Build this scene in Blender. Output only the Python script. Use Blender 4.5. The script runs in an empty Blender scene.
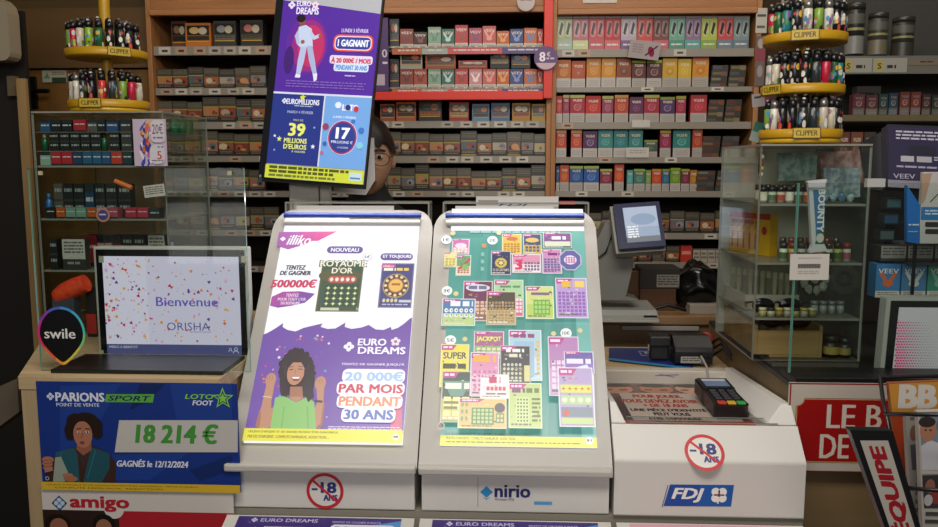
import bpy, math, random
from math import sin, cos, pi, radians, sqrt, atan2
from mathutils import Vector, Matrix
random.seed(7)
SC = bpy.context.scene
COL = SC.collection
# ---------------------------------------------------------------- camera maths
CAM = Vector((0, 0, 1.5)); YAW = radians(2.6); PIT = radians(7); FPX = 800.0
FW = Vector((-sin(YAW)*cos(PIT), cos(YAW)*cos(PIT), -sin(PIT)))
RT = Vector((cos(YAW), sin(YAW), 0)); UP = RT.cross(FW)
def ray(x, y): return FW + RT*((x-469)/FPX) - UP*((y-263.5)/FPX)
def at(x, y, X=None, Y=None, Z=None):
    d = ray(x, y)
    for i, v in enumerate((X, Y, Z)):
        if v is not None: return CAM + d*((v-CAM[i])/d[i])
def onplane(x, y, O, N):
    d = ray(x, y); return CAM + d*((O-CAM).dot(N)/d.dot(N))
def rectat(x0, y0, x1, y1, Y):
    my, mx = (y0+y1)/2, (x0+x1)/2
    return at(x0, my, Y=Y).x, at(x1, my, Y=Y).x, at(mx, y1, Y=Y).z, at(mx, y0, Y=Y).z   # X0 X1 Z0 Z1
# ---------------------------------------------------------------- materials
_M = {}
def lin(h):
    h = h.lstrip('#'); c = [int(h[i:i+2], 16)/255 for i in (0, 2, 4)]
    return tuple(v/12.92 if v <= .04045 else ((v+.055)/1.055)**2.4 for v in c)+(1,)
def mat(h, rough=.5, metal=0, emit=0, spec=.5):
    k = (h, rough, metal, emit, spec)
    if k in _M: return _M[k]
    m = bpy.data.materials.new('paint_'+h.strip('#')); m.use_nodes = True
    b = m.node_tree.nodes['Principled BSDF']
    b.inputs['Base Color'].default_value = lin(h); b.inputs['Roughness'].default_value = rough
    b.inputs['Metallic'].default_value = metal; b.inputs['Specular IOR Level'].default_value = spec
    if emit:
        b.inputs['Emission Color'].default_value = lin(h); b.inputs['Emission Strength'].default_value = emit
        if emit > .7: b.inputs['Base Color'].default_value = tuple(v*.25 for v in lin(h)[:3])+(1,)
    _M[k] = m; return m
def wood(h1, h2, scale=6, axis=2, rough=.5):
    k = ('wood', h1, h2, scale, axis)
    if k in _M: return _M[k]
    m = bpy.data.materials.new('wood_grain'); m.use_nodes = True; nt = m.node_tree; N = nt.nodes; L = nt.links
    b = N['Principled BSDF']; b.inputs['Roughness'].default_value = rough
    tc = N.new('ShaderNodeTexCoord'); mp = N.new('ShaderNodeMapping')
    s = [scale*6]*3; s[axis] = scale*.5; mp.inputs['Scale'].default_value = s
    nz = N.new('ShaderNodeTexNoise'); nz.inputs['Scale'].default_value = 1.0; nz.inputs['Detail'].default_value = 5
    rp = N.new('ShaderNodeValToRGB'); rp.color_ramp.elements[0].color = lin(h1); rp.color_ramp.elements[1].color = lin(h2)
    rp.color_ramp.elements[0].position = .35; rp.color_ramp.elements[1].position = .68
    L.new(tc.outputs['Object'], mp.inputs['Vector']); L.new(mp.outputs[0], nz.inputs['Vector'])
    L.new(nz.outputs['Fac'], rp.inputs[0]); L.new(rp.outputs[0], b.inputs['Base Color'])
    _M[k] = m; return m
def mottled(h1, h2, scale=30, rough=.6):
    k = ('mot', h1, h2, scale)
    if k in _M: return _M[k]
    m = bpy.data.materials.new('mottled'); m.use_nodes = True; nt = m.node_tree; N = nt.nodes; L = nt.links
    b = N['Principled BSDF']; b.inputs['Roughness'].default_value = rough
    tc = N.new('ShaderNodeTexCoord'); nz = N.new('ShaderNodeTexNoise'); nz.inputs['Scale'].default_value = scale
    rp = N.new('ShaderNodeValToRGB'); rp.color_ramp.elements[0].color = lin(h1); rp.color_ramp.elements[1].color = lin(h2)
    rp.color_ramp.elements[0].position = .4; rp.color_ramp.elements[1].position = .6
    L.new(tc.outputs['Object'], nz.inputs['Vector']); L.new(nz.outputs['Fac'], rp.inputs[0]); L.new(rp.outputs[0], b.inputs['Base Color'])
    _M[k] = m; return m
def glassy(tint='f4f8f6', gloss=1.0, opac=0.0):
    k = ('gl', tint, gloss, opac)
    if k in _M: return _M[k]
    m = bpy.data.materials.new('clear_acrylic'); m.use_nodes = True; nt = m.node_tree; N = nt.nodes; L = nt.links
    N.clear(); out = N.new('ShaderNodeOutputMaterial'); mx = N.new('ShaderNodeMixShader')
    tr = N.new('ShaderNodeBsdfTransparent'); tr.inputs[0].default_value = lin(tint)
    gl = N.new('ShaderNodeBsdfGlossy'); gl.inputs['Roughness'].default_value = .03; gl.inputs[0].default_value = (gloss,)*3+(1,)
    lw = N.new('ShaderNodeLayerWeight'); lw.inputs['Blend'].default_value = .5; pw = N.new('ShaderNodeMath'); pw.operation = 'POWER'; pw.inputs[1].default_value = 5
    fr = N.new('ShaderNodeMath'); fr.operation = 'MULTIPLY_ADD'; fr.inputs[1].default_value = .6; fr.inputs[2].default_value = .025; L.new(lw.outputs['Facing'], pw.inputs[0]); L.new(pw.outputs[0], fr.inputs[0])
    L.new(fr.outputs[0], mx.inputs[0]); L.new(tr.outputs[0], mx.inputs[1]); L.new(gl.outputs[0], mx.inputs[2])
    if opac:
        df = N.new('ShaderNodeBsdfDiffuse'); df.inputs[0].default_value = (.72, .68, .6, 1); m2 = N.new('ShaderNodeMixShader'); m2.inputs[0].default_value = opac
        L.new(mx.outputs[0], m2.inputs[1]); L.new(df.outputs[0], m2.inputs[2]); L.new(m2.outputs[0], out.inputs[0])
    else: L.new(mx.outputs[0], out.inputs[0])
    _M[k] = m; return m
GLASS = glassy(); GEDGE = mat('#6f9c8c', .2); AEDGE = mat('#8a877e', .3)
# ---------------------------------------------------------------- mesh building
class MB:
    def __init__(s): s.v = []; s.f = []; s.m = []; s.sm = []; s.mats = []
    def mi(s, m):
        if m not in s.mats: s.mats.append(m)
        return s.mats.index(m)
    def add(s, vs, fs, m, smooth=False):
        o = len(s.v); s.v += [Vector(p) for p in vs]; i = s.mi(m)
        for f in fs: s.f.append([a+o for a in f]); s.m.append(i); s.sm.append(smooth)
        return s
    def box(s, x0, x1, y0, y1, z0, z1, m, sides=None):
        vs = [(x, y, z) for z in (z0, z1) for y in (y0, y1) for x in (x0, x1)]
        fs = [(0, 2, 3, 1), (4, 5, 7, 6), (0, 1, 5, 4), (2, 6, 7, 3), (0, 4, 6, 2), (1, 3, 7, 5)]  # bottom top front back left right
        if sides is None: return s.add(vs, fs, m)
        d = (z1-z0, y1-y0, x1-x0); i = 2*d.index(min(d)); return s.add(vs, fs[i:i+2], m).add(vs, fs[:i]+fs[i+2:], sides)
    def prism(s, pts, vec, m, side=None):
        n = len(pts); vec = Vector(vec); P = [Vector(p) for p in pts]; vs = P+[p+vec for p in P]
        s.add(vs, [list(range(n))[::-1], list(range(n, 2*n))], m)
        return s.add(vs, [(i, (i+1) % n, n+(i+1) % n, n+i) for i in range(n)], side or m)
    def tube(s, pts, r, m, n=8, rr=None):
        P = [Vector(p) for p in pts]; vs = []; k = len(P)
        for i, p in enumerate(P):
            t = (P[min(i+1, k-1)]-P[max(i-1, 0)]).normalized()
            a = t.cross(Vector((0, 0, 1)) if abs(t.z) < .9 else Vector((1, 0, 0))).normalized(); b = t.cross(a)
            q = rr[i] if rr else r
            vs += [p+a*(q*cos(2*pi*j/n))+b*(q*sin(2*pi*j/n)) for j in range(n)]
        fs = [(i*n+j, i*n+(j+1) % n, (i+1)*n+(j+1) % n, (i+1)*n+j) for i in range(k-1) for j in range(n)]
        s.add(vs, fs, m, True)
        return s.add(vs[:n]+vs[-n:], [list(range(n))[::-1], list(range(n, 2*n))], m)
    def lathe(s, prof, c, m, n=24, smooth=True, a0=0, a1=2*pi):
        c = Vector(c); full = abs(a1-a0-2*pi) < 1e-6; k = n if full else n+1
        vs = [c+Vector((r*cos(a0+(a1-a0)*j/n), r*sin(a0+(a1-a0)*j/n), z)) for r, z in prof for j in range(k)]
        fs = [(i*k+j, i*k+(j+1) % k, (i+1)*k+(j+1) % k, (i+1)*k+j) for i in range(len(prof)-1) for j in range(k if full else n)]
        return s.add(vs, fs, m, smooth)
    def ball(s, c, r, m, n=16, k=10, fn=None):
        c = Vector(c); r = Vector(r) if hasattr(r, '__len__') else Vector((r, r, r)); vs = []
        for i in range(k+1):
            t = pi*i/k
            for j in range(n):
                d = Vector((sin(t)*cos(2*pi*j/n), sin(t)*sin(2*pi*j/n), cos(t)))
                p = Vector((d.x*r.x, d.y*r.y, d.z*r.z)); vs.append(c+(fn(d, p) if fn else p))
        fs = [(i*n+j, (i+1)*n+j, (i+1)*n+(j+1) % n, i*n+(j+1) % n) for i in range(k) for j in range(n)]
        return s.add(vs, fs, m, True)
    def build(s, name, parent=None, bevel=0, loc=None):
        me = bpy.data.meshes.new(name)
        inv = parent_world(parent).inverted() if parent else Matrix.Translation(Vector(loc)).inverted() if loc is not None else Matrix()
        me.from_pydata([inv @ p for p in s.v], [], s.f)
        for m in s.mats: me.materials.append(m)
        me.polygons.foreach_set('material_index', s.m); me.polygons.foreach_set('use_smooth', s.sm)
        me.validate(); me.update()
        o = bpy.data.objects.new(name, me); COL.objects.link(o)
        if parent: o.parent = parent
        elif loc is not None: o.location = loc
        if bevel:
            b = o.modifiers.new('edge', 'BEVEL'); b.width = bevel; b.segments = 2; b.limit_method = 'ANGLE'; b.angle_limit = radians(40)
        return o
def parent_world(o):
    M = Matrix.LocRotScale(o.location, o.rotation_euler, o.scale)
    return parent_world(o.parent) @ M if o.parent else M
def mixc(h, g, f): return '#'+''.join('%02x' % int(int(h[i:i+2], 16)*(1-f)+int(g[i:i+2], 16)*f) for i in (1, 3, 5))
def tag(o, label, cat, group=None):
    o['label'] = label; o['category'] = cat
    if group: o['group'] = group
    return o
def struct(o): o['kind'] = 'structure'; return o
def thing(name, label, cat, loc, group=None, rot=(0, 0, 0)):
    o = bpy.data.objects.new(name, None); COL.objects.link(o); o.location = loc; o.rotation_euler = rot; o.empty_display_size = .05
    return tag(o, label, cat, group)
def dup(root, loc, rot=None, label=None, group=None):
    r = root.copy(); COL.objects.link(r); r.location = loc
    if rot is not None: r.rotation_euler = rot
    if label: r['label'] = label
    if group: r['group'] = group
    for ch in list(root.children):
        c = ch.copy(); COL.objects.link(c); c.parent = r
        for g in list(ch.children):
            d = g.copy(); COL.objects.link(d); d.parent = c
    return r
# ---------------------------------------------------------------- printed matter
_T = {}
def textgeo(t, bold, shear):
    k = (t, shear)
    if k in _T: return _T[k]
    cu = bpy.data.curves.new('t', 'FONT'); cu.body = t; cu.shear = shear; cu.resolution_u = 2
    ob = bpy.data.objects.new('t', cu); me = bpy.data.meshes.new_from_object(ob)
    V = [(v.co.x, v.co.y) for v in me.vertices]; F = [list(p.vertices) for p in me.polygons]
    bpy.data.objects.remove(ob); bpy.data.meshes.remove(me); bpy.data.curves.remove(cu)
    x0 = min(v[0] for v in V); x1 = max(v[0] for v in V); y0 = min(v[1] for v in V); y1 = max(v[1] for v in V)
    _T[k] = ([((a-x0)/(x1-x0), (b-y0)/max(1e-6, y1-y0)) for a, b in V], F); return _T[k]
class Canvas:
    """flat print: u along U, v along V (metres) on a plane; every draw lies a hair above the last"""
    def __init__(s, O, U, V, emit=0, rough=.45, eps=.00008):
        s.O = Vector(O); s.U = Vector(U).normalized(); s.V = Vector(V).normalized(); s.N = s.U.cross(s.V); s.mb = MB(); s.k = 1; s.emit = emit; s.rough = rough; s.eps = eps
    def p(s, u, v): return s.O+s.U*u+s.V*v+s.N*(s.k*s.eps)
    def px(s, x, y):
        q = onplane(x, y, s.O, s.N)-s.O; return q.dot(s.U), q.dot(s.V)
    def R(s, x0, y0, x1, y1):
        mx, my = (x0+x1)/2, (y0+y1)/2
        return s.px(x0, my)[0], s.px(mx, y1)[1], s.px(x1, my)[0], s.px(mx, y0)[1]
    wash = 0  # share of white mixed into the print colours, painting in glare and haze
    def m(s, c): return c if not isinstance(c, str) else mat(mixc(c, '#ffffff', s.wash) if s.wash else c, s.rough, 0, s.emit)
    def poly(s, pts, c):
        s.mb.add([s.p(*q) for q in pts], [list(range(len(pts)))], s.m(c)); s.k += 1
    def pp(s, pts, c): s.poly([s.px(*q) for q in pts][::-1], c)         # pixel outline given clockwise on the photo
    def rect(s, r, c): u0, v0, u1, v1 = r; s.poly([(u0, v0), (u1, v0), (u1, v1), (u0, v1)], c)
    def rr(s, r, c, rad=.3):
        u0, v0, u1, v1 = r; q = rad*min(u1-u0, v1-v0); P = []
        for cx, cy, a in ((u1-q, v0+q, -90), (u1-q, v1-q, 0), (u0+q, v1-q, 90), (u0+q, v0+q, 180)):
            P += [(cx+q*cos(radians(a+t)), cy+q*sin(radians(a+t))) for t in (0, 22, 45, 68, 90)]
        s.poly(P, c)
    def ell(s, cu, cv, a, b, c, n=20, rot=0):
        s.poly([(cu+a*cos(t)*cos(rot)-b*sin(t)*sin(rot), cv+a*cos(t)*sin(rot)+b*sin(t)*cos(rot)) for t in (2*pi*i/n for i in range(n))], c)
    def ring(s, cu, cv, r0, r1, c, n=40, a0=0, a1=2*pi, asp=1):
        vs = []
        for i in range(n+1):
            t = a0+(a1-a0)*i/n; vs += [s.p(cu+r0*cos(t)*asp, cv+r0*sin(t)), s.p(cu+r1*cos(t)*asp, cv+r1*sin(t))]
        s.mb.add(vs, [(2*i, 2*i+1, 2*i+3, 2*i+2) for i in range(n)], s.m(c)); s.k += 1
    def line(s, a, b, w, c):
        d = Vector((b[0]-a[0], b[1]-a[1])).normalized()*w/2; s.poly([(a[0]+d.y, a[1]-d.x), (b[0]+d.y, b[1]-d.x), (b[0]-d.y, b[1]+d.x), (a[0]-d.y, a[1]+d.x)], c)
    def star(s, cu, cv, r, c, n=5, q=.42, rot=pi/2):
        s.poly([(cu+(r if i % 2 == 0 else r*q)*cos(rot+pi*i/n), cv+(r if i % 2 == 0 else r*q)*sin(rot+pi*i/n)) for i in range(2*n)], c)
    def text(s, t, r, c, bold=.012, shear=0, ang=0):
        u0, v0, u1, v1 = r; V, F = textgeo(t, bold, shear); b = max(0, bold)*1.25*(v1-v0); w, h = u1-u0-2*b, v1-v0-b; cu, cv = (u0+u1)/2, (v0+v1)/2
        for ox, oy in ([(0, 0)] if b == 0 else [(-b, 0), (b, 0)] if bold < .025 else [(-b, -b*.5), (b, -b*.5), (-b, b*.5), (b, b*.5), (0, 0)]):
            A = []
            for a, q in V:
                x, y = (a-.5)*w+ox, (q-.5)*h+oy; A.append(s.p(cu+x*cos(ang)-y*sin(ang), cv+x*sin(ang)+y*cos(ang)))
            s.mb.add(A, F, s.m(c)); s.k += .12
        s.k += .6
    def lines(s, r, c, n=2, fill=.5):                                   # rows of print too small to read
        u0, v0, u1, v1 = r; h = (v1-v0)/n; rnd = random.Random(int(u0*1e5))
        for i in range(n):
            u = u0; top = v1-i*h
            while u < u1-.02*(u1-u0):
                w = min(rnd.uniform(.5, 2.2)*h*1.4, u1-u); s.rect((u, top-h*fill, u+w, top), c); s.k -= 1; u += w+h*.35
        s.k += 1
    def grid(s, r, nx, ny, c, fill=.6, shape='r'):
        u0, v0, u1, v1 = r; dx, dy = (u1-u0)/nx, (v1-v0)/ny
        for i in range(nx):
            for j in range(ny):
                cu, cv = u0+(i+.5)*dx, v0+(j+.5)*dy
                if shape == 'e': s.ell(cu, cv, dx*fill/2, dy*fill/2, c, 8)
                elif shape == 's': s.star(cu, cv, min(dx, dy)*fill/2, c, 4)
                else: s.rect((cu-dx*fill/2, cv-dy*fill/2, cu+dx*fill/2, cv+dy*fill/2), c)
                s.k -= 1
        s.k += 1
    def clover(s, cu, cv, r, c='#ffffff', c2='#d03030'):                # diamond emblem of four petals
        for a in (0, 90, 180, 270):
            s.ell(cu+.5*r*cos(radians(a)), cv+.5*r*sin(radians(a)), r*.42, r*.42, c, 10); s.k -= 1
        s.k += 1; s.rect((cu-r*.16, cv-r*.16, cu+r*.16, cv+r*.16), c2)
    def build(s, name, parent=None, loc=None): return s.mb.build(name, parent, loc=loc)
ORD = 'first second third fourth fifth sixth seventh eighth ninth tenth eleventh twelfth thirteenth fourteenth fifteenth sixteenth seventeenth eighteenth nineteenth twentieth'.split()
WOOD = wood('#925f33', '#aa7444', 5, 0); WOODV = wood('#9c683a', '#b47e4c', 5, 2); PALE = wood('#a8906c', '#bfa780', 5, 2); PALEX = wood('#a8906c', '#bfa780', 5, 0)
WHITE = mat('#cfccc6', .45); BLACK = mat('#0c0c0e', .4); GREY = mat('#8f8c86', .45); STEEL = mat('#9a968e', .4)
# ================================================================ SETTING
def slab(name, x0, x1, y0, y1, z0, z1, m): return struct(MB().box(x0, x1, y0, y1, z0, z1, m).build(name))
slab('floor', -3.2, 3.2, -3, 3.7, -.05, 0, mottled('#2a241c', '#33291d', 8))
slab('wall_back', -3.2, 3.2, 3.45, 3.55, 0, 2.9, mat('#5a4630', .8))
slab('wall_left', -3.25, -3.2, -3, 3.6, 0, 2.9, mat('#3a2e20', .8))
slab('ceiling', -3.2, 3.2, 2.2, 3.7, 2.9, 2.95, mat('#6a5a46', .9))
D1 = MB().box(-1.95, -1.36, 3.12, 3.16, 0, 1.87, wood('#6e4d22', '#855c2a', 3, 2)).build('door_1'); struct(D1)
hd = MB(); p = at(32, 92, Y=3.1); hd.box(p.x-.012, p.x+.012, 3.105, 3.119, p.z-.06, p.z+.06, BLACK); hd.tube([(p.x, 3.11, p.z), (p.x, 3.06, p.z), (p.x+.09, 3.06, p.z)], .009, BLACK)
hd.build('door_handle', D1)
struct(MB().box(-1.95, -1.36, 3.1, 3.14, 1.875, 2.1, wood('#5c4424', '#6a4e2a', 2, 0)).build('trim_1'))
struct(MB().box(-1.95, -1.36, 3.14, 3.18, 2.1, 2.6, wood('#463418', '#54401f', 2, 0)).build('trim_2'))
a = at(20, 88, Y=2.55); b = at(30, 368, Y=2.55)
struct(MB().box(a.x-.012, a.x+.018, 2.55, 2.565, 0, a.z+.03, wood('#94754a', '#a88858', 4, 2)).build('trim_3'))
struct(MB().box(-3.2, a.x-.02, 2.62, 2.64, 0, 2.0, mat('#17120c', .7)).build('wall_dark_recess'))
# door sign
X0, X1, Z0, Z1 = rectat(40, 70, 64, 82, 3.1); c = Canvas((X0, 3.115, Z0), (1, 0, 0), (0, 0, 1)); w, h = X1-X0, Z1-Z0
s = MB().box(X0, X1, 3.115, 3.12, Z0, Z1, mat('#b9b3a0')).build('door_sign', loc=((X0+X1)/2, 3.115, Z0)); tag(s, 'small white and green notice stuck on the brown wooden door', 'sign')
c.rect((0, 0, w, h), '#b4ae9c'); c.rect((w*.4, 0, w, h*.42), '#2c4a34'); c.star(w*.2, h*.5, h*.35, '#5a8a5a', 3); c.lines((w*.42, h*.55, w*.95, h*.9), '#7a7464', 2); c.build('sign_print', s)
# cream dispenser on the dark recess
X0, X1, Z0, Z1 = rectat(-34, 0, 20, 63, 2.56)
m = MB(); P = []
r = .05
for cx, cz, a0 in ((X1-r, Z1-r, 90), (X1-r*.5, Z0+r*.5, 0)):
    q = r if a0 == 90 else r*.5
    for t in (0, 30, 60, 90): P.append((cx+q*cos(radians(a0-t)), 2.5, cz+q*sin(radians(a0-t))))
P = [(X0, 2.5, Z0), (X0, 2.5, Z1+.04)]+P
o = thing('paper_dispenser', 'cream rounded plastic dispenser mounted beside the dark door opening', 'dispenser', ((X0+X1)/2, 2.5, Z0))
m.prism(P, (0, .06, 0), mat('#9a8f78', .35)); m.build('cover', o, .02)
MB().ball((X1-.055, 2.498, Z1-.13), (.012, .006, .012), BLACK).build('lock', o)
X0, X1, Z0, Z1 = rectat(8, 76, 16, 96, 2.6)
MB().box(X0, X1, 2.595, 2.619, Z0, Z1, mat('#6a5c44', .4)).build('light_switch', loc=(X0, 2.6, Z0)); tag(bpy.data.objects['light_switch'], 'small beige light switch under the cream dispenser', 'switch')

# ================================================================ TOBACCO SHELVING
YF = 3.05
def zy(y, Y=YF, x=469): return at(x, y, Y=Y).z
BAYS = {}
def bay(key, xl, xr, strips, ytop, label, name='shelving_unit', last=None):
    xs = at(xl, 100, Y=YF).x, at(xr, 100, Y=YF).x; xm = (xl+xr)/2
    t = thing(name, label, 'shelving', ((xs[0]+xs[1])/2, YF+.1, 0), 'tobacco shelving bays'); zt = zy(ytop, x=xm)
    for k, x in enumerate(xs): MB().box(x-.009, x+.009, YF-.02, YF+.33, 0, zt+.25, WOODV).build('side_panel', t, .002)
    MB().box(xs[0]+.0095, xs[1]-.0095, YF+.3, YF+.33, 0, zt, mat('#2e2417', .8)).build('back_panel', t)
    MB().box(xs[0]+.0095, xs[1]-.0095, YF-.02, YF+.33, zt, zt+.25, WOOD).build('top_panel', t, .002)
    MB().box(xs[0]+.0095, xs[1]-.0095, YF-.03, YF-.005, zt-.022, zt-.001, wood('#a06c40', '#b47c4c', 5, 0)).build('edge_moulding', t, .003)
    lv = []
    for (ya, yb) in strips:
        za, zb = zy(ya, x=xm), zy(yb, x=xm)
        sh = MB().box(xs[0]+.0105, xs[1]-.0105, YF+.002, YF+.298, za-.02, za-.004, mat('#4c463c', .5)).build('shelf', t)
        st = MB().box(xs[0]+.0105, xs[1]-.0105, YF-.006, YF+.001, zb, za, mat('#8d8579', .4))
        c = Canvas((xs[0], YF-.0062, zb), (1, 0, 0), (0, 0, 1)); c.mb = st; h = za-zb; u = .03; rn = random.Random(int(ya*7+xl))
        while u < xs[1]-xs[0]-.07:
            if rn.random() < (.35 if key == 'R' else .85):
                c.rect((u, h*.1, u+.045, h*.92), rn.choice(['#b8b0a2', '#aaa294', '#c2bbae', '#b0917a'])); c.rect((u+.012, h*.35, u+.034, h*.62), '#38322a'); c.k = 1
            u += .0575+rn.choice([0, 0, .006, .014])
        st.build('price_strip', sh)
        lv.append(za-.0035)
    BAYS[key] = lv, xs
bay('L', 154, 362, [(46, 55), (88, 95), (122, 129), (156, 162), (191, 197), (230, 236), (266, 272)], 10, 'wooden tobacco shelving bay standing next to the brown door')
bay('C', 369, 548.5, [(46, 48), (87, 89), (121, 128), (156, 163), (191, 197), (230, 236), (266, 272)], 8, 'wooden tobacco shelving bay behind the clerk and the red vape frame')
bay('R', 553.4, 754.4, [(49, 57), (87, 92), (122, 129), (157, 163), (191, 197), (233, 239), (262, 268)], 9, 'wooden vape shelving bay behind the small blue terminal screen')
# ---- packs: unit meshes scaled on the object
_P = {}
def unit(key, body, draw, sides=None):
    if key not in _P:
        c = Canvas((-.5, 0, 0), (1, 0, 0), (0, 0, 1), rough=.35, eps=.004)
        c.mb.box(-.5, .5, 0, 1, 0, 1, mat(body), mat(sides) if sides else None); draw(c)
        o = c.mb.build('tmp'); _P[key] = o.data; bpy.data.objects.remove(o)
    return _P[key]
PIC = ['#b8683a', '#a89a78', '#8e3a2c', '#c0b49a', '#6f7480', '#c08a5a', '#7d5a4a', '#b0a04a', '#9a4a30', '#8c8a90', '#b87a6a', '#5c6a70', '#c8b890', '#a05a3a']
def cig(i):
    rn = random.Random(100+i); col = mixc(PIC[i % len(PIC)], '#2c251c', .18)
    def d(c):
        c.rect((0, .64, 1, 1), ['#4f493d', '#464135', '#585144', '#39342a'][i % 4]); c.lines((.08, .72, .92, .92), '#756e60', 3, .35)
        c.rect((0, .6, 1, .645), '#a08c3c' if i % 3 else '#3a352c')
        v = .28 if i % 2 else .22
        c.rect((.03, v, .97, .6), col); b = PIC[(i*5+3) % len(PIC)]
        c.ell(rn.uniform(.3, .7), (v+.6)/2, rn.uniform(.15, .3), .13, b, 12); c.ell(rn.uniform(.2, .8), (v+.6)/2-.04, .1, .07, '#2c2420', 10)
        c.ell(rn.uniform(.2, .8), v+.1, .18, .05, PIC[(i*3+1) % len(PIC)], 10)
        c.rect((.03, .1, .97, v-.02), '#1c1812'); c.lines((.1, .12, .9, v-.04), '#8a8272', 2)
        if i % 5 == 1: c.rect((.03, .06, .97, .1), '#b09a3a')
    return unit(('cig', i), '#2b261e', d, '#37322a')
def vuse(main, bot='#b9b2aa', top=None, txt='#d8c8b4', alt=None):
    def d(c):
        c.rect((0, 0, 1, .36), bot); c.lines((.12, .06, .88, .26), '#8f8880', 3, .4)
        if top: c.rect((0, .9, 1, 1), top)
        a_ = mixc(main, alt or '#d8b49a', .6); c.ring(.5, .57, .08, .13, a_, 20, asp=2); c.ell(.5, .57, .1, .05, mixc(main, '#ffffff', .2), 12); c.ell(.62, .66, .2, .05, mixc(main, a_, .5), 10)
        c.text('vuse', (.18, .76, .82, .86), txt, .03)
    return unit(('vu', main, bot, top, alt), main, d, main)
def veev(main, alt):
    def d(c):
        c.poly([(.1, .75), (.5, .3), (.9, .75), (.72, .75), (.5, .5), (.28, .75)], alt); c.ell(.5, .42, .22, .1, alt, 12)
        c.rect((0, 0, 1, .2), '#cfc4b8'); c.lines((.1, .05, .9, .16), '#6a625a', 2, .4); c.text('VEEV', (.08, .72, .92, .86), '#eadfd6', .02)
    return unit(('ve', main, alt), main, d, main)
def puff(main, bot):
    def d(c):
        c.rect((0, 0, 1, .3), bot); c.lines((.15, .1, .85, .2), '#d8d0c8', 1)
        for u in (.1, .56):
            c.rr((u, .4, u+.36, .86), mixc(main, '#e0d8d0', .35), .3); c.line((u+.1, .47), (u+.26, .8), .15, '#1c1618')
            c.ell(u+.26, .47, .05, .04, main, 8)
        c.rect((0, .93, 1, 1), '#b8aca0')
    return unit(('pu', main, bot), main, d, main)
def pouch(main, pic, band):
    def d(c):
        c.rect((.06, .5, .94, .9), '#1f1b16'); c.ell(.35, .7, .2, .14, pic, 12); c.ell(.68, .68, .17, .15, PIC[len(main+pic) % 14 if pic < '#8' else 3], 12)
        c.rect((.06, .3, .94, .48), band); c.lines((.1, .33, .9, .46), '#1a1612', 2); c.rect((.06, .24, .94, .28), '#c8a040')
    return unit(('po', main, pic, band), main, d, main)
def flat(i):
    def d(c): c.lines((.06, .25, .94, .8), mixc(PIC[(i*3) % 14], '#241d16', .45), 1, .8); c.rect((.6, .1, .96, .9), mixc(PIC[(i+5) % 14], '#2a2018', .5) if i % 2 else '#3a362e')
    return unit(('fl', i), '#2b2721', d, '#3c3830')
NAMES = {'#b8683a': 'orange', '#a89a78': 'sand', '#8e3a2c': 'dark red', '#c0b49a': 'cream', '#6f7480': 'slate', '#c08a5a': 'tan', '#7d5a4a': 'brown', '#b0a04a': 'mustard', '#9a4a30': 'rust', '#8c8a90': 'grey', '#b87a6a': 'pink', '#5c6a70': 'blue-grey', '#c8b890': 'beige', '#a05a3a': 'copper'}
ENDS = {'L': 'the door end', 'C': "the clerk's end", 'R': 'the red frame'}
ROWN = {'L': ['top', 'second', 'third', 'fourth', 'fifth', 'sixth'], 'C': ['upper framed', 'lower framed', 'third', 'fourth', 'fifth'], 'R': ['top', 'second', 'third', 'fourth', 'fifth', 'sixth']}
BAYN = {'L': 'door bay', 'C': "clerk's bay", 'R': 'vape bay'}
def put(mesh, name, label, cat, group, x0, x1, ytop, zb, depth, Y=YF+.012, ry=0, rz=0, h=None):
    my = ytop+8; a, b = at(x0, my, Y=Y).x, at(x1, my, Y=Y).x
    o = bpy.data.objects.new(name, mesh); COL.objects.link(o); H = h or at((x0+x1)/2, ytop, Y=Y).z-zb
    o.location = ((a+b)/2, Y, zb); o.scale = ((b-a)*.975, depth, H); o.rotation_euler = (0, ry, rz)
    return tag(o, label, cat, group)
def cigrow(key, r, xs, tops, seed):
    zb = BAYS[key][0][r]; xs = list(xs)
    for n in range(len(xs)-1):
        i = (seed*5+n*3) % 14; t = tops[n] if hasattr(tops, '__len__') else tops
        col = NAMES[PIC[i]]
        put(cig(i), 'cigarette_pack', f"olive cigarette pack with {col} picture, {ORD[n]} from {ENDS[key]}, {ROWN[key][r]} shelf, {BAYN[key]}", 'cigarettes', f'cigarette packs on the {ROWN[key][r]} shelf of the {BAYN[key]}', xs[n], xs[n+1], t, zb, .024)
# door bay
for n, (x0, x1, yt, main, pic, band, d, rz) in enumerate([(171, 187, 21, '#7a3f1c', '#8c6a4a', '#2a241c', 'rust tobacco box half hidden by the orange one', .1), (185, 211, 23, '#c06a18', '#c8a868', '#3a3228', 'bright orange tobacco box with a dark picture', 0), (213, 236, 21, '#33322f', '#8c9094', '#6a655a', 'dark grey tobacco box with a pale picture', 0), (240, 263, 20, '#2a251f', '#c07068', '#5a5040', 'black tobacco box with a small pink picture', 0)]):
    put(pouch(main, pic, band), 'tobacco_box', d+' on the top shelf', 'tobacco box', 'tobacco boxes on the top shelf', x0, x1, yt, BAYS['L'][0][0], .05, Y=YF+(.065 if n == 0 else .012), rz=rz*0)
cigrow('L', 1, (157, 172.5, 188, 203.5, 219, 235, 250, 266), (69, 69, 67, 68, 69, 68, 66), 1)
cigrow('L', 2, (158, 172.5, 187, 202.5, 219, 236, 251, 266), (101, 101, 102, 97, 97, 99, 99), 2)
cigrow('L', 3, (158, 171, 184, 201, 218, 234, 249, 265), (133, 134, 133, 131, 133, 134, 134), 3)
cigrow('L', 4, (158, 173, 188, 203, 218, 233, 249, 265), (170, 169, 169, 168, 170, 169, 170), 4)
cigrow('L', 5, (160, 175, 190, 205, 220, 235, 250, 264, 279), 207, 5)
cigrow('L', 6-0, (176, 191, 206, 221, 236, 251, 265), 244, 6) if False else None
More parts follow.
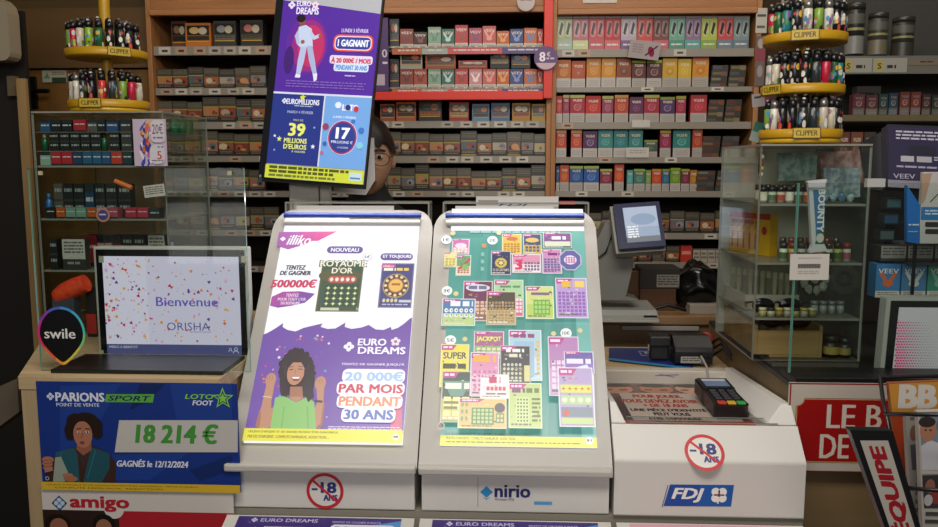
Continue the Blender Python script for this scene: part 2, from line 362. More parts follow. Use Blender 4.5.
# clerk's bay
VX = [(400, 413.5, '#8a3f30', '#6a2c22', 'brick red'), (413.8, 427, '#3a2a26', '#8a3028', 'dark brown'), (428, 441, '#88a890', '#5c8a74', 'mint'), (441.5, 454.5, '#3f6a5c', '#b8d8d0', 'dark green'), (455, 468, '#c0403a', '#8a2428', 'red'), (469, 482, '#b04a62', '#6a2c5a', 'raspberry'), (482.5, 496, '#c8605a', '#e0988a', 'coral'), (496.5, 509.5, '#c0602a', '#e09a50', 'orange'), (510, 523.5, '#3a4a80', '#7a8ac0', 'blue'), (524, 537, '#c86a3a', '#4a7ab0', 'orange and blue'), (537.3, 543, '#b83a34', '#e0a090', 'scarlet')]
for r, tops in ((0, (29, 32, 27, 29, 25, 28, 26, 31, 29, 28, 29)), (1, (69,)*11)):
    for n, (x0, x1, a, b, d) in enumerate(VX):
        if r == 1 and n == 1: a, b, d = '#a84a34', '#7a2c20', 'rusty red'
        if r == 1 and n == 5: a, b, d = '#d08a90', '#f0dcd8', 'pale pink'
        put(veev(a, b), 'vape_pod_box', f"{d} vape pod box on the {'upper' if r == 0 else 'lower'} row inside the red frame", 'vape box', 'vape pod boxes in the red frame', x0, x1, tops[n], BAYS['C'][0][r], .03)
zb = BAYS['C'][0][1]
for x0, x1, y0, y1, main, pic, band, d in [(400, 422.5, 52, 69, '#b8b0a0', '#3a3428', '#3a2c20', 'white-edged dark vape box lying on top of the lower framed row'), (425, 456, 55, 69, '#b05a28', '#8a3020', '#6a3a28', 'wide orange and brown vape box lying on the lower framed row'), (458, 487.5, 60.5, 69, '#c03a2c', '#e0b0a0', '#a02a24', 'low red vape box lying on the lower framed row'), (490, 509.5, 47.5, 69, '#2a2622', '#5a6a50', '#6a4a28', 'black vape box standing on the lower framed row'), (511, 530.5, 53, 69, '#34323a', '#6a7a90', '#4a3a34', 'dark slate vape box standing on the lower framed row')]:
    z1 = at(470, y1, Y=YF+.012).z+.0015
    put(pouch(main, pic, band), 'vape_kit_box', d, 'vape box', 'spare boxes on the lower framed row', x0, x1, y0, z1, .026)
for r, (ya, d) in enumerate(((19, 'upper'), (59, 'lower'))): put(pouch('#3a3a40', '#a8483a', '#4a4a54'), 'vape_kit_box', f'slim dark grey vape box at the inner end of the {d} framed row', 'vape box', None, 389.5, 399, ya, BAYS['C'][0][r], .03)
for n, (x0, x1, yt, main, pic, band, d) in enumerate([(380, 395, 104, '#a04a1c', '#c0402c', '#2c2824', 'orange and black'), (396, 416, 102, '#b05a20', '#c0a070', '#3a2c24', 'orange with tan top'), (418.5, 442, 100, '#1c1a18', '#4a4a3a', '#b05a20', 'big black and orange'), (449, 469, 102, '#a8302a', '#d8a070', '#c8a040', 'red and yellow'), (472, 489.5, 104, '#6a94b0', '#2c3a4a', '#2a2622', 'light blue'), (491, 510, 103, '#5a7aa8', '#8a5030', '#7a4a30', 'blue and brown'), (512, 530.5, 103, '#c08a20', '#d8c0a0', '#b03a2c', 'amber'), (531.5, 545.5, 104, '#c89a20', '#3a3a34', '#8a8478', 'yellow')]):
    put(pouch(main, pic, band), 'tobacco_pouch', f"{d} tobacco pouch under the red frame, {ORD[n]} from the clerk's end", 'tobacco pouch', 'tobacco pouches under the red frame', x0, x1, yt, BAYS['C'][0][2], .045)
cigrow('C', 3, (373, 387, 401, 415, 429, 443.5, 460.5, 477, 492, 507, 521, 534, 545.6), (133, 132, 133, 133, 134, 134, 131, 134, 133, 132, 133, 134), 7)
cigrow('C', 4, (373, 387, 401, 415, 429, 443, 457, 471, 486, 502, 516, 531, 545.6), (168, 167, 168, 164, 168, 168, 168, 171, 171, 168, 168, 165), 8)
# red display frame with its strips and round price sign
t = thing('vape_display_frame', 'bright red-orange frame round the vape boxes behind the clerk', 'display frame', (at(470, 100, Y=YF).x, YF-.03, zy(100)))
RED = mat('#d82604', .45); XA = at(371, 60, Y=YF-.03).x; x = rectat(543.5, -12, 552.5, 99, YF-.03)
MB().box(x[0], x[1], YF-.06, YF-.035, x[2], x[3], RED).build('upright', t, .002)
y = rectat(371, 92, 543.5, 100.5, YF-.03); MB().box(y[0], x[0]-.0005, YF-.06, YF-.035, y[2], y[3], RED).build('bottom_rail', t, .002)
for ya, yb, nm in ((48, 54, 'upper_banner'), (89, 93.5, 'lower_banner')):
    q = rectat(392, ya, 543, yb, YF-.035); c = Canvas((q[0], YF-.034, q[2]), (1, 0, 0), (0, 0, 1)); W, H = q[1]-q[0], q[3]-q[2]; c.mb.box(q[0], q[1], YF-.034, YF-.022, q[2], q[3], mat('#4a2a5a'))
    for f0, f1, col in ((0, .2, '#b85a28'), (.2, .37, '#9aa69a'), (.37, .73, '#c84a50'), (.73, 1, '#4a3a78')): c.rect((W*f0, 0, W*f1, H), col); c.lines((W*(f0+.04), H*.3, W*(f1-.03), H*.8), '#d8c8c0', 1)
    c.build(nm, t)
q = rectat(374, 18, 388.5, 91, YF-.05); c = Canvas((q[0], YF-.055, q[2]), (1, 0, 0), (0, 0, 1)); c.mb.box(q[0], q[1], YF-.055, YF-.045, q[2], q[3], mat('#4a2a66')); c.rect((0, .02, .04, .06), '#b8a8b8')
c.text('0', (.03, .12, .05, .15), '#d8ccd8', .02); c.lines((.032, .09, .05, .105), '#d8ccd8', 1); c.build('side_banner', t)
q = at(546, 58, Y=YF-.07); c = Canvas((q.x, YF-.066, q.z), (1, 0, 0), (0, 0, 1)); c.mb.prism([(q.x+.043*cos(2*pi*i/32), YF-.066, q.z+.043*sin(2*pi*i/32)) for i in range(32)], (0, .005, 0), mat('#5a3470'))
c.ell(0, 0, .042, .042, '#5a3470', 32); c.poly([(.04*cos(radians(a)), .04*sin(radians(a))) for a in range(205, 336, 10)], '#c4a8b4'); c.text('8', (-.024, -.012, -.002, .022), '#f0e6ee', .03); c.text('€', (.003, .006, .016, .022), '#f0e6ee', .02); c.lines((.002, -.01, .03, .002), '#cdbad0', 1); c.build('price_roundel', t)
# vape bay
def G(n): return f'vape boxes on the {ROWN["R"][n]} shelf'
for n, (a, b, d) in enumerate([('#a8b48a', '#9ab0a4', 'pale green'), ('#b8707c', '#b8c684', 'pink and lime'), ('#c25058', '#b04450', 'rose'), ('#b83438', '#c05a60', 'red with pink foot'), ('#b0a4b0', '#6a4a80', 'pale grey with purple foot'), ('#c04a44', '#c85058', 'coral'), ('#74403c', '#b85868', 'maroon with pink foot'), ('#6aa08c', '#4a8a78', 'sea green'), ('#86688a', '#5a9a94', 'mauve with teal foot'), ('#a8b44a', '#84a040', 'lime'), ('#b84444', '#6a7c8c', 'red with steel foot'), ('#788c8c', '#6a7c84', 'steel grey')]):
    x0 = 556.6+16.1*n; put(puff(a, b), 'vape_twin_box', f"{d} twin-window vape box on the top shelf of the vape bay", 'vape box', G(0), x0, x0+16, 16, BAYS['R'][0][0], .07)
R2 = [(556, 571, 60, '#b8661c', None, 'amber', '#d89a3a'), (571.5, 585.5, 61, '#b04a20', None, 'burnt orange', '#8a5a30'), (586.5, 601, 58, '#c07a1c', None, 'gold-orange', '#e0a040'), (601.5, 616, 58, '#c8861c', None, 'golden', '#e8b050'), (616.5, 631.5, 58, '#8a4018', None, 'chestnut', '#3a1c10'), (632, 646, 60, '#5a2420', '#a8b83a', 'dark red with lime lid', '#d8b0a0'), (646.8, 662, 60, '#4a1c20', '#a8b83a', 'near-black red with lime lid', '#d89aa0'), (662.5, 677.5, 58, '#c89a20', None, 'bright yellow', '#a8801c'), (678, 691.5, 59, '#c8a428', None, 'lemon yellow', '#e0c060'), (692.5, 709, 57, '#c8841c', '#c85a20', 'orange-topped yellow', '#b05a1c')]
R3 = [(556.2, 562.5, 96, '#b02424', None, 'narrow scarlet', '#d8605a'), (563, 569.5, 95, '#8a2440', '#a8a83a', 'narrow wine red', '#c0506a'), (570, 585, 95, '#a01c2c', '#a8b83a', 'crimson with lime lid', '#d88a8a'), (585.5, 601, 96, '#b82018', None, 'plain red', '#e06a4a'), (602, 613.5, 96, '#8a2a4a', '#a8b040', 'plum with lime lid', '#c87a9a'), (614.5, 628.5, 95, '#b03a1c', '#c8901c', 'orange-red', '#e08a4a'), (629.5, 643.5, 97, '#5a1c48', None, 'deep purple', '#8a4a7a'), (644, 659.5, 95, '#981c30', '#a8b83a', 'cherry with lime lid', '#d8808a'), (660, 675, 97, '#432450', '#8a9440', 'violet', '#b0a0c0'), (676, 686, 96, '#982040', '#a8a83a', 'slim cherry', '#d86a80'), (690.5, 707, 95, '#b02c38', None, 'rose red', '#d8606a')]
R4 = [(556.2, 566.5, 130, '#b83c1c', '#c87a1c', 'orange-red', '#e0905a'), (571, 582, 130, '#b83c1c', '#c87a1c', 'second orange-red', '#e08a50'), (583, 597.5, 131, '#4a1c4c', None, 'deep purple', '#b89ac0'), (598.2, 613, 130, '#2c7c78', None, 'pale-marked teal', '#6ab0a8'), (613.6, 628, 130, '#20706e', None, 'blue-marked teal', '#3a90a8'), (628.6, 643, 130, '#267472', None, 'mint-marked teal', '#7ac0b0'), (644, 657.5, 140, '#3a5040', '#7a8a34', 'low dark green', '#5a7a5a'), (660, 671, 130, '#8a1c40', '#b8a030', 'magenta with yellow lid', '#c86a8a'), (673, 690.5, 130, '#257870', None, 'large teal', '#88c4b4'), (692.5, 702.5, 129, '#a83c20', '#b86a1c', 'rusty orange', '#d8804a')]
R5 = [(556.2, 559.6, 166, '#24406a', None, 'narrow navy', '#5a80b0'), (560, 569, 165, '#b8481c', None, 'orange', '#e0904a'), (569.6, 583, 166, '#1c4a8a', '#9ab04a', 'blue with green lid', '#6a9ad0'), (583.6, 599, 166, '#1a4c94', '#9ab04a', 'bright blue with green lid', '#78aae0'), (600, 612, 169, '#7a1c30', '#a8b040', 'crimson with lime lid', '#c06a7a'), (614.5, 624, 164, '#c04418', None, 'tall orange', '#e08a40'), (627, 633, 170, '#4a9490', None, 'slim turquoise', '#8ac4c0'), (633.6, 645, 169, '#3c6a5c', '#90b030', 'green with lime lid', '#88b8b0'), (645.6, 651, 170, '#74904a', None, 'slim moss green', '#a0b870'), (651.8, 661.5, 169, '#b83c1c', '#c8801c', 'flame orange', '#e0804a'), (662, 669.5, 169, '#245a78', '#7a9a40', 'petrol blue', '#6aa0b8'), (670.2, 680.5, 168, '#6a8c20', '#90b030', 'grass green', '#a8c060'), (681, 689.5, 169, '#6a2038', '#98a838', 'maroon with lime lid', '#b86a80'), (690, 697, 170, '#a8701c', None, 'slim ochre', '#c89a4a')]
for r, rows in ((1, R2), (2, R3), (3, R4), (4, R5)):
    for x0, x1, yt, main, top, d, alt in rows:
        put(vuse(main, ['#a8a29a', '#b4ada6', '#a49c94'][int(x0) % 3], top, alt=alt), 'vape_refill_box', f"{d} vape refill box on the {ROWN['R'][r]} shelf of the vape bay", 'vape box', G(r), x0, x1, yt, BAYS['R'][0][r], .03)
for r, (xs, n, hh) in {1: ((711, 729, 747), 4, 5.6), 2: ((709, 726.5, 744), 4, 5.8), 3: ((704, 724, 743), 4, 5.5), 4: ((699, 720, 740), 4, 5.4)}.items():
    zb = BAYS['R'][0][r]; Y = YF+.012; hz = hh*Y/800*.97
    for k in range(2):
        for j in range(n):
            put(flat(r*3+k+j), 'flat_cigarette_pack', f"dark cigarette pack lying {['lowest', 'second', 'third', 'topmost'][j]} in the {'inner' if k == 0 else 'outer'} stack, {ROWN['R'][r]} shelf, vape bay", 'cigarettes', 'cigarette packs lying in stacks', xs[k]+(j*.7), xs[k+1]-1+(j*.4), 40, zb+j*hz, .06, h=hz*.97)
cigrow('R', 5, (557, 572, 587, 602, 656, 671, 686, 701, 716), (212, 211, 212, 209, 210, 212, 208, 210), 9) if False else None
zb = BAYS['R'][0][5]
for n, x0 in enumerate((557, 572, 587, 602, 640, 655, 670, 685, 700, 715)):
    i = (n*5+2) % 14; put(cig(i), 'cigarette_pack', f"olive cigarette pack with {NAMES[PIC[i]]} picture, {ORD[n]} from the red frame, sixth shelf, vape bay", 'cigarettes', 'cigarette packs on the sixth shelf of the vape bay', x0, x0+14.6, 211+n % 3, zb, .024)
zb = BAYS['R'][0][6]
for n, x0 in enumerate((624, 638, 652, 666)):
    i = (n*3+5) % 14; put(cig(i), 'cigarette_pack', f"olive cigarette pack with {NAMES[PIC[i]]} picture, {ORD[n]} along the lowest shelf of the vape bay", 'cigarettes', 'cigarette packs on the lowest shelf of the vape bay', x0, x0+13.6, 246, zb, .024)
m = unit('redbox', '#b82c20', lambda c: c.lines((.1, .3, .9, .7), '#d88a7a', 1)); put(m, 'red_carton', 'low red carton behind the blue terminal screen on the lowest shelf', 'carton', None, 680.5, 692, 246, zb, .05)
for n in range(5):
    m = unit('whitebox', '#a89f90', lambda c: c.lines((.1, .2, .9, .8), '#6a6458', 2))
    put(m, 'white_carton', f"flat whitish carton, {ORD[n]} of five on the lowest vape shelf", 'carton', 'flat whitish cartons', 693+n*7.5, 700+n*7.5, 250, zb, .06)
# cards clipped on the shelf fronts and posts
def card(name, label, cat, px, Y, col, draw=None, ang=0, thick=.0012, tilt=0):
    X0, X1, Z0, Z1 = rectat(*px, Y); w, h = X1-X0, Z1-Z0; cx, cz = (X0+X1)/2, (Z0+Z1)/2
    U = Vector((cos(ang), 0, sin(ang))); V = Vector((-sin(ang), sin(tilt), cos(ang))).normalized(); O = Vector((cx, Y, cz))-U*w/2-V*h/2
    c = Canvas(O, U, V); N = c.N; c.mb.prism([O, O+U*w, O+U*w+V*h, O+V*h], -N*thick, mat(col))
    if draw: draw(c, w, h)
    o = c.build(name, loc=(cx, Y, cz)); return tag(o, label, cat)
def dl(c, w, h): c.ell(w*.72, h*.45, w*.1, h*.3, '#9a1c4a', 12, .4); c.line((w*.55, h*.2), (w*.9, h*.8), w*.05, '#5a1c3a'); c.lines((w*.1, h*.25, w*.45, h*.8), '#9a8e8e', 4)
card('promo_leaflet', 'tilted white leaflet with a dark pink motif clipped to the top vape shelf', 'leaflet', (629, 41, 660, 59), YF-.05, '#b5aaa8', dl, -.12, .0012, -.3)
card('blank_shelf_card', 'blank white card hung on the third vape shelf edge', 'card', (632, 120, 650, 127.5), YF-.012, '#c0bab2')
card('printed_shelf_card', 'larger white card with faint print hung under teal vape boxes', 'card', (626, 147.5, 649, 157.5), YF-.012, '#c0bab2', lambda c, w, h: c.lines((w*.15, h*.3, w*.85, h*.75), '#9a948c', 2))
card('white_fascia_label', 'white label stuck on the wooden beam above the vape bay', 'label', (583, -1, 617, 3), YF-.0235, '#c4bcae')
q = at(526, 2, Y=YF-.05); c = Canvas((q.x, YF-.05, q.z), (1, 0, 0), (0, 0, 1)); c.mb.prism([(q.x+.032*cos(2*pi*i/28), YF-.05, q.z+.032*sin(2*pi*i/28)) for i in range(28)], (0, .003, 0), mat('#b9ada8')); c.lines((-.02, .0, .02, .02), '#6a4a6a', 2)
tag(c.build('round_hanging_tag', loc=(q.x, YF-.05, q.z)), 'round white tag hanging at the wooden beam above the red frame', 'tag')
def tx(*L):
    def d(c, w, h):
        for t, r, col in L: c.text(t, (r[0]*w, r[1]*h, r[2]*w, r[3]*h), col, .01)
    return d
card('post_notice', 'white printed notice on the wooden post above a striped picture', 'notice', (756, 8, 767, 33), YF-.024, '#b8b2a6', lambda c, w, h: (c.lines((w*.1, h*.55, w*.9, h*.75), '#4a463e', 1), c.lines((w*.1, h*.15, w*.9, h*.3), '#5a564e', 1, .7)))
card('post_picture', 'small dark pink and grey picture strip on the wooden post', 'picture', (755.5, 36, 765, 86), YF-.024, '#6a5a58', lambda c, w, h: (c.rect((0, h*.5, w, h*.75), '#8a3a4a'), c.ell(w*.5, h*.3, w*.3, h*.12, '#9a8a8a'), c.ell(w*.5, h*.85, w*.35, h*.1, '#a89c94')))
# ================================================================ COUNTER
YC = 1.55
CL = at(22, 430, Y=YC).x; CT = 1.071
cnt = thing('wooden_counter', 'pale wooden counter carrying posters and the grey customer monitor', 'counter', (-.85, 1.9, 0))
cn2 = thing('display_counter', 'low counter section carrying the sloping lottery displays', 'counter', (0, 1.9, 0))
cn3 = thing('side_counter', 'brown counter with black top carrying the acrylic accessory cabinet', 'counter', (1.1, 1.9, 0))
def ztop(x, y): q = at(x, y, Z=CT); return (q.x, q.y)
m = MB(); p1 = (CL, YC); p2 = ztop(38, 346); p3 = (-1.3, 2.42)
m.prism([(CL, YC-.002, CT-.025), (-.575, YC-.002, CT-.025), (-.575, 2.31, CT-.025), (p3[0], 2.31, CT-.025), (p2[0], p2[1], CT-.025)], (0, 0, .025), PALEX); m.build('worktop', cnt, .002)
MB().prism([(CL+.004, YC, 0), (-.58, YC, 0), (-.58, 2.3, 0), (p3[0]+.01, 2.3, 0), (p2[0]+.01, p2[1], 0)], (0, 0, CT-.0255), wood('#9a8464', '#b39c78', 4, 2)).build('front_panel', cnt)
MB().box(-.572, .6, 1.5605, 2.35, 0, .795, mat('#8a8478', .5)).build('plinth', cn2); MB().box(-.57, .6, 1.13, 1.56, 0, .599, mat('#8a8478', .5)).build('front_plinth', cn2)
MB().box(.604, 1.7, 1.67, 2.36, 0, 1.032, wood('#6e5a3e', '#7c6646', 3, 0)).build('front_panel', cn3)
MB().box(.604, 1.7, 1.67, 2.36, 1.0325, 1.045, mat('#262421', .35)).build('worktop', cn3, .002)
MB().box(.225, .602, 2.076, 2.36, .93, .962, PALEX).build('inner_worktop', cn2, .002); MB().box(-.572, .219, 1.99, 2.36, .93, .962, PALEX).build('inner_worktop', cn2, .002)
x0 = .61
MB().box(x0-.006, 1.7, 1.65, 1.6695, .9, 1.045, wood('#a58a62', '#b89c72', 4, 0)).build('edge_board', cn3, .002)
MB().box(x0-.006, 1.7, 1.648, 1.74, 1.0455, 1.063, BLACK).build('black_rail', cn3, .002)
MB().box(CL+.05, -.578, 1.58, 1.72, CT+.0005, 1.0795, mat('#101512', .3)).build('glass_base', cnt, .002)
# ---------------------------------------------------------------- lottery displays
SL = radians(50); DU = Vector((1, 0, 0)); DV = Vector((0, cos(SL), sin(SL))); DN = DU.cross(DV)
ZB = .893; LEN = .652
def display(x0, x1, label):
    t = thing('lottery_display', label, 'lottery display', ((x0+x1)/2, 1.75, .79), 'sloping lottery displays on the counter')
    w = x1-x0; O = Vector((x0, YC, ZB))
    # base wedge
    prof = [(1.56, .7965), (1.56, .876), (1.572, .884), (1.572, .893), (1.95, 1.343), (1.985, 1.343), (1.985, .7965)]
    MB().prism([(x0+.006, y, z) for y, z in prof], (w-.012, 0, 0), WHITE).build('body', t, .003)
    # slanted face plate with rounded top corners
    P = [(0, .0), (w, 0), (w, LEN-.06)]+[(w-.045+.045*cos(radians(a)), LEN-.06+.06*sin(radians(a))) for a in (15, 30, 45, 60, 75, 90)]+[(.045-.045*cos(radians(a)), LEN-.06+.06*sin(radians(a))) for a in (90, 75, 60, 45, 30, 15)]+[(0, LEN-.06)]
    fp = [O+DU*u+DV*v-DN*.004 for u, v in P]
    MB().prism(fp, -DN*.014, mat('#aaa6a0', .42)).build('face_frame', t, .003)
    MB().box(x0+.001, x1-.001, YC-.012, YC+.015, ZB-.012, ZB+.004, mat('#b4b0a9', .4)).build('bottom_lip', t, .004)
    q = O+DU*.028+DV*(LEN-.028)
    MB().tube([q+DN*.012, q+DU*(w-.056)+DN*.012], .0065, mat('#1c3480', .35), 10).build('blue_rail', t)
    k = MB(); qq = O+DU*.03+DV*(LEN-.046); k.tube([qq+DN*.006, qq+DU*(w-.06)+DN*.006], .008, mat('#b4b0aa', .3), 10); qq = O+DU*.19+DV*(LEN-.037); k.tube([qq+DN*.009, qq+DU*(w-.22)+DN*.009], .0035, mat('#4c4a48', .4), 8); k.build('roller', t)
    m = MB(); A = O+DU*.02+DV*(LEN-.02)
    m.box(x0+.018, x1-.012, A.y+.03, A.y+.1, 1.405, 1.409, GLASS, AEDGE); m.box(x0+.018, x0+.022, A.y+.03, A.y+.1, 1.35, 1.4045, GLASS, AEDGE); m.box(x1-.016, x1-.012, A.y+.03, A.y+.1, 1.35, 1.4045, GLASS, AEDGE)
    m.build('clear_cover', t)
    b = MB(); b.box(x0+.05, x1-.1, A.y+.02, A.y+.028, 1.385, 1.4, mat('#c8c4be')); b.build('back_label', t)
    return t, O
EM = .8
# ---------------- display with the dreams poster
d1, O1 = display(-.5705, -.1765, 'sloping lottery display whose poster shows a cheering woman in green')
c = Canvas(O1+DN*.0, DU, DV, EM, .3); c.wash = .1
def bg(c, px):
    (a, b), (d, e) = c.px(*px[0]), c.px(*px[1]); return a, b, d, e
X0, Y0, X1, Y1 = .03, .047, .362, .622
c.mb.prism([c.p(X0, Y0)-c.N*.003, c.p(X1, Y0)-c.N*.003, c.p(X1, Y1)-c.N*.003, c.p(X0, Y1)-c.N*.003], c.N*.003, mat('#f4f4f8', .3, 0, EM*1.12))
W_ = mat('#f4f4f8', .3, 0, EM*1.05)
c.rect((X0, Y0, X1, Y1), W_)
c.rect((X0, .602, X1, Y1), mat('#ffffff', .3, 0, 1.5))
# banner
c.pp([(279, 232), (300, 231.7), (300, 246), (288, 249.5), (277, 246)], '#a65aa8'); c.pp([(299, 231.7), (337, 231.5), (318, 241), (312, 241), (306, 245), (299, 244)], '#c04a94')
c.pp([(316, 231.6), (337, 231.5), (318, 241), (313, 240)], '#cc4a8c')
c.text('illiko', c.R(287, 235, 311, 245), '#f8f0f8', .02, .35); c.clover(*c.px(283, 239), .007, '#ffffff', '#a65aa8')
c.rr(c.R(327, 246.5, 363, 253.5), '#5e5090', .5); c.text('NOUVEAU', c.R(331, 248, 359, 252), '#f4f0fa', .03)
c.rr(c.R(380.5, 253.5, 413, 260.5), '#5e5090', .5); c.text('ET TOUJOURS', c.R(383, 255, 411.5, 259), '#f4f0fa', .03)
c.text('TENTEZ', c.R(286, 265.5, 306, 270), '#3c3a4c', .05, .15); c.text('DE GAGNER', c.R(280, 271, 311, 275.5), '#3c3a4c', .05, .15)
c.text('500000€', c.R(271, 279.5, 317, 288), '#c83a5a', .045, .1)
c.pp([(272, 297), (283, 292), (300, 291.5), (315, 294), (311, 298), (305, 303), (292, 306), (278, 308), (270, 306)], '#7c4aa0'); c.pp([(272, 297), (284, 292), (300, 292), (292, 306), (270, 306)], '#a84a9c')
c.text('TENTEZ', c.R(286, 294, 299, 297), '#f0e4f4', .02); c.text('POUR TOUT L\'OR', c.R(278, 298, 306, 301), '#f0e4f4', .02); c.text('DU ROYAUME', c.R(281, 302, 300, 305), '#f0e4f4', .02)
# gold ticket
r = c.R(319, 262, 361.5, 312); c.rect(r, '#5c5a34'); q = .004; c.rect((r[0]+q, r[1]+q, r[2]-q, r[3]-q), '#3c5444')
c.ell(*c.px(340, 276), .05, .02, '#57573a', 24)
c.text('ROYAUME', c.R(319.5, 260.5, 367.5, 267.5), '#4a4a30', .06); c.text('ROYAUME', c.R(320.5, 261, 366.5, 267), '#eae8d6', .03)
c.text("D'OR", c.R(331, 267.5, 354, 274.5), '#4a4a30', .06); c.text("D'OR", c.R(332, 268, 353, 274), '#eae8d6', .03)
c.rr(c.R(328, 276.5, 357, 283.5), '#b8504a', .5); c.grid(c.R(329, 277, 356, 283), 5, 1, '#e8e0d0', .7, 'e')
c.rect(c.R(324, 285.5, 358, 307), '#34483c'); c.grid(c.R(324, 286, 358, 307), 5, 4, '#b8c074', .85, 's'); c.grid(c.R(324, 286, 358, 307), 5, 4, '#dfe0a0', .4, 'e')
c.rect(c.R(320.5, 308.2, 339, 311), '#c8c8b0'); c.text('N', c.R(356.5, 308, 359, 311), '#c8c8b0')
u, v = c.px(367.5, 257.5); c.ell(u, v, .0115, .0115, '#8c8aa0', 20); c.ell(u, v, .0105, .0105, W_, 20); c.text('5€', c.R(364.5, 256, 370.5, 259), '#3a3a50', .02)
# second ticket
r = c.R(380, 264, 413, 308.5); c.rect(r, '#7a6a90'); c.rect((r[0]+.003, r[1]+.003, r[2]-.003, r[3]-.003), '#44487c'); c.rr(c.R(381.5, 265, 396, 268.5), '#c84a8c', .5); c.text('illiko', c.R(383, 265.6, 394, 268), '#f8e8f4', .01, .3)
c.lines(c.R(384, 268.8, 396, 272), '#f4f0e0', 1, .85); c.lines(c.R(397, 268.8, 409, 272), '#f0c860', 1, .85)
u, v = c.px(396, 286.5); c.ell(u, v, .031, .033, '#b8904a', 28); c.ell(u, v, .028, .030, '#4a3a4a', 28)
for a in range(0, 360, 30): c.ell(u+.024*cos(radians(a)), v+.026*sin(radians(a)), .004, .004, '#e0d0a0', 8)
c.ell(u, v, .019, .02, '#a8683a', 24); c.ell(u, v, .016, .017, '#e8b860', 24); c.lines((u-.01, v-.006, u+.01, v+.006), '#a86a20', 1)
c.grid(c.R(382, 299, 398, 304), 4, 1, '#d8c890', .8, 'e'); c.rect(c.R(399, 301, 411, 303.5), '#c8c8d8'); c.lines(c.R(382, 305, 408, 307.5), '#b8b8d8', 1)
# purple lower half with wave edge
wave = [(263, 336), (268, 334), (275, 330), (284, 324), (283, 328), (288, 331), (296, 332.5), (304, 329), (312, 327), (323, 324.5), (321, 328), (328, 330), (336, 329.5), (346, 323.5), (345, 328), (352, 330), (362, 328.5), (369, 326), (376, 330.5), (384, 331), (391, 328), (392, 331), (398, 329), (404, 325), (411, 319)]
low = c.px(330, 440)[1]; wv = [c.px(*p) for p in wave]
c.poly([(X0, Y0+.02), (X1, Y0+.02)]+[(X1, wv[-1][1])]+wv[::-1]+[(X0, wv[0][1])], '#6c4aa2')
c.pp([(395, 396), (403, 392), (402, 432), (390, 434)], '#c85a7a')
rn = random.Random(3)
for i in range(110):
    x, y = rn.uniform(262, 330), rn.uniform(336, 432); s_ = rn.uniform(.0015, .0035)
    u, v = c.px(x, y); 
    if X0+.01 < u < X1-.01: c.ell(u, v, s_, s_, rn.choice(['#c84a8a', '#e0a0c0', '#5a9ac8', '#e8d0e8', '#8a3a90', '#e07a5a']), 6); c.k -= 1
c.k += 1
# cheering woman
sk, sk2, hr = '#b98468', '#a06c54', '#2e2428'
def PX(*pts): return [c.px(*p) for p in pts]
def blob(cx, cy, a, b, col, n=18): u, v = c.px(cx, cy); u2, _ = c.px(cx+a, cy); _, v2 = c.px(cx, cy-b); c.ell(u, v, u2-u, v2-v, col, n)
c.pp([(283, 385), (281, 368), (285, 356), (294, 351), (303, 352), (310, 359), (313, 372), (314, 388), (308, 398), (286, 396)], hr)
blob(310, 385, 5, 14, hr); blob(286, 383, 5, 14, hr); hr2 = '#43343a'
rh = random.Random(9)
for k in range(26):
    a = radians(-35+250*k/25); blob(297.5+15.5*cos(a)+rh.uniform(-1, 1), 373-19*sin(a)+rh.uniform(-1.5, 1.5), rh.uniform(2.2, 4), rh.uniform(2.5, 4.5), hr, 10); c.k -= .8
for k in range(14): x, y = rh.choice([rh.uniform(283, 288), rh.uniform(306, 314)]), rh.uniform(360, 398); c.line(c.px(x, y), c.px(x+rh.uniform(-2, 2), y+rh.uniform(4, 8)), .0012, hr2); c.k -= .8
c.pp([(268, 382), (276, 382), (272, 403), (272, 410), (284, 399), (288, 404), (274, 426), (263, 432), (256, 427), (262, 408)], sk)      # raised arm one
c.pp([(317, 385), (325, 387), (324, 402), (321, 425), (312, 434), (304, 425), (306, 404), (312, 404), (313, 414), (318, 403)], sk)       # raised arm two
c.line(c.px(263.5, 397.5), c.px(272, 398.5), .002, '#d8c8b8'); c.line(c.px(315, 402), c.px(323, 403), .005, '#3a3438'); c.pp([(256, 427), (260, 412), (262, 414), (260, 430)], sk2); c.pp([(321, 425), (324, 402), (325.5, 404), (323, 426), (316, 434)], sk2); blob(271.5, 381, 5.4, 6.8, sk); blob(321, 384.5, 5.6, 7, sk)
for i in range(3): c.line(c.px(267.5+i*2.6, 376.5), c.px(268.5+i*2.6, 381), .0012, sk2); c.line(c.px(317+i*2.6, 380), c.px(318+i*2.6, 384), .0012, sk2)
c.pp([(291, 388), (303, 388), (304, 400), (290, 400)], sk2)
c.pp([(276, 399), (286, 397), (290, 400), (297, 404), (304, 400), (309, 398), (315, 404), (317, 436), (270, 436)], '#86be6a'); c.pp([(290, 399), (297, 404), (304, 399), (300, 398), (294, 398)], sk)
c.line(c.px(285, 408), c.px(282, 432), .003, '#76ae5a'); c.line(c.px(308, 408), c.px(309, 432), .003, '#76ae5a')
blob(296.5, 374, 8.6, 12.5, sk); c.pp([(287, 372), (289, 361), (297, 358), (306, 362), (306, 371), (302, 364), (294, 364)], hr)
blob(290.5, 377, 2.2, 1.8, '#c4806a', 10); blob(302.5, 377, 2.2, 1.8, '#c4806a', 10); c.line(c.px(290, 371.5), c.px(294, 370.8), .0018, hr); c.line(c.px(299, 370.5), c.px(303.3, 371), .0018, hr)      # closed eyes
c.line(c.px(290, 369), c.px(294.5, 368), .0012, hr); c.line(c.px(298.8, 367.8), c.px(303.5, 368.5), .0012, hr)
c.line(c.px(296.5, 371), c.px(295.8, 376), .0016, sk2); c.pp([(292, 378.5), (301.5, 378.3), (299, 382.5), (294.5, 382.6)], '#8a3a3a'); c.pp([(292.6, 378.7), (300.8, 378.6), (299.6, 380.4), (294, 380.4)], W_)
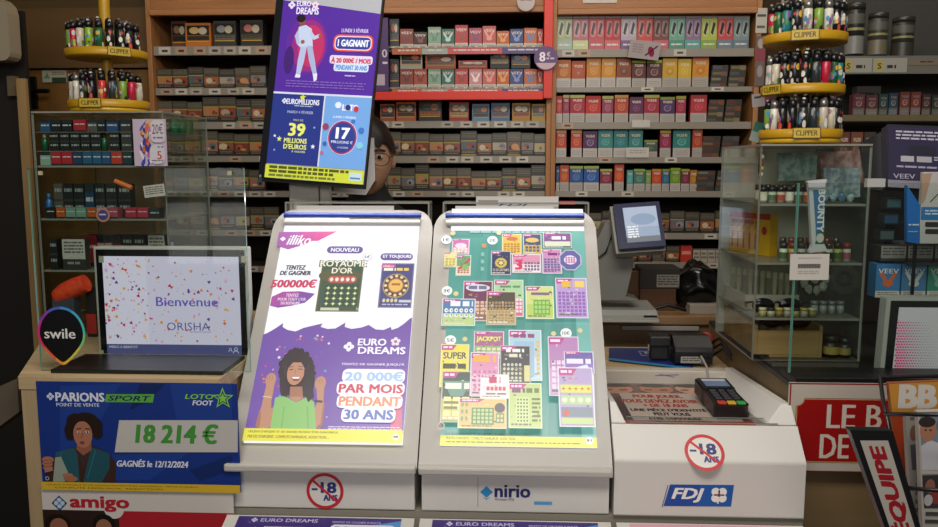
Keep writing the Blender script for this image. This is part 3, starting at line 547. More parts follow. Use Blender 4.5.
c.pp([(305, 372), (311, 371), (315, 398), (309, 404), (305, 394)], hr); c.pp([(288, 378), (284, 376), (282, 397), (288, 399)], hr)
# dreams logo and claim
c.clover(*c.px(349.5, 348.5), .013, '#f4f0fa', '#6c4aa2'); c.text('EURO', c.R(358.5, 340.5, 387, 347.5), '#f8f6fc', .035); c.text('DREAMS', c.R(358.5, 348.8, 406, 356), '#f8f6fc', .035)
for i in range(5): a = radians(90+72*i); u, v = c.px(396, 343.5); c.ell(u+.007*cos(a), v+.007*sin(a), .0045, .0045, '#f0d8e0', 8); c.k -= 1
c.k += 1; c.text("TENTEZ DE GAGNER JUSQU'À", c.R(342, 364.5, 405, 368), '#f4ecf8', .02)
for r in ((343, 371, 405.5, 384.5), (337.5, 383.5, 405, 397), (337.5, 396.5, 403, 410), (342, 409.5, 396, 424)): c.rr(c.R(*r), W_, .35)
for s_, r, col in (('20 000€', (345.5, 373.5, 404, 383), '#9cc0ec'), ('PAR MOIS', (339.5, 386, 403.5, 395), '#c4304a'), ('PENDANT', (339.5, 398.5, 401.5, 408), '#e0885c'), ('30 ANS', (344.5, 411.5, 394, 421.5), '#5266b4')): c.text(s_, c.R(*r), col, .045)
c.lines(c.R(329, 428.5, 402, 432.5), '#d8cce8', 2)
r = c.R(247, 434, 402.5, 446); u0, u1 = X0, X1; Yl = mat('#e8e254', .3, 0, EM); v1 = Y0+.0275
c.rect((u0, Y0, u1, v1), Yl); c.text('LES JEUX D\'ARGENT ET DE HASARD PEUVENT ÊTRE DANGEREUX :', (u0+.01, Y0+.017, u0+.2, Y0+.024), '#3a3a14', .012); c.text('PERTES D\'ARGENT, CONFLITS FAMILIAUX, ADDICTION…', (u0+.01, Y0+.006, u0+.18, Y0+.013), '#3a3a14', .012)
c.ell(u1-.014, Y0+.013, .007, .007, '#f0f0e8', 12); c.lines((u1-.019, Y0+.0105, u1-.009, Y0+.0155), '#5a5a28', 1, .85)
c.build('poster', d1)
# round age sign
def agesign(name, parent, px, Y, r):
    q = at(*px, Y=Y); c = Canvas((q.x, Y, q.z), DU, (0, 0, 1), rough=.35); age(c, 0, 0, r); return c.build(name, parent)
def age(c, u, v, r):
    c.ell(u, v, r, r, '#d8d4ce', 36); nv = '#2c3672'
    c.text('-18', (u-.72*r, v-.12*r, u+.62*r, v+.5*r), nv, .05); c.text('ANS', (u-.1*r, v-.55*r, u+.68*r, v-.2*r), nv, .05)
    c.ring(u, v, r*.83, r, '#c0262c', 48); a = radians(-42); c.line((u-.86*r*cos(a), v-.86*r*sin(a)), (u+.86*r*cos(a), v+.86*r*sin(a)), r*.13, '#c0262c')
agesign('age_limit_sign', d1, (325, 491), 1.5595, .0385)
# ---------------- display with the printed scratch tickets
d2, O2 = display(-.1735, .2185, 'sloping lottery display whose green poster is covered with printed scratch tickets')
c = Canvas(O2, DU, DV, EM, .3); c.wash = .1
a0, a1 = c.px(440, 445)[0], c.px(597, 445)[0]; t1 = c.px(515, 231)[1]; b0 = Y0
c.mb.prism([c.p(a0, b0)-c.N*.003, c.p(a1, b0)-c.N*.003, c.p(a1, .622)-c.N*.003, c.p(a0, .622)-c.N*.003], c.N*.003, mat('#f4f4f8', .3, 0, EM*1.1))
c.rect((a0, b0, a1, .622), W_); yb = c.px(517, 436.5)[1]
c.rect((a0, yb, a1, t1), '#3f887d'); c.rect((a0, yb, a0+.09, t1-.02), '#4c968b'); c.rect((a1-.03, yb, a1, t1), '#66aca2')
for rx in range(6): c.pp([(444+rx*24, 436), (452+rx*24, 436), (490+rx*16, 232), (484+rx*16, 232)], '#479086'); c.k -= 1
c.k += 1; c.rect((a0, c.px(515, 214)[1], a1, c.px(515, 209)[1]), W_)
c.rect((a0+.0, .6, a1, .61), mat('#ffffff', .3, 0, 1.4))
c.rect((a0, b0, a1, yb), Yl)
c.text('LES JEUX D\'ARGENT ET DE HASARD PEUVENT ÊTRE DANGEREUX :', (a0+.012, b0+.022, a0+.19, b0+.029), '#3c3c10', .012); c.text('PERTES D\'ARGENT, CONFLITS FAMILIAUX, ADDICTION…', (a0+.012, b0+.0125, a0+.16, b0+.0195), '#3c3c10', .012); c.lines((a0+.012, b0+.004, a1-.03, b0+.0095), '#7a7a30', 1)
c.ell(a1-.015, b0+.015, .008, .008, W_, 12); c.lines((a1-.02, b0+.012, a1-.01, b0+.018), '#5a5a28', 1, .85)
def ticket(x0, y0, x1, y1, bgc, edge, title=None, tcol='#f4ecd8', tb='#a03a7a', body=None, grid=None, gcol='#f0e8c8', shape='r', pan=None, tabs=True, th=.2):
    r = c.R(x0, y0, x1, y1); w, h = r[2]-r[0], r[3]-r[1]; q = .0022
    c.rect(r, edge); c.rect((r[0]+q, r[1]+q, r[2]-q, r[3]-q), bgc)
    def S(a, b, d, e): return (r[0]+a*w, r[1]+b*h, r[0]+d*w, r[1]+e*h)
    if body: c.rect(S(.04, .03, .96, .45), body)
    if tabs: c.poly([S(.03, .98, 0, 0)[:2], S(.03, .86, 0, 0)[:2], S(.42, .86, 0, 0)[:2], S(.55, .98, 0, 0)[:2]], '#b83a84'); c.lines(S(.08, .89, .4, .95), '#f4d8ec', 1, .8)
    if title:
        tt = title.split('/'); 
        for i, s_ in enumerate(tt): b = .84-th*(i+1); c.text(s_, S(.06, b, .94, b+th*.86), tb, .07); c.text(s_, S(.08, b+.01, .92, b+th*.84), tcol, .035)
    if pan: c.rect(S(*pan[:4]), pan[4])
    if grid: nx, ny, ga = grid; c.grid(S(*ga), nx, ny, gcol, .72, shape)
    c.lines(S(.08, .04, .7, .1), '#e0dcd0' if bgc < '#8' else '#6a6458', 1, .6); rn = random.Random(int(x0*31+y0)); pal = [mixc(bgc, '#202028', .35), mixc(bgc, '#ffffff', .4), mixc(body or bgc, '#c83a70', .4), mixc(body or bgc, '#e8c840', .5), '#4a4a58', '#d8d4c8']
    for _ in range(16):
        a, b = rn.uniform(.06, .86), rn.uniform(.1, .82); c.rect(S(a, b, a+rn.uniform(.03, .1), b+rn.uniform(.015, .05)), rn.choice(pal)); c.k -= 1
    c.k += 1
    return S
def bubble(x, y, s_):
    u, v = c.px(x, y); c.ell(u, v, .0125, .0125, '#f0f4f2', 20); c.text(s_, (u-.008, v-.0045, u+.008, v+.005), '#3a4a5a', .02)
for x, y, s_ in ((446.5, 240, '1€'), (492.5, 240.5, '2€'), (447, 291, '3€'), (450.5, 340.5, '5€'), (566, 333.5, '10€')): bubble(x, y, s_)
for x, y, col in ((453, 233.5, '#d8c890'), (499, 233, '#e8d8a0'), (484, 246, '#c88a5a'), (456, 294, '#d8d08a'), (465, 339.5, '#d8c880'), (553.5, 334, '#d8c890'), (580, 331, '#d8c890')): blob(x, y, 2.6, 2.4, col, 10)
c.lines(c.R(470, 232, 560, 235), '#a8ccc4', 1, .4); c.lines(c.R(481, 253, 484, 275), '#8abab0', 3, .5)
ticket(452, 239.5, 469.5, 255, '#cc6aa0', '#e8d8e0', body='#e0a8c4', grid=(4, 2, (.1, .1, .9, .45)))
c.ell(*c.px(461, 246.5), .014, .008, '#f0d8e8', 14)
ticket(444, 252.5, 457, 268, '#e8e090', '#d8d0b0', grid=(3, 3, (.1, .1, .9, .6)), gcol='#c8a850')
ticket(456, 256, 471, 276.5, '#6a9a6a', '#d8dcd0', body='#e8d8b8', grid=(4, 3, (.1, .1, .9, .42)), gcol='#b85a5a'); c.line(c.px(459, 270), c.px(470, 260), .005, '#c83a50'); blob(465, 268, 3, 3, '#7ab85a')
ticket(502, 235, 521.5, 255.5, '#e0b84a', '#e8dcb0', grid=(5, 4, (.08, .1, .92, .55)), gcol='#b87a2a'); c.ell(*c.px(512, 240), .014, .006, '#c86a3a', 12)
ticket(523, 235, 541.5, 255.5, '#3c4478', '#d0c8b0', body='#c8a850', grid=(4, 2, (.1, .1, .9, .4)), gcol='#4a4a70'); c.ell(*c.px(532, 241.5), .016, .007, '#d8b860', 14)
S = ticket(543, 234, 571.5, 249.5, '#7a4a8a', '#c8d0c0', body='#3a5a44'); c.rect(S(.05, .12, .95, .42), '#d8dcc0'); c.lines(S(.3, .5, .8, .75), '#f0e8f0', 1, .85)
S = ticket(491, 252.5, 511, 276.5, '#2c3454', '#c8c0c8'); c.ring(*c.px(501, 264.5), .008, .014, '#d0b050', 20); c.star(*c.px(501, 264.5), .009, '#e8d070', 6); c.lines(S(.1, .12, .9, .25), '#b8b0a0', 2)
S = ticket(512, 256, 541, 274.5, '#d88aa8', '#e8d8dc', body='#f0dce0', grid=(5, 3, (.42, .1, .95, .6)), gcol='#6a5a80'); c.text('3', S(.1, .15, .36, .7), '#d0305a', .06)
S = ticket(542, 251, 561.5, 275.5, '#c88ab8', '#d8d0dc', grid=(5, 5, (.08, .1, .92, .62)), gcol='#4a5a90'); c.lines(S(.3, .72, .9, .84), '#7a2a6a', 1, .85)
u, v = c.px(570, 262); c.poly([(u+.028*cos(radians(22.5+45*i)), v+.031*sin(radians(22.5+45*i))) for i in range(8)], '#c0b8d0'); c.poly([(u+.025*cos(radians(22.5+45*i)), v+.028*sin(radians(22.5+45*i))) for i in range(8)], '#5a5a9a'); c.ell(u, v, .015, .013, '#e8d8e8', 16); c.grid((u-.012, v-.009, u+.012, v+.009), 4, 3, '#b04a90', .7)
ticket(463, 283, 492.5, 323, '#6a3450', '#d8c8c0', body='#8a5a50', grid=(5, 4, (.1, .15, .9, .5)), gcol='#e0b8a0'); c.ell(*c.px(478, 290), .028, .01, '#d8d4e0', 16); c.lines(c.R(469, 288, 487, 292), '#6a6a8a', 1, .85)
ticket(494, 282, 523.5, 319, '#a8d09a', '#d8e0c8', body='#d8588a', grid=(6, 4, (.3, .1, .95, .5)), gcol='#f0d8e0'); c.lines(c.R(500, 288, 521, 292), '#5a8a5a', 1)
S = ticket(442, 301, 475.5, 328, '#4a78a8', '#dce4e8', body='#b8d080'); c.lines(S(.25, .68, .92, .9), '#f0f0f4', 1, .85)
c.grid(S(.06, .45, .95, .66), 6, 1, '#f0f0f0', .8, 'e'); c.grid(S(.06, .28, .95, .46), 6, 1, '#e4e8ee', .8, 'e'); c.grid(S(.08, .3, .95, .64), 6, 2, '#2a3450', .3, 'e')
ticket(486.5, 294, 516, 327.5, '#4a4038', '#d0c0a0', body='#c0a878', grid=(8, 7, (.06, .06, .94, .7)), gcol='#a88a58'); c.grid(c.R(489, 304, 514, 326), 5, 4, '#3c342c', .35, 's')
S = ticket(525.5, 289, 553.5, 321.5, '#d0d880', '#e8ecc8', body='#b8cc60'); c.rect(S(.28, .12, .86, .58), '#6aa83a'); c.grid(S(.3, .15, .84, .55), 4, 3, '#a8d070', .7); c.lines(S(.2, .64, .95, .8), '#7a5a80', 1)
S = ticket(555.5, 281, 587, 321, '#b898d0', '#e0d8e8', grid=(7, 7, (.06, .05, .94, .66)), gcol='#8a58b0'); c.lines(S(.2, .74, .6, .92), '#e8b830', 1, .85); c.lines(S(.62, .74, .92, .92), '#f0d060', 1, .85)
# five-euro block
S = ticket(440.5, 347, 469, 390, '#e8d848', '#e8e0a0', 'SUPER', '#4a4428', '#f8f0a0', th=.2); c.lines(S(.1, .4, .9, .54), '#3a3a2c', 1, .85); c.lines(S(.1, .1, .9, .3), '#a88a30', 2)
S = ticket(441.5, 374, 472.5, 425, '#2c4438', '#b8c0a0', body='#c0b860'); c.poly([S(.05, .8, 0, 0)[:2], S(.3, .5, 0, 0)[:2], S(.7, .5, 0, 0)[:2], S(.95, .8, 0, 0)[:2]], '#5a8a7a'); c.lines(S(.12, .62, .9, .76), '#e8f0d8', 1, .85); c.grid(S(.06, .1, .94, .5), 3, 3, '#e8e090', .8); c.lines(S(.1, .2, .9, .4), '#6a6a30', 2)
ticket(474, 334.5, 504, 361, '#a8588a', '#e0d0d0', 'JACKPOT', '#f0e070', '#5a7a3a', body='#88a868', grid=(5, 2, (.08, .1, .92, .4)), gcol='#d8d8a8', th=.28)
ticket(508.5, 333.5, 541.5, 384, '#a8ccd8', '#dce8e8', body='#c0dce8', grid=(1, 8, (.82, .1, .95, .8)), gcol='#e0b060'); c.rect(c.R(514, 345, 534, 380), '#94b8d8'); c.lines(c.R(513, 337.5, 534, 342), '#8a3a6a', 1, .85)
ticket(500, 349, 530.5, 387.5, '#34343c', '#b0b0a8', body='#4a4a48', grid=(5, 4, (.08, .1, .72, .55)), gcol='#c8c8a8', shape='e'); c.lines(c.R(506, 352.5, 524, 356.5), '#e8e8e8', 1, .85); c.lines(c.R(509, 357.5, 521, 361.5), '#e0d8b8', 1, .85); c.rect(c.R(524, 369, 529.5, 385), '#d8d08a')
ticket(470.5, 356, 499, 400, '#d88ab0', '#e8d8e0', body='#e8b8c8', grid=(5, 5, (.08, .1, .92, .6)), gcol='#c06a9a', shape='e'); c.lines(c.R(474, 359, 496, 367), '#e8a838', 1, .85)
S = ticket(480.5, 378, 509, 402, '#f0e8e8', '#e8e0e0'); c.lines(S(.3, .58, .7, .9), '#c03060', 1, .85); c.grid(S(.2, .3, .9, .5), 5, 1, '#d04858', .8); c.lines(S(.2, .08, .9, .22), '#7a6a70', 1)
S = ticket(458.5, 402, 506.5, 432, '#e0b870', '#f0dcb0'); c.rect(S(.28, .12, .74, .68), '#4a7a48'); c.grid(S(.3, .15, .72, .66), 5, 4, '#b8c878', .72); c.rect(S(.78, .18, .95, .5), '#5a7a50'); c.grid(S(.79, .2, .94, .48), 2, 2, '#c8c880', .7); c.ell(*S(.86, .68, 0, 0)[:2], .011, .011, '#3a3a40', 14); c.grid(S(.04, .2, .22, .9), 2, 3, '#7a9a6a', .7, 'e')
S = ticket(508.5, 387, 541.5, 432, '#b8cc7a', '#e0e8c0'); c.lines(S(.1, .76, .5, .88), '#7a3a6a', 1, .85); c.lines(S(.54, .76, .92, .88), '#5a6a2a', 1, .85); c.rect(S(.22, .1, .62, .68), '#c8d890'); c.grid(S(.24, .12, .6, .66), 4, 7, '#4a5a34', .6, 'e'); c.lines(S(.7, .1, .95, .66), '#5a6a3a', 6, .5)
ticket(548, 341, 579, 400, '#b078b0', '#e0d8e0', body='#c898c8', grid=(5, 5, (.08, .1, .92, .6)), gcol='#e8d0e8', th=.12)
S = ticket(563.5, 356, 593, 378, '#5a50a0', '#d8d0e4', body='#8a68b8'); c.lines(S(.08, .4, .9, .66), '#e8e0f4', 1, .85)
c.pp([(575, 372), (586, 369), (593, 380), (594, 415), (588, 428), (584, 428)], '#d8e0e8'); c.pp([(578, 374), (586, 372), (591, 382), (592, 414), (587, 424)], '#c8a0d0')
S = ticket(558, 372, 593, 431, '#b098c8', '#e0dce8', th=.12); c.rect(S(.06, .56, .94, .7), '#d8d858'); c.grid(S(.06, .57, .94, .69), 5, 1, '#c85a3a', .7, 's'); c.rect(S(.06, .36, .94, .52), '#a8c898'); c.grid(S(.06, .38, .94, .5), 4, 1, '#e8e8b8', .7, 'e'); c.rect(S(.06, .16, .94, .32), '#6a7a8a'); c.ell(*S(.2, .22, 0, 0)[:2], .007, .007, '#c83a3a', 10); c.rect(S(.06, .04, .94, .14), '#b8d078')
c.ring(*c.px(441.5, 430), .006, .008, '#c88a8a', 16)
c.build('poster', d2)
# sticker with the diamond emblem
q = at(478, 505, Y=1.5595); c = Canvas((q.x, 1.5595, q.z), DU, (0, 0, 1), rough=.4)
u, v = c.px(486.5, 492); c.poly([(u-.013, v), (u, v-.012), (u+.013, v), (u, v+.012)], '#2a86bc'); c.poly([(u-.008, v-.01), (u, v-.017), (u+.008, v-.01), (u, v-.014)], '#4a9ac8')
c.text('nirio', c.R(494.5, 485, 530.5, 497.5), '#262a66', .035); c.text('Groupe FDJ', c.R(495, 498, 514, 501), '#3a3a6a', .01); c.rect(c.R(534, 501.5, 552, 504.5), '#4a9ad0')
c.rect(c.R(477.6, 477, 478.2, 507), '#9a968f'); c.build('brand_sticker', d2)
# back fascia lettering on the clear cover of display two
q = at(510, 203, Y=2.08); c = Canvas((q.x, 2.0, q.z), DU, (0, 0, 1)); c.mb.box(q.x-.085, q.x+.12, 2.0, 2.006, q.z-.012, q.z+.02, mat('#c8c2bc')); c.text('FDJ', c.R(498, 203.5, 528, 207), '#2c3a7c', .03, .3); c.rect(c.R(478, 200, 498, 204.5), '#8a8480'); c.rect(c.R(560, 201, 575, 204.5), '#c0342c'); c.build('rear_sign', d2)
# ---------------------------------------------------------------- flat bet-slip trays in front
def tray(x0, x1, label, draw, col='#3a2a70'):
    t = thing('slip_tray', label, 'tray', ((x0+x1)/2, 1.4, .7), 'poster trays along the counter front')
    A = (1.545, .789); B = (1.12, .66)
    MB().prism([(x0+.004, A[0], A[1]), (x0+.004, B[0], B[1]), (x0+.004, B[0], B[1]-.03), (x0+.004, 1.545, .6)], (x1-x0-.008, 0, 0), mat('#c4c0b8', .4)).build('body', t, .003)
    V = Vector((0, A[0]-B[0], A[1]-B[1])).normalized(); c = Canvas(Vector((x0+.03, B[0], B[1]))+DU.cross(V)*.0006, DU, V, rough=.3); L = sqrt((A[0]-B[0])**2+(A[1]-B[1])**2)
    c.w = x1-x0-.06; c.L = L; c.rect((0, .01, c.w, L-.006), col); draw(c); c.build('poster', t); return t
def dreams(c):
    L = c.L; w = c.w; rn = random.Random(4)
    for i in range(70): c.ell(rn.uniform(.0, w), rn.uniform(.02, L-.01), .0018, .0018, rn.choice(['#6a5aa8', '#8a4a9a', '#4a5ab0']), 6); c.k -= 1
    c.k += 1; c.poly([(w*.78, L-.03), (w, L-.012), (w, L-.09), (w*.74, L-.09)], '#4a8ac0'); c.poly([(w*.9, L-.05), (w, L-.035), (w, L-.09), (w*.88, L-.09)], '#5aa860')
    c.clover(.035, L-.017, .007, '#c8c0e0', '#3a2a70'); c.text('EURO DREAMS', (.048, L-.022, .165, L-.012), '#b8b0d8', .03); c.text("TENTEZ DE GAGNER JUSQU'À", (w*.58, L-.024, w*.88, L-.015), '#b8b0d8', .01)
    c.rr((w*.58, L-.058, w*.97, L-.026), '#d8d4e4', .3); c.text('20 000€', (w*.6, L-.05, w*.95, L-.03), '#6a9ac8', .04); c.rr((w*.56, L-.088, w*.97, L-.054), '#d8d4e4', .3); c.text('PAR MOIS', (w*.58, L-.082, w*.95, L-.058), '#b82c44', .04)
    c.rect((w*.18, L-.09, w*.42, L-.036), '#d8c8d0'); c.rect((w*.19, L-.088, w*.41, L-.04), '#b84a68'); c.grid((w*.2, L-.085, w*.4, L-.05), 5, 3, '#5a9ab8', .7)
tray(-.5705, -.1765, 'purple poster tray below the display with the cheering woman', dreams)
tray(-.1735, .2185, 'purple poster tray below the display with the scratch tickets', dreams)
def pink(c):
    L = c.L; w = c.w; rn = random.Random(5)
    for i in range(50): c.ell(rn.uniform(0, w), rn.uniform(.02, L-.01), .002, .0014, rn.choice(['#b87a8a', '#8a5a7a', '#d8a8b0']), 6); c.k -= 1
    c.k += 1; c.text('TIRAGE', (w*.6, L-.034, w*.83, L-.018), '#4a3a6a', .04); c.text('TOUS LES', (w*.55, L-.054, w*.85, L-.038), '#4a3a6a', .04); c.text('EURO', (w*.22, L-.056, w*.34, L-.042), '#4a3a6a', .04); c.clover(w*.38, L-.049, .007, '#6a5a8a', '#c890a0')
tray(.2215, .598, 'pink poster tray below the white payment housing', pink, '#cc98a4')
# ================================================================ WHITE PAYMENT HOUSING
XA, XB = .2215, .5985
t = thing('payment_housing', 'white counter housing with a sunken tray and a red no-minors sign', 'counter unit', ((XA+XB)/2, 1.75, .8))
fr = [(1.553, .797), (1.553, .914), (1.612, .972)]
MB().prism([(XA, y, z) for y, z in fr+[(1.63, .95), (2.07, .935), (2.07, .797)]], (XB-XA, 0, 0), WHITE).build('body', t, .004)
ch = [(1.6125, .9722), (1.648, 1.006), (2.075, .975), (2.075, .9365), (1.632, .952)]
def cheek(xt, xb, out):
    P = []
    vs = [Vector((out, y, z)) for y, z in ch]+[Vector((xt if i in (1, 2) else xb, y, z)) for i, (y, z) in enumerate(ch)]
    n = 5; fs = [list(range(5)), list(range(5, 10))[::-1]]+[(i, n+i, n+(i+1) % n, (i+1) % n) for i in range(n)]
    mb = MB(); mb.add(vs, fs, WHITE); return mb
cheek(.578, .535, XB-.001).build('side_cheek', t, .002); cheek(.2217+.012, .2217+.03, XA+.0005).build('side_cheek', t, .002)
MB().box(XA+.013, .577, 2.04, 2.0745, .9365, .973, mat('#bdb6aa', .45)).build('rear_rim', t, .003)
V = Vector((0, 2.04-1.632, .9375-.9518)).normalized(); c = Canvas(Vector((XA+.03, 1.632, .9525)), DU, V, rough=.25); L = sqrt((2.04-1.632)**2+.0143**2); w = .545-XA-.03
c.rect((0, .006, w, L-.01), '#8a4a40'); c.rect((0, L*.45, w, L-.01), '#6a4a40')
for u, col in ((.03, '#b8806a'), (.13, '#a87058'), (.22, '#c09078')): c.ell(u, L-.06, .042, .05, col, 16); c.ell(u, L-.025, .04, .02, '#2c2018', 12); c.rect((u-.03, L-.075, u-.012, L-.065), '#3a2820'); c.rect((u+.008, L-.075, u+.026, L-.065), '#3a2820'); c.line((u-.012, L-.13), (u+.012, L-.13), .008, '#9a4a44')
c.rect((0, L*.12, w*.3, L*.62), '#4a3a38'); c.poly([(w*.1, L*.2), (w*.72, L*.14), (w*.8, L*.68), (w*.5, L*.74), (w*.16, L*.6)], '#b0a098'); c.rect((w*.1, .04, w*.9, L*.74), '#b8a89e'); c.rect((0, .006, w, L*.15), '#9a4a40')
for s_, a, b, col in (('POUR JOUER,', (0.201, 0.605), (0.606, 0.700), '#a83a2c'), ('VOUS DEVEZ AVOIR', (0.072, 0.510), (0.698, 0.590), '#a83a2c'), ('+ DE 18 ANS', (0.238, 0.420), (0.588, 0.490), '#a83a2c'), ('UNE PIÈCE D\'IDENTITÉ', (0.118, 0.330), (0.698, 0.395), '#3a3434'), ('PEUT VOUS', (0.275, 0.245), (0.551, 0.305), '#3a3434'), ('ÊTRE DEMANDÉE', (0.220, 0.165), (0.606, 0.225), '#3a3434')): c.text(s_, (a[0]*w, a[1]*L, b[0]*w, b[1]*L), col, .03)
c.build('tray_poster', t)
MB().box(XA+.035, .56, 1.612, 1.648, .9732, .9755, GLASS, AEDGE).build('clear_lip', t)
q = at(704.5, 452.5, Y=1.58); nV = Vector((0, .059, .058)).normalized(); c = Canvas(Vector((0, 1.553, .914)), DU, nV, rough=.35); u, v = c.px(704.5, 452.5)
u2, _ = c.px(725, 452.5); c.k = 3; age(c, u, v, min(u2-u, .0395)); c.build('age_limit_sign', t)
c = Canvas(Vector((0, 1.5525, .8)), DU, (0, 0, 1), rough=.35); P = PXX = [c.px(*p) for p in ((670, 484.5), (734, 485), (731, 506.5), (663.5, 506))]
c.poly(P[::-1], '#1e4a9a'); A = [c.px(*p) for p in ((700, 484.8), (734, 485), (731, 506.5), (696, 506.3))]; c.poly(A[::-1], '#1a5aa8')
c.text('FDJ', c.R(671.5, 488, 704, 502.5), '#ece8e2', .035, .25); u, v = c.px(719, 495)
for a in (45, 135, 225, 315): c.ell(u+.0095*cos(radians(a)), v+.0095*sin(radians(a)), .0085, .0085, '#ece8e2', 14); c.k -= 1
c.k += 1; c.rect((u-.003, v-.003, u+.003, v+.003), '#7a3a3a'); c.line((u, v-.004), (u-.002, v-.018), .003, '#ece8e2'); c.line(c.px(668, 485), c.px(662, 507), .0015, '#2c4a8a')
c.build('brand_plate', t)
c = Canvas(Vector((.38, 2.0395, .9735)), DU, (0, 0, 1)); q = c.px(680, 375); c.N
c2 = Canvas(Vector((.3, 2.039, .94)), DU, (0, 0, 1)); c2.text('MERCI', (.09, .014, .15, .026), '#5a5a80', 0, .3) if False else c2.line((.09, .02), (.15, .023), .002, '#6a6a90'); c2.line((.1, .024), (.14, .016), .0015, '#6a6a90'); c2.build('pen_scribble', t)
# card payment terminal lying in the tray
q = at(720, 402, Z=.962); t = thing('card_terminal', 'black card payment terminal with coloured keys lying in the white tray', 'card terminal', (q.x, q.y, .957), rot=(radians(3), 0, radians(1)))
def Lb(pts): return [Vector(p) for p in pts]
M0 = parent_world(t)
def wl(mb): mb.v = [M0 @ p for p in mb.v]; return mb
w, l = .038, .094
m = MB(); P = [(-w*.8, -l), (w*.8, -l), (w, -l*.9), (w*.95, 0), (w*1.02, l*.2), (w*1.0, l*.92), (w*.8, l), (-w*.8, l), (-w*1.0, l*.92), (-w*1.02, l*.2), (-w*.95, 0), (-w, -l*.9)]
m.prism([(x, y, 0) for x, y in P], (0, 0, .03), mat('#141416', .35)); wl(m).build('housing', t, .005)
m = MB(); m.box(-w*.9, w*.9, l*.1, l*.85, .0302, .036, mat('#1e2024', .3)); m.box(-w*.72, w*.72, l*.22, l*.6, .0362, .0368, mat('#5a6f88', .2, 0, .25)); m.box(-w*.72, w*.72, l*.6, l*.76, .0362, .0368, mat('#a8a8b0', .3, 0, .2)); wl(m).build('screen', t)
for i in range(3):
    for j in range(4): wl(MB().box(-.026+i*.02, -.012+i*.02, -.075+.018+j*.017, -.065+.018+j*.017, .0302, .0345, mat('#3a3a40', .4))).build('key', t, .0012)
for i, col in enumerate(('#c0342c', '#c8a42c', '#3a9a4a')): wl(MB().box(-.029+i*.021, -.011+i*.021, -.088, -.072, .0302, .0348, mat(col, .4))).build('coloured_key', t, .0015)
m = MB(); P_ = [(0, l*.98, .02), (0, l*1.15, .03), (.005, l*1.5, .045), (.0, l*1.9, .06)]; m.tube(P_, .003, mat('#8a8680')); wl(m).build('cable', t)
# ================================================================ HANGING CUSTOMER SCREEN
pO = Vector((-.489, 2.0314, 1.4602)); rU = Vector((.97889, -.19368, -.06533)); rV = Vector((.0927, .13583, .98639)); rU.normalize(); rV = (rV-rU*rV.dot(rU)).normalized(); rN = rU.cross(rV)
W, H = .27, .53
t = thing('hanging_screen', 'tall portrait advertising screen tilted on a grey post in front of the clerk', 'screen', pO)
O = pO-rU*W/2
def slabP(u0, v0, u1, v1, d0, d1, m): return MB().prism([O+rU*u0+rV*v0+rN*d0, O+rU*u1+rV*v0+rN*d0, O+rU*u1+rV*v1+rN*d0, O+rU*u0+rV*v1+rN*d0], rN*(d1-d0), m)
slabP(-.022, -.01, W+.003, H+.016, -.014, -.002, mat('#15171c', .35)).build('bezel', t, .004)
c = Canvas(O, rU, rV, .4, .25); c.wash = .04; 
def sp(*pts): return [c.px(*p) for p in pts]
def SX(pts, col): c.poly([(min(max(u, 0), W), v) for u, v in sp(*pts)][::-1], col)
_t = c.text
ANG = 0
c.rect((0, 0, W, H), '#a4a6ac'); hv = sp((281, 0), (383, 14))
vA, vB = hv[0][1], hv[1][1]; v0 = (vA+vB)/2; mid = sum(p[1] for p in sp((276, 89), (369, 99)))/2; yl = sum(p[1] for p in sp((268, 164), (361, 169)))/2
c.poly([(0, mid), (W, mid), (W, vB), (0, vA)], '#4a2592'); c.rect((W*.05, v0+.03, W*.9, v0+.05), '#8c90a0')
def TS(s_, r, col, b=.03, sh=0): c.text(s_, c.R(*r), col, b, sh)
c.clover(*c.px(292, 5), .011, '#d8d0e8', '#4a2592'); TS('EURO', (297, 1, 311.5, 6.5), '#dcd4ec'); TS('DREAMS', (296.5, 7.5, 319, 14.5), '#dcd4ec')
for k in range(5): a = radians(90+72*k); u, v = c.px(315.5, 5); c.ell(u+.006*cos(a), v+.006*sin(a), .004, .004, '#e0c8d8', 8); c.k -= 1
c.k += 1
def bl(cx, cy, a, b, col, n=20): u, v = c.px(cx, cy); u2 = c.px(cx+a, cy)[0]; v2 = c.px(cx, cy-b)[1]; c.ell(u, v, u2-u, v2-v, col, n)
bl(307, 45, 21, 30, '#5c2490', 28); bl(309, 46, 17, 26, '#8a2678', 28); bl(311, 46, 13, 21, '#b42c5c', 28); bl(289, 60, 5, 14, '#3a1c6a')
# dancing figure in white
SX([(299, 27), (306, 25), (312, 29), (313, 47), (301, 48), (297, 44)], '#b8c4e0'); SX([(301, 47), (307, 47), (304, 62), (300, 76), (296, 75), (298, 60)], '#a8b4d8'); SX([(307, 46), (312.5, 46), (315, 60), (317, 74), (313, 75), (309, 60)], '#9ca8d0')
SX([(311, 30), (315, 36), (320, 34), (321, 37), (314, 40), (310, 37)], '#b0bcdc'); SX([(299, 29), (295, 36), (297, 44), (300, 44), (299, 36)], '#a4b0d4'); bl(320.5, 36, 1.8, 1.8, '#8a5040'); bl(303, 42, 2, 2, '#8a5040')
bl(302.5, 21, 3.6, 5, '#7a4838'); bl(301.5, 18.5, 4.6, 4, '#1c1420'); SX([(296, 74), (301, 75), (300, 78), (295, 77.5)], '#d8d4e0'); SX([(313, 74), (317.5, 73.5), (317, 80), (314, 82)], '#d8d4e0')
TS('LUNDI 3 FÉVRIER', (342, 28, 369, 33), '#c8bce0', .02)
c.rr(c.R(333.5, 35, 373.5, 52), '#d8482c', .35); c.rr(c.R(335, 36.5, 372, 50.5), '#e8c8d8', .35); c.rr(c.R(336, 37.5, 371, 49.5), '#2c3a90', .35); TS('1 GAGNANT', (338, 40, 369.5, 47), '#dfe2f0', .04)
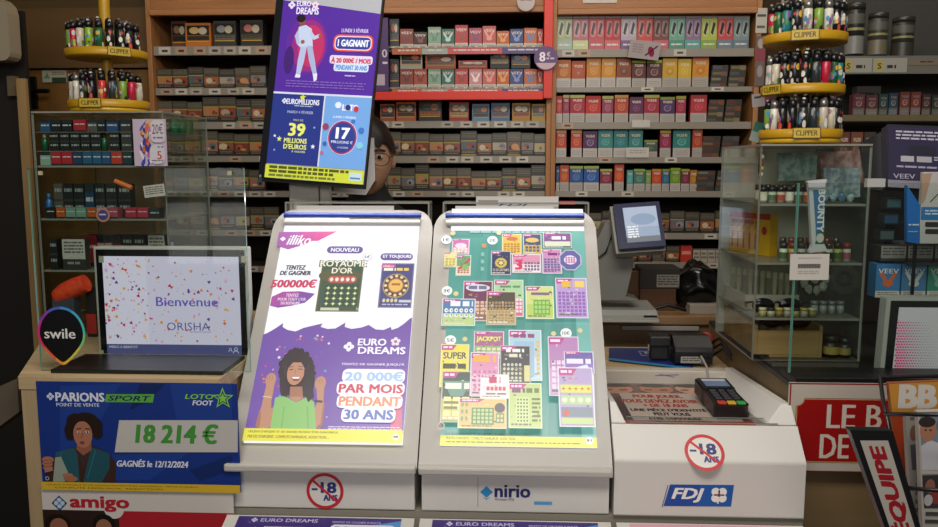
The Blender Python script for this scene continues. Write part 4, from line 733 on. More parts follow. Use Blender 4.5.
c.rr(c.R(330, 56, 373, 64.5), '#d8c8e0', .3); TS('À 20 000€ / MOIS', (331.5, 57.5, 371.5, 63.5), '#b8344a', .04); c.rr(c.R(334, 64, 369, 72), '#c8d4ec', .3); TS('PENDANT 30 ANS', (336, 65.5, 367.5, 70.5), '#5a8ac8', .04); TS('GAGNÉS', (345, 75.5, 356, 78), '#b8a8d8', .01) if False else c.lines(c.R(345, 75.5, 356, 78), '#b8a8d8', 1)
c.lines(c.R(286, 82, 366, 90), '#7a5ab0', 3, .4)
ml = sum(p[0] for p in sp((325, 95), (319, 167)))/2
c.rect((0, yl, ml, mid-.004), '#23307c'); c.rect((ml, yl, W, mid-.004), '#6a9cd8'); c.rect((0, mid-.005, W, mid), '#c8ccdc'); c.rect((ml-.002, yl, ml+.002, mid), '#c8ccdc')
TS('EUROMILLIONS', (287, 99.5, 320, 105), '#d4d8e8', .03); c.clover(*c.px(285, 101), .008, '#c8cce0', '#23307c'); bl(303, 98, 2, 2, '#c8d03c'); c.star(*c.px(303.5, 97.5), .009, '#c8d03c'); c.lines(c.R(295, 106, 313, 107.8), '#aab0d0', 1); TS('MARDI 4 FÉVRIER', (288, 110.5, 314, 114), '#aab0d0', .01)
TS('PRÈS DE', (294, 119, 304, 121.5), '#b8b070', .02); TS('39', (289, 123.5, 306, 136.5), '#dce06a', .04); TS('MILLIONS', (284.5, 138.5, 307.5, 143.5), '#dce06a', .03); TS("D'EUROS", (284, 144.5, 307, 149.5), '#dce06a', .03); TS('À GAGNER', (292, 150.5, 306, 153), '#c8cc90', .02)
for x, y, r_, col in ((280, 139, .008, '#d8dc70'), (275.5, 136, .005, '#c8d0e8'), (313.5, 147, .007, '#d8e0f0'), (275, 150, .004, '#8a9ad0'), (315, 128, .004, '#8a9ad0')): c.star(*c.px(x, y), r_, col)
TS('LOTO', (343, 105, 359, 111.5), '#e4e8f4', .05); bl(339, 105.5, 3.2, 3.2, '#d8dcf0'); bl(348.5, 108, 2.6, 3, '#3a2c5a'); bl(356.8, 109.5, 2.6, 3, '#b8303c'); TS('LUNDI 3 FÉVRIER', (334, 116, 357, 119), '#e0e8f4', .01)
u, v = c.px(343, 138); c.ell(u, v, .04, .044, '#c0c8e4', 32); c.ell(u, v, .0385, .0425, '#a82c44', 32); c.ell(u, v, .035, .039, '#283a86', 32)
TS('17', (336.5, 128, 350.5, 139.5), '#eef0fa', .05); TS('MILLIONS €', (332, 141, 353.5, 144), '#d4d8ec', .02); TS('À GAGNER', (338, 146.5, 349, 149), '#b8bcdc', .01)
for x, y, r_, col in ((326.5, 127, .009, '#8a3a5a'), (362, 131, .008, '#3c6cb8'), (360.5, 146, .009, '#7ac0d0'), (325.5, 144, .006, '#3c5ca8'), (322.5, 153, .005, '#b85a7a'), (354, 122, .006, '#3c6cb8')): c.ell(*c.px(x, y), r_, r_, col, 12)
c.rect((0, 0, W, yl-.003), '#c4cc3a'); c.lines((W*.04, yl*.62, W*.85, yl*.86), '#4a5020', 1, .8); c.lines((W*.04, yl*.34, W*.7, yl*.58), '#4a5020', 1, .8); c.lines((W*.04, yl*.08, W*.72, yl*.28), '#6a7030', 1, .8)
c.rect((W*.86, yl*.2, W*.98, yl*.75), '#b8d0d8'); c.rect((W*.87, yl*.3, W*.97, yl*.42), '#4a7aa8')
c.build('display_panel', t)
c = Canvas(O+rU*-.022, rU, rV, 0); c.k = 3; c.rect((.004, .0, .01, .006), '#8a8a8a'); c.ring(.008, -.006, .003, .0042, '#70747a', 12); c.build('bezel_mark', t)
m = MB(); q0 = rectat(291, 183, 320, 206, 2.12); m.box(q0[0], q0[1], 2.1, 2.14, 0.963, 1.60, mat('#b0aca4', .4)); m.box(q0[1]+.001, q0[1]+.03, 2.11, 2.13, 0.973, 1.56, mat('#bab6ae', .4)); m.box(q0[0]-.02, q0[1]+.05, 2.06, 2.19, 0.9625, .972, GREY)
m.build('post', t, .004)
MB().box(-.55, -.4, 2.06, 2.2, .9, 1.189, mat('#4a4844')).build('post_base', t) if False else None
# white sheet stuck behind the screen
A = [at(x, y, Y=2.16) for x, y in ((333, 193), (366, 195), (375, 180), (374, 138), (350, 136), (336, 150))]
m = MB().prism(A, (0, .003, 0), mat('#dcdad8', .6)); tag(m.build('paper_sheet', loc=A[0]), 'plain white sheet standing out behind the edge of the hanging screen', 'paper')
# ================================================================ CLERK
def person():
    YP = 2.5; hx = at(369.5, 160, Y=YP).x; t = thing('person', 'clerk with short dark hair, glasses and black top standing half hidden behind the hanging screen', 'person', (hx, YP, 0))
    skin = mat('#c2967a', .5); zc = at(369, 158, Y=YP).z
    m = bpy.data.meshes.new('body'); 
    pts = [(0, .02, .93), (0, .02, 1.08), (0, .0, 1.22), (0, 0, 1.30), (0, -.01, zc-.10), (0, -.015, zc-.05),
           (-.17, .01, 1.27), (-.22, .0, 1.06), (-.16, -.1, 1.0), (.17, .01, 1.27), (.22, 0, 1.06), (.16, -.1, 1.0),
           (-.09, .02, .86), (-.1, .0, .48), (-.1, .04, .06), (-.1, -.1, .04), (.09, .02, .86), (.1, 0, .48), (.1, .04, .06), (.1, -.1, .04), (-.13, -.15, .99), (.13, -.15, .99)]
    ed = [(0, 1), (1, 2), (2, 3), (3, 4), (4, 5), (3, 6), (6, 7), (7, 8), (3, 9), (9, 10), (10, 11), (0, 12), (12, 13), (13, 14), (14, 15), (0, 16), (16, 17), (17, 18), (18, 19), (8, 20), (11, 21)]
    rad = [.14, .14, .15, .11, .055, .055, .07, .05, .034, .07, .05, .034, .1, .07, .05, .04, .1, .07, .05, .04, .03, .03]
    m.from_pydata(pts, ed, []); o = bpy.data.objects.new('body', m); COL.objects.link(o); o.parent = t
    o.modifiers.new('s', 'SKIN')
    for i, r in enumerate(rad): m.skin_vertices[0].data[i].radius = (r, r*.8 if i < 4 else r)
    m.skin_vertices[0].data[0].use_root = True
    sb = o.modifiers.new('ss', 'SUBSURF'); sb.levels = sb.render_levels = 2; m.materials.append(mat('#141416', .8))
    # head: one shaped surface with brow, nose, cheeks, chin
    def hd(d, p):
        q = p.copy(); f = max(0, -d.y)
        if d.z < 0: q.x *= 1-.22*(-d.z)**1.5; q.y -= .012*(-d.z)*f
        q.y -= .024*math.exp(-((d.x/.13)**2+((d.z+.12)/.2)**2))*f                    # nose
        q.y += .010*(math.exp(-(((abs(d.x)-.38)/.16)**2+((d.z-.1)/.13)**2)))*f         # eye sockets
        q.y -= .006*math.exp(-((d.x/.3)**2+((d.z+.5)/.1)**2))*f                       # lips
        return q
    C = Vector((hx, YP-.03, zc)); R = Matrix.Rotation(radians(12), 4, 'Z') @ Matrix.Rotation(radians(8), 4, 'X')
    mb = MB(); mb.ball((0, 0, 0), (.076, .098, .12), skin, 32, 24, hd)
    for s in (-1, 1):
        mb.ball((s*.077, .01, -.005), (.012, .02, .032), skin, 10, 8); mb.ball((s*.03, -.083, .014), (.014, .008, .007), mat('#c8c0b8', .3), 10, 8); mb.ball((s*.03, -.0895, .014), (.006, .004, .006), mat('#1c120c', .2), 8, 6)
        mb.tube([(s*.014, -.093, .033), (s*.03, -.094, .037), (s*.048, -.084, .032)], .0035, mat('#1a1412'), 6)
    mb.ball((0, -.094, -.06), (.024, .008, .007), mat('#8a5248', .5), 12, 8)
    mb.v = [C+(R @ p) for p in mb.v]; mb.build('head', t)
    def hh(d, p):
        q = p.copy(); q *= 1+.03*sin(d.x*23)*sin(d.z*17+d.y*9)
        return q
    hb = MB(); n, k = 32, 12; vs = []
    for i in range(k+1):
        for j in range(n):
            ph = 2*pi*j/n; lim = 1.15 if sin(ph) < -.5 else 1.35 if abs(sin(ph)) < .5 else 2.0
            lim = 1.12+.85*(1+sin(ph))/2+(.1*sin(ph*9)); tt = lim*i/k
            d = Vector((sin(tt)*cos(ph), sin(tt)*sin(ph), cos(tt))); vs.append(Vector((d.x*.086, d.y*.108, d.z*.132))*(1+.02*sin(ph*14+tt*6)))
    hb.add(vs, [(i*n+j, (i+1)*n+j, (i+1)*n+(j+1) % n, i*n+(j+1) % n) for i in range(k) for j in range(n)], mat('#120d0b', .45), True); hb.v = [C+(R @ p) for p in hb.v]; hb.build('hair', t)
    g = MB()
    for s in (-1, 1):
        g.tube([(s*.034+.025*cos(a), -.108, .01+.019*sin(a)) for a in [2*pi*i/20 for i in range(21)]], .0014, mat('#3a3430', .3), 6); g.tube([(s*.058, -.106, .014), (s*.078, -.06, .016), (s*.08, .01, .01)], .0014, mat('#3a3430', .3), 6)
    g.tube([(-.01, -.109, .014), (0, -.112, .017), (.01, -.109, .014)], .0014, mat('#3a3430', .3), 6); g.v = [C+(R @ p) for p in g.v]; g.build('glasses', t)
    # hands resting on the counter, five fingers each
    for s in (-1, 1):
        hm = bpy.data.meshes.new('hand'); P = [(0, 0, 0), (0, -.05, -.004)]; E = [(0, 1)]; Rr = [.022, .024]
        for f, (dx, L) in enumerate(((-.03, .062), (-.01, .072), (.011, .068), (.03, .052))):
            b = len(P); P += [(dx*.8, -.07, 0), (dx, -.07-L*.5, .004), (dx*1.05, -.07-L, -.012)]; E += [(1, b), (b, b+1), (b+1, b+2)]; Rr += [.0095, .0085, .007]
        b = len(P); P += [(-s*.035, -.03, -.004), (-s*.05, -.06, -.008)]; E += [(0, b), (b, b+1)]; Rr += [.011, .009]
        hm.from_pydata(P, E, []); ho = bpy.data.objects.new('hand', hm); COL.objects.link(ho); ho.parent = t; ho.location = (s*.125, -.16, .985)
        hm.materials.append(skin); ho.modifiers.new('s', 'SKIN')
        for i, r in enumerate(Rr): hm.skin_vertices[0].data[i].radius = (r, r*.8)
        q = ho.modifiers.new('ss', 'SUBSURF'); q.levels = q.render_levels = 1
    return t

person()
# ================================================================ LEFT COUNTER POSTERS
YP_ = YC-.0035
def flatposter(name, label, cat, px, draw, col, emit=0, Y=YP_):
    X0, X1, Z0, Z1 = rectat(*px, Y); c = Canvas((X0, Y, Z0), (1, 0, 0), (0, 0, 1), emit, .35); c.w, c.h = X1-X0, Z1-Z0
    c.mb.box(X0, X1, Y, Y+.0014, Z0, Z1, mat(col, .35)); draw(c); o = c.build(name, loc=((X0+X1)/2, Y, Z0)); return tag(o, label, cat)
def sportposter(c):
    w, h = c.w, c.h
    for P in ([(60, 386), (120, 384), (90, 440), (60, 470)], [(170, 384), (232, 384), (232, 420), (180, 440)], [(110, 455), (190, 452), (150, 480), (100, 480)]): c.pp(P, '#1c3a86')
    c.pp([(140, 384), (165, 384), (150, 400), (130, 410)], '#102458'); c.pp([(190, 470), (232, 455), (232, 470), (200, 481)], '#10265e')
    c.clover(*c.px(50.5, 396.3), .0085, '#c8cce0', '#14307a'); c.text('PARIONS', c.R(55.5, 392.5, 104.5, 401.5), '#d4d6e4', .035); c.text('POINT DE VENTE', c.R(56.5, 403, 99.5, 406.5), '#c4c6d8', .025)
    c.pp([(106.5, 394), (154.5, 394), (153, 402.5), (105, 402)], '#57a03e'); c.text('SPORT', c.R(108, 395.6, 151, 400.8), '#122450', .03, .25)
    c.text('LOTO', c.R(185, 394, 213.5, 399), '#7cc04a', .035, .2); c.text('FOOT', c.R(192.5, 400.3, 213.5, 405.3), '#d4d6e4', .035, .2)
    u, v = c.px(223, 398.3); R_ = c.px(234.5, 398.3)[0]-u; c.star(u, v, R_, '#7cc04a', 5, .42); c.star(u, v, R_*.72, '#14265e', 5, .42); c.star(u, v, R_*.5, '#7cc04a', 5, .42)
    c.pp([(119.5, 420), (238, 420), (238, 452), (115, 452)], '#b8b4b0'); c.text('18 214 €', c.R(135, 423.5, 219, 443.5), '#3f8a34', .04, .15)
    c.text('GAGNÉS le 12/12/2024', c.R(117, 459, 188.5, 467), '#ccd0e0', .03, .2)
    # bettor in a teal waistcoat
    hr, sk = '#241712', '#a06a52'
    def bb(x, y, a, b, col, n=18): u, v = c.px(x, y); u2 = c.px(x+a, y)[0]; v2 = c.px(x, y-b)[1]; c.ell(u, v, u2-u, v2-v, col, n)
    c.pp([(58, 452), (72, 447), (94, 446), (108, 452), (116, 462), (116, 482), (46, 482), (50, 462)], '#3a2420')
    c.pp([(56, 452), (75, 447), (78, 452), (80, 482), (54, 482)], '#22505a'); c.pp([(92, 447), (110, 453), (110, 468), (102, 482), (84, 482), (88, 462)], '#1f4c58'); c.pp([(75, 448), (92, 448), (84, 468)], '#3c2a2a')
    c.line(c.px(96, 450), c.px(88, 478), .002, '#2c6a72'); c.line(c.px(62, 452), c.px(60, 478), .002, '#2c6a72')
    for x, y, a, b in ((72, 430, 7, 9), (76, 421, 9, 8), (86, 418, 11, 6), (96, 426, 7, 9), (98, 432, 5, 6), (70, 434, 4, 5)): bb(x, y, a, b, hr)
    c.pp([(78, 440), (92, 440), (92, 450), (84, 455), (77, 449)], '#8a5642'); bb(83.5, 434, 9.5, 13.5, sk); c.pp([(74, 428), (78, 421), (90, 421), (94, 430), (94, 420), (84, 416), (74, 419)], hr)
    bb(79.5, 431.5, 1.8, 1, '#d8d0c8', 8); bb(88, 431.5, 1.8, 1, '#d8d0c8', 8); bb(79.7, 431.5, .8, 1, '#201410', 8); bb(88.2, 431.5, .8, 1, '#201410', 8); c.line(c.px(77, 428.5), c.px(82, 427.8), .0016, hr); c.line(c.px(86, 428), c.px(91, 428.6), .0016, hr)
    c.line(c.px(83.5, 432), c.px(82.3, 437.5), .002, '#8a5440'); bb(83, 442, 2.4, 1.5, '#7a3a38', 12)
    c.pp([(56, 457), (62, 456), (70, 474), (66, 481), (54, 481)], '#8c9488'); bb(49, 459, 6, 3.2, sk); bb(48.5, 463, 5.5, 2.4, '#98624a'); bb(49, 467, 5, 2.2, sk); c.pp([(44, 458), (52, 457), (54, 470), (46, 472)], '#a06a52')
    for y in (459.8, 463, 466.2): c.line(c.px(44.5, y), c.px(54, y-.8), .0012, '#7c4c3a')
    bb(69, 474.5, 5.5, 2.2, sk); bb(72, 478, 7, 3, '#98624a'); c.ring(*c.px(48.5, 477.5), .003, .004, '#c8c8d0', 12)
    c.rect((0, 0, w, c.px(140, 482.6)[1]), '#c8a42c'); c.text("LES JEUX D'ARGENT ET DE HASARD PEUVENT ÊTRE DANGEREUX : PERTES D'ARGENT,", c.R(48, 484, 200, 486), '#4a3c14', .01); c.text('CONFLITS FAMILIAUX, ADDICTION…', c.R(56, 486.8, 170, 488.6), '#4a3c14', .01)
flatposter('betting_poster', 'blue betting poster with a surprised curly-haired bettor and a large green sum', 'poster', (39.5, 382.5, 239, 490.5), sportposter, '#15307a')
def amigo(c):
    w, h = c.w, c.h
    yb = c.px(120, 511)[1]; c.rect((0, 0, w, yb), '#a31f2a'); c.rect((0, 0, c.px(119, 520)[0], yb), '#2a1a16')
    u, v = c.px(114, 509); r = c.px(124, 509)[0]-u; c.ell(u, v, r, r, '#c8c2bc', 24)
    for x, y, a, b, col in ((58, 524, 13, 10, '#1a100c'), (59, 527, 9, 9, '#8a5a44'), (104, 524, 11, 10, '#17100e'), (104, 528, 8, 9, '#90604a')): uu, vv = c.px(x, y); c.ell(uu, vv, c.px(x+a, y)[0]-uu, c.px(x, y-b)[1]-vv, col)
    u, v = c.px(59.5, 503); q = .0165; c.poly([(u-q, v), (u, v-q), (u+q, v), (u, v+q)], '#1e3c6e'); c.clover(u, v, .0125, '#a8c4dc', '#a02a34')
    c.text('amigo', c.R(70, 496, 129.5, 511.5), '#a81f2c', .04)
flatposter('game_poster', 'white and red poster bearing a diamond emblem below the blue betting poster', 'poster', (43, 491.5, 234, 540), amigo, '#c4beb8')
# ================================================================ LEFT GLASS SCREEN + MONITOR + STICKER
def glass(name, label, px, Y, th=.006):
    X0, X1, Z0, Z1 = rectat(*px, Y); t = thing(name, label, 'glass screen', ((X0+X1)/2, Y, Z0))
    m = MB(); vs = (X0, X1, Y, Y+th, Z0, Z1); m.box(*vs, GLASS, GEDGE); m.build('glass_sheet', t); return t, (X0, X1, Z0, Z1)
t, g = glass('counter_glass', 'clear glass screen standing on the pale wooden counter before the grey monitor', (34, 168, 247, 371), 1.6)
for x in (): MB().box(g[0]+(g[1]-g[0])*x-.012, g[0]+(g[1]-g[0])*x+.012, 1.592, 1.599, g[2], g[2]+.02, STEEL).build('clip', t)
for f in (.06, .88): p = at(41 if f < .5 else 230, 173, Y=1.6); MB().box(p.x-.004, p.x+.004, 1.596, 1.5995, p.z-.004, p.z+.004, mat('#a8a080')).build('pad', t)
# monitor
Y = 1.76; X0, X1, Z0, Z1 = rectat(96, 247, 249, 367, Y)
t = thing('customer_monitor', 'grey-framed black monitor showing Bienvenue and confetti behind the counter glass', 'monitor', ((X0+X1)/2, Y+.02, CT+.0005))
MB().box(X0, X1, Y, Y+.03, Z0, Z1, mat('#b4b2ac', .35)).build('frame', t, .004)
MB().box(X0+.008, X1-.006, Y-.003, Y-.0002, Z0+.005, Z1-.006, mat('#101212', .15)).build('bezel', t)
MB().box((X0+X1)/2-.05, (X0+X1)/2+.05, Y+.031, Y+.06, CT+.012, Z0+.15, BLACK).build('stand', t); MB().box((X0+X1)/2-.1, (X0+X1)/2+.1, Y+.002, Y+.12, CT+.0006, CT+.0115, BLACK).build('stand_base', t)
E1 = .72; c = Canvas((X0, Y-.0035, Z0), (1, 0, 0), (0, 0, 1), E1, .2); R0 = c.R(104.5, 256.5, 240, 344.5); c.rect(R0, '#ccc8dc'); c.rect((R0[0], R0[1], R0[0]+.1, R0[3]), '#d4d0e2'); r1 = c.R(106, 344, 241, 357); r1 = (R0[0], r1[1], R0[2], R0[1]); c.rect(r1, '#4a4e7c')
rn = random.Random(12)
for i in range(240):
    f = rn.random()**1.6; x, y = 106+f*128, rn.uniform(259, 342); s_ = rn.choice([.0014, .0022, .0034, .0048]); 
    u, v = c.px(x, y); c.star(u, v, s_, rn.choice(['#c02a7a', '#a8286a', '#e08a2a', '#d85a3a', '#d8a0c8', '#6a3a98', '#e0a04a']), 3, .6, rn.uniform(0, 6)); c.k -= 1
c.k += 1; c.text('Bienvenue', c.R(156, 297, 218, 306.5), '#6a56b4', .02); c.text('ORISHA', c.R(167, 322.5, 210, 330.5), '#5a5a9a', .0); c.lines(c.R(190, 331.5, 211, 333), '#9a94b8', 1, .6)
c.text('MERCI A BIENTOT', c.R(109.5, 345.6, 138, 348), '#c8c8d8', .01)
for x, r_ in ((230.5, .003), (236, .0042)): u, v = c.px(x, 349); c.ring(u, v, r_*.65, r_, '#b8bcd0', 14); c.ring(u, v-r_*2.4, r_*1.2, r_*1.6, '#b8bcd0', 14, 0, pi)
for x, y in ((101.5, 259), (244, 259), (101.5, 353)): c.rect(c.R(x-2.5, y-3, x+2.5, y+3.5), mat('#a8a68e'))
c.build('screen', t)
# balloon-shaped sticker on the glass
Y = 1.5985; q = at(61.5, 334, Y=Y); c = Canvas((q.x, Y, q.z), (1, 0, 0), (0, 0, 1), 0, .3); k = 1.6/800
def drop(s_, a): 
    x, y = 25.5*sin(a), 29*cos(a); f = max(0, -cos(a)); x *= 1-.50*f**2.2; y -= 4*f**3
    return (x*k*s_, y*k*s_)
cols = ['#3c8ac8', '#44a8c8', '#48b4b0', '#7ac07a', '#c8c44a', '#e0b03a', '#e08a3a', '#e0503a', '#d82a5a', '#c82a8a', '#8a3aa8', '#4a5ab8']
n = 48
for i in range(n):
    a0, a1 = 2*pi*i/n, 2*pi*(i+1)/n; c.poly([drop(1, a1), drop(1, a0), drop(.9, a0), drop(.9, a1)][::-1], cols[int((i+.5)*12/n) % 12]); c.k -= 1
c.k += 1; c.poly([drop(.905, -2*pi*i/n) for i in range(n)], '#0e0e10'); c.text('swile', (-18.5*k, -5*k, 15*k, 6*k), '#d8d6d4', .02)
c.mb.prism([c.O+c.U*drop(1, -2*pi*i/n)[0]+c.V*drop(1, -2*pi*i/n)[1] for i in range(n)], (0, .0008, 0), BLACK)
tag(c.build('balloon_sticker', loc=q), 'black balloon-shaped sticker with a rainbow rim stuck on the glass', 'sticker')
# ================================================================ ACRYLIC CABINET OF E-LIQUIDS
YA = 2.0; a = rectat(36, 113, 166, 272, YA); cx0, cx1 = a[0], a[1]; cz1 = a[3]; D = .3
t = thing('eliquid_cabinet', 'clear acrylic cabinet full of tiny boxes under the yellow lighter carousel', 'display cabinet', ((cx0+cx1)/2, YA+D/2, CT))
def acbox(t, x0, x1, y0, y1, z0, z1, th=.004, bk=.1):
    m = MB(); m.box(x0, x1, y0, y0+th, z0, z1, GLASS, AEDGE); m.build('front_sheet', t)
    for x in (x0, x1-th): MB().box(x, x+th, y0+th+.0005, y1, z0, z1, GLASS, AEDGE).build('side_sheet', t)
    MB().box(x0, x1, y0, y1, z1+.0005, z1+.0005+th, glassy('e8ebe6', 1, .15), AEDGE).build('top_sheet', t)
    MB().box(x0+th, x1-th, y1-th, y1-.0005, z0, z1, glassy('e8ebe6', 1, bk), AEDGE).build('back_sheet', t)
acbox(t, cx0, cx1, YA, YA+D, CT+.001, cz1)
LV = [at(100, y, Y=YA+.03).z for y in (165.5, 218, 269)]
for z in LV: MB().box(cx0+.005, cx1-.005, YA+.006, YA+D-.006, z-.005, z, glassy('dfe2dc', 1, .25), AEDGE).build('shelf', t)
for z, hs in zip(LV, ((.0365, .0845), (), ())):
    for i, h in enumerate(hs): MB().box(cx0+.005, cx1-.005, YA+.006, YA+D-.02, z+h-.0012, z+h, glassy('dcdfd8', 1, .2), AEDGE).build('shelf', t)
MB().box(cx0+.01, cx1-.01, YA+.04, YA+D-.03, CT+.002, CT+.02, mat('#5a4226', .6)).build('base', t)
_B = {}
def ebox(col, style):
    k = (col, style)
    def d(c):
        if style == 'two': c.rect((0, .48, 1, .54), '#3c3e3c'); c.lines((.12, .66, .88, .86), '#9aa09c', 1); c.lines((.12, .16, .88, .36), '#9aa09c', 1)
        elif style == 'mid': c.lines((.1, .5, .9, .68), '#d0c8c8', 1); c.rect((0, .0, 1, .12), '#22262a')
        elif style == 'warn': c.rect((0, .35, 1, 1), '#c8c4bc'); c.lines((.08, .5, .92, .92), '#5a5850', 4); c.lines((.2, .1, .8, .26), '#9a9a9a', 1)
        else: c.rect((0, .75, 1, 1), '#2a2e34'); c.lines((.1, .35, .9, .6), '#c0c4c8', 1)
    return unit(('eb',)+k, col, d, col)
CN = {'#24507c': 'blue', '#191b1a': 'black', '#b02230': 'red', '#57534c': 'grey', '#2c4a7a': 'navy', '#35352f': 'charcoal', '#88a898': 'pale green', '#1c3c5c': 'dark blue', '#22587c': 'mid blue', '#b83a28': 'vermilion', '#1c3a44': 'petrol', '#c0581c': 'orange', '#7a9c8c': 'sage', '#b04a5a': 'rose', '#b82e44': 'crimson', '#b8b2a8': 'whitish', '#3a7ab8': 'sky blue', '#c8a098': 'pale pink', '#6a1c20': 'wine'}
def ebrow(lv, z, Y, y0, y1, items, tier):
    for n, (x0, x1, col, st) in enumerate(items):
        mid = (y0+y1)/2; A, B = at(x0, mid, Y=Y).x, at(x1, mid, Y=Y).x; H = (y1-y0)*Y/800*.985
        o = bpy.data.objects.new('eliquid_box', ebox(col, st)); COL.objects.link(o); o.location = ((A+B)/2, Y, z+.0008); o.scale = ((B-A)*.96, .026, H)
        tag(o, f"tiny {CN[col]} box, {ORD[n]} from the door, {tier}", 'vape box', f'e-liquid boxes in the {tier}')
K = '#191b1a'
ebrow(0, LV[0]+.0845, YA+.007, 119, 131, [(40, 50, '#24507c', 'x'), (51, 61, K, 'x'), (61.5, 72, K, 'x'), (73, 86, '#b02230', 'mid'), (87, 97, '#57534c', 'x'), (97.5, 105, K, 'x'), (106, 118, '#2c4a7a', 'x'), (120, 131, '#35352f', 'x')], 'back row of the upper tray')
ebrow(0, LV[0]+.0365, YA+.007, 131.5, 150, [(49, 59, K, 'two'), (59.5, 69.5, K, 'two'), (70, 80, K, 'two'), (80.5, 90, K, 'two'), (90.5, 101, K, 'two'), (109, 119.5, K, 'two'), (121, 132, '#35352f', 'two')], 'middle row of the upper tray')
ebrow(0, LV[0], YA+.007, 151, 164.5, [(40, 50.5, '#88a898', 'x'), (51, 61, '#b02230', 'mid'), (61.5, 72, '#b02230', 'mid'), (72.5, 82, '#1c3c5c', 'mid'), (82.5, 92, '#22587c', 'mid'), (92.5, 101.5, '#22587c', 'mid'), (102, 110.5, '#24507c', 'mid'), (111, 122, '#b83a28', 'mid'), (122.5, 132, '#1c3a44', 'mid')], 'front row of the upper tray')
ebrow(1, LV[1], YA+.036, 181, 216, [(54, 63, '#57534c', 'two'), (63.5, 73.5, K, 'two'), (74, 84.5, K, 'two'), (85, 94, '#1c3c5c', 'x'), (95, 105, K, 'two'), (106, 117, K, 'two'), (118, 131, K, 'two')], 'back row of the middle tray')
ebrow(1, LV[1], YA+.007, 206, 217, [(46, 55, K, 'mid'), (56, 65, '#c0581c', 'mid'), (65.5, 75.5, '#7a9c8c', 'mid'), (76, 86, '#7a9c8c', 'mid'), (87, 96, '#c0581c', 'mid'), (96.5, 107, '#b8b2a8', 'mid'), (107.5, 118, '#b04a5a', 'mid'), (125, 136.5, '#b82e44', 'mid'), (137, 148, '#b82e44', 'mid'), (149, 160, K, 'x')], 'front row of the middle tray')
ebrow(2, LV[2], YA+.007, 236, 268, [(49.5, 57.5, K, 'two'), (62, 85.5, '#35352f', 'warn')], 'front row of the lower tray')
ebrow(2, LV[2], YA+.075, 229, 262, [(86, 97, '#b02230', 'mid'), (97.5, 104.5, '#c8a098', 'x'), (105, 112, '#c8a098', 'x'), (112.5, 121, '#6a1c20', 'x'), (122, 133, K, 'two'), (133.5, 145, K, 'two'), (148, 165, K, 'warn')], 'back row of the lower tray')
def bottle(name, label, x, y0, y1, r, Y, col, cap, zb, cat='bottle', group=None):
    q = at(x, y1, Y=Y); h = (y1-y0)*Y/800; o = MB().lathe([(0, 0), (r, 0), (r, h*.68), (r*.45, h*.78), (r*.45, h*.84), (0, h*.84)], (q.x, Y, zb), mat(col, .3), 16).build(name, loc=(q.x, Y, zb)); tag(o, label, cat, group)
    MB().lathe([(0, h*.78), (r*.55, h*.78), (r*.5, h), (0, h)], (q.x, Y, zb), mat(cap, .4), 14).build('cap', o); return o
bottle('eliquid_bottle', 'green dropper bottle at the door end of the upper tray', 45.5, 133, 150, .008, YA+.02, '#1c5a3a', '#b8b0a0', LV[0]+.037)
bottle('eliquid_bottle', 'green dropper bottle between black boxes of the upper tray', 105, 133, 150, .008, YA+.02, '#1c5a3a', '#2a2a28', LV[0]+.037)
bottle('eliquid_bottle', 'blue dropper bottle at the door end of the middle tray', 49.3, 181, 205, .009, YA+.048, '#2a6aa8', '#3a7ab8', LV[1]+.0008)
bottle('eliquid_bottle', 'sky blue bottle near the warning box of the lower tray', 173.5-9, 229, 250, .009, YA+.14, '#4a8cc4', '#d0d4d8', LV[2]+.0005)
bottle('eliquid_bottle', 'second sky blue bottle at the clerk end of the lower tray', 181-9, 229, 250, .009, YA+.17, '#4a8cc4', '#c8ccd0', LV[2]+.0005)
for i in range(3):
    q = at(168+i*4.6, 147, Y=YA+.15+i*.035); tag(MB().lathe([(0, 0), (.012, 0), (.013, .004), (.013, .034), (.012, .038), (0, .038)], (cx1-.022, YA+.12+i*.05, LV[0]+.0848), mat('#1c6a44', .4), 18).build('green_roll', loc=(cx1-.022, YA+.12+i*.05, LV[0]+.0842)), f'small green roll, {ORD[i]} from the front in the upper tray', 'roll', 'green rolls in the upper tray')
# colourful price card in front of the upper tray
X0, X1, Z0, Z1 = rectat(133.5, 119, 166.5, 166, YA-.006); c = Canvas((X0, YA-.006, Z0), (1, 0, 0), (0, 0, 1), 0, .4); w, h = X1-X0, Z1-Z0
c.mb.box(X0, X1, YA-.006, YA-.0045, Z0, Z1, mat('#b8a6b8')); rn = random.Random(21)
for i in range(46):
    u, v = rn.uniform(.02, w*.56), rn.uniform(.004, h-.006); c.ell(max(.004, u*.95), v, rn.uniform(.002, .005), rn.uniform(.004, .011), rn.choice(['#c8642a', '#28348a', '#b82a3a', '#d8a04a', '#b86ab0', '#d8d0d4', '#3a4aa8']), 10, rn.uniform(-.6, .6))
c.rr((w*.56, h*.5, w*.97, h*.97), '#c4bec4', .3); c.rr((w*.5, h*.04, w*.95, h*.46), '#c4bec4', .4)
c.text('20€', (w*.6, h*.68, w*.93, h*.9), '#5a2a40', .0); c.lines((w*.62, h*.55, w*.92, h*.62), '#7a5a90', 1); c.text('5', (w*.72, h*.14, w*.86, h*.32), '#b02a44', .02); c.lines((w*.55, h*.09, w*.9, h*.13), '#6a5a70', 1); c.lines((w*.74, h*.36, w*.92, h*.42), '#2a8a6a', 1)
tag(c.build('price_card', loc=((X0+X1)/2, YA-.006, Z0)), 'multicoloured splash-patterned price card hung on the acrylic cabinet', 'card')
X0, X1, Z0, Z1 = rectat(144.5, 183.5, 165.5, 198, YA-.005); U = Vector((cos(.12), 0, sin(.12))); c = Canvas((X0, YA-.005, Z0), U, (-sin(.12), 0, cos(.12)), 0, .4); w, h = X1-X0, (Z1-Z0)*.82
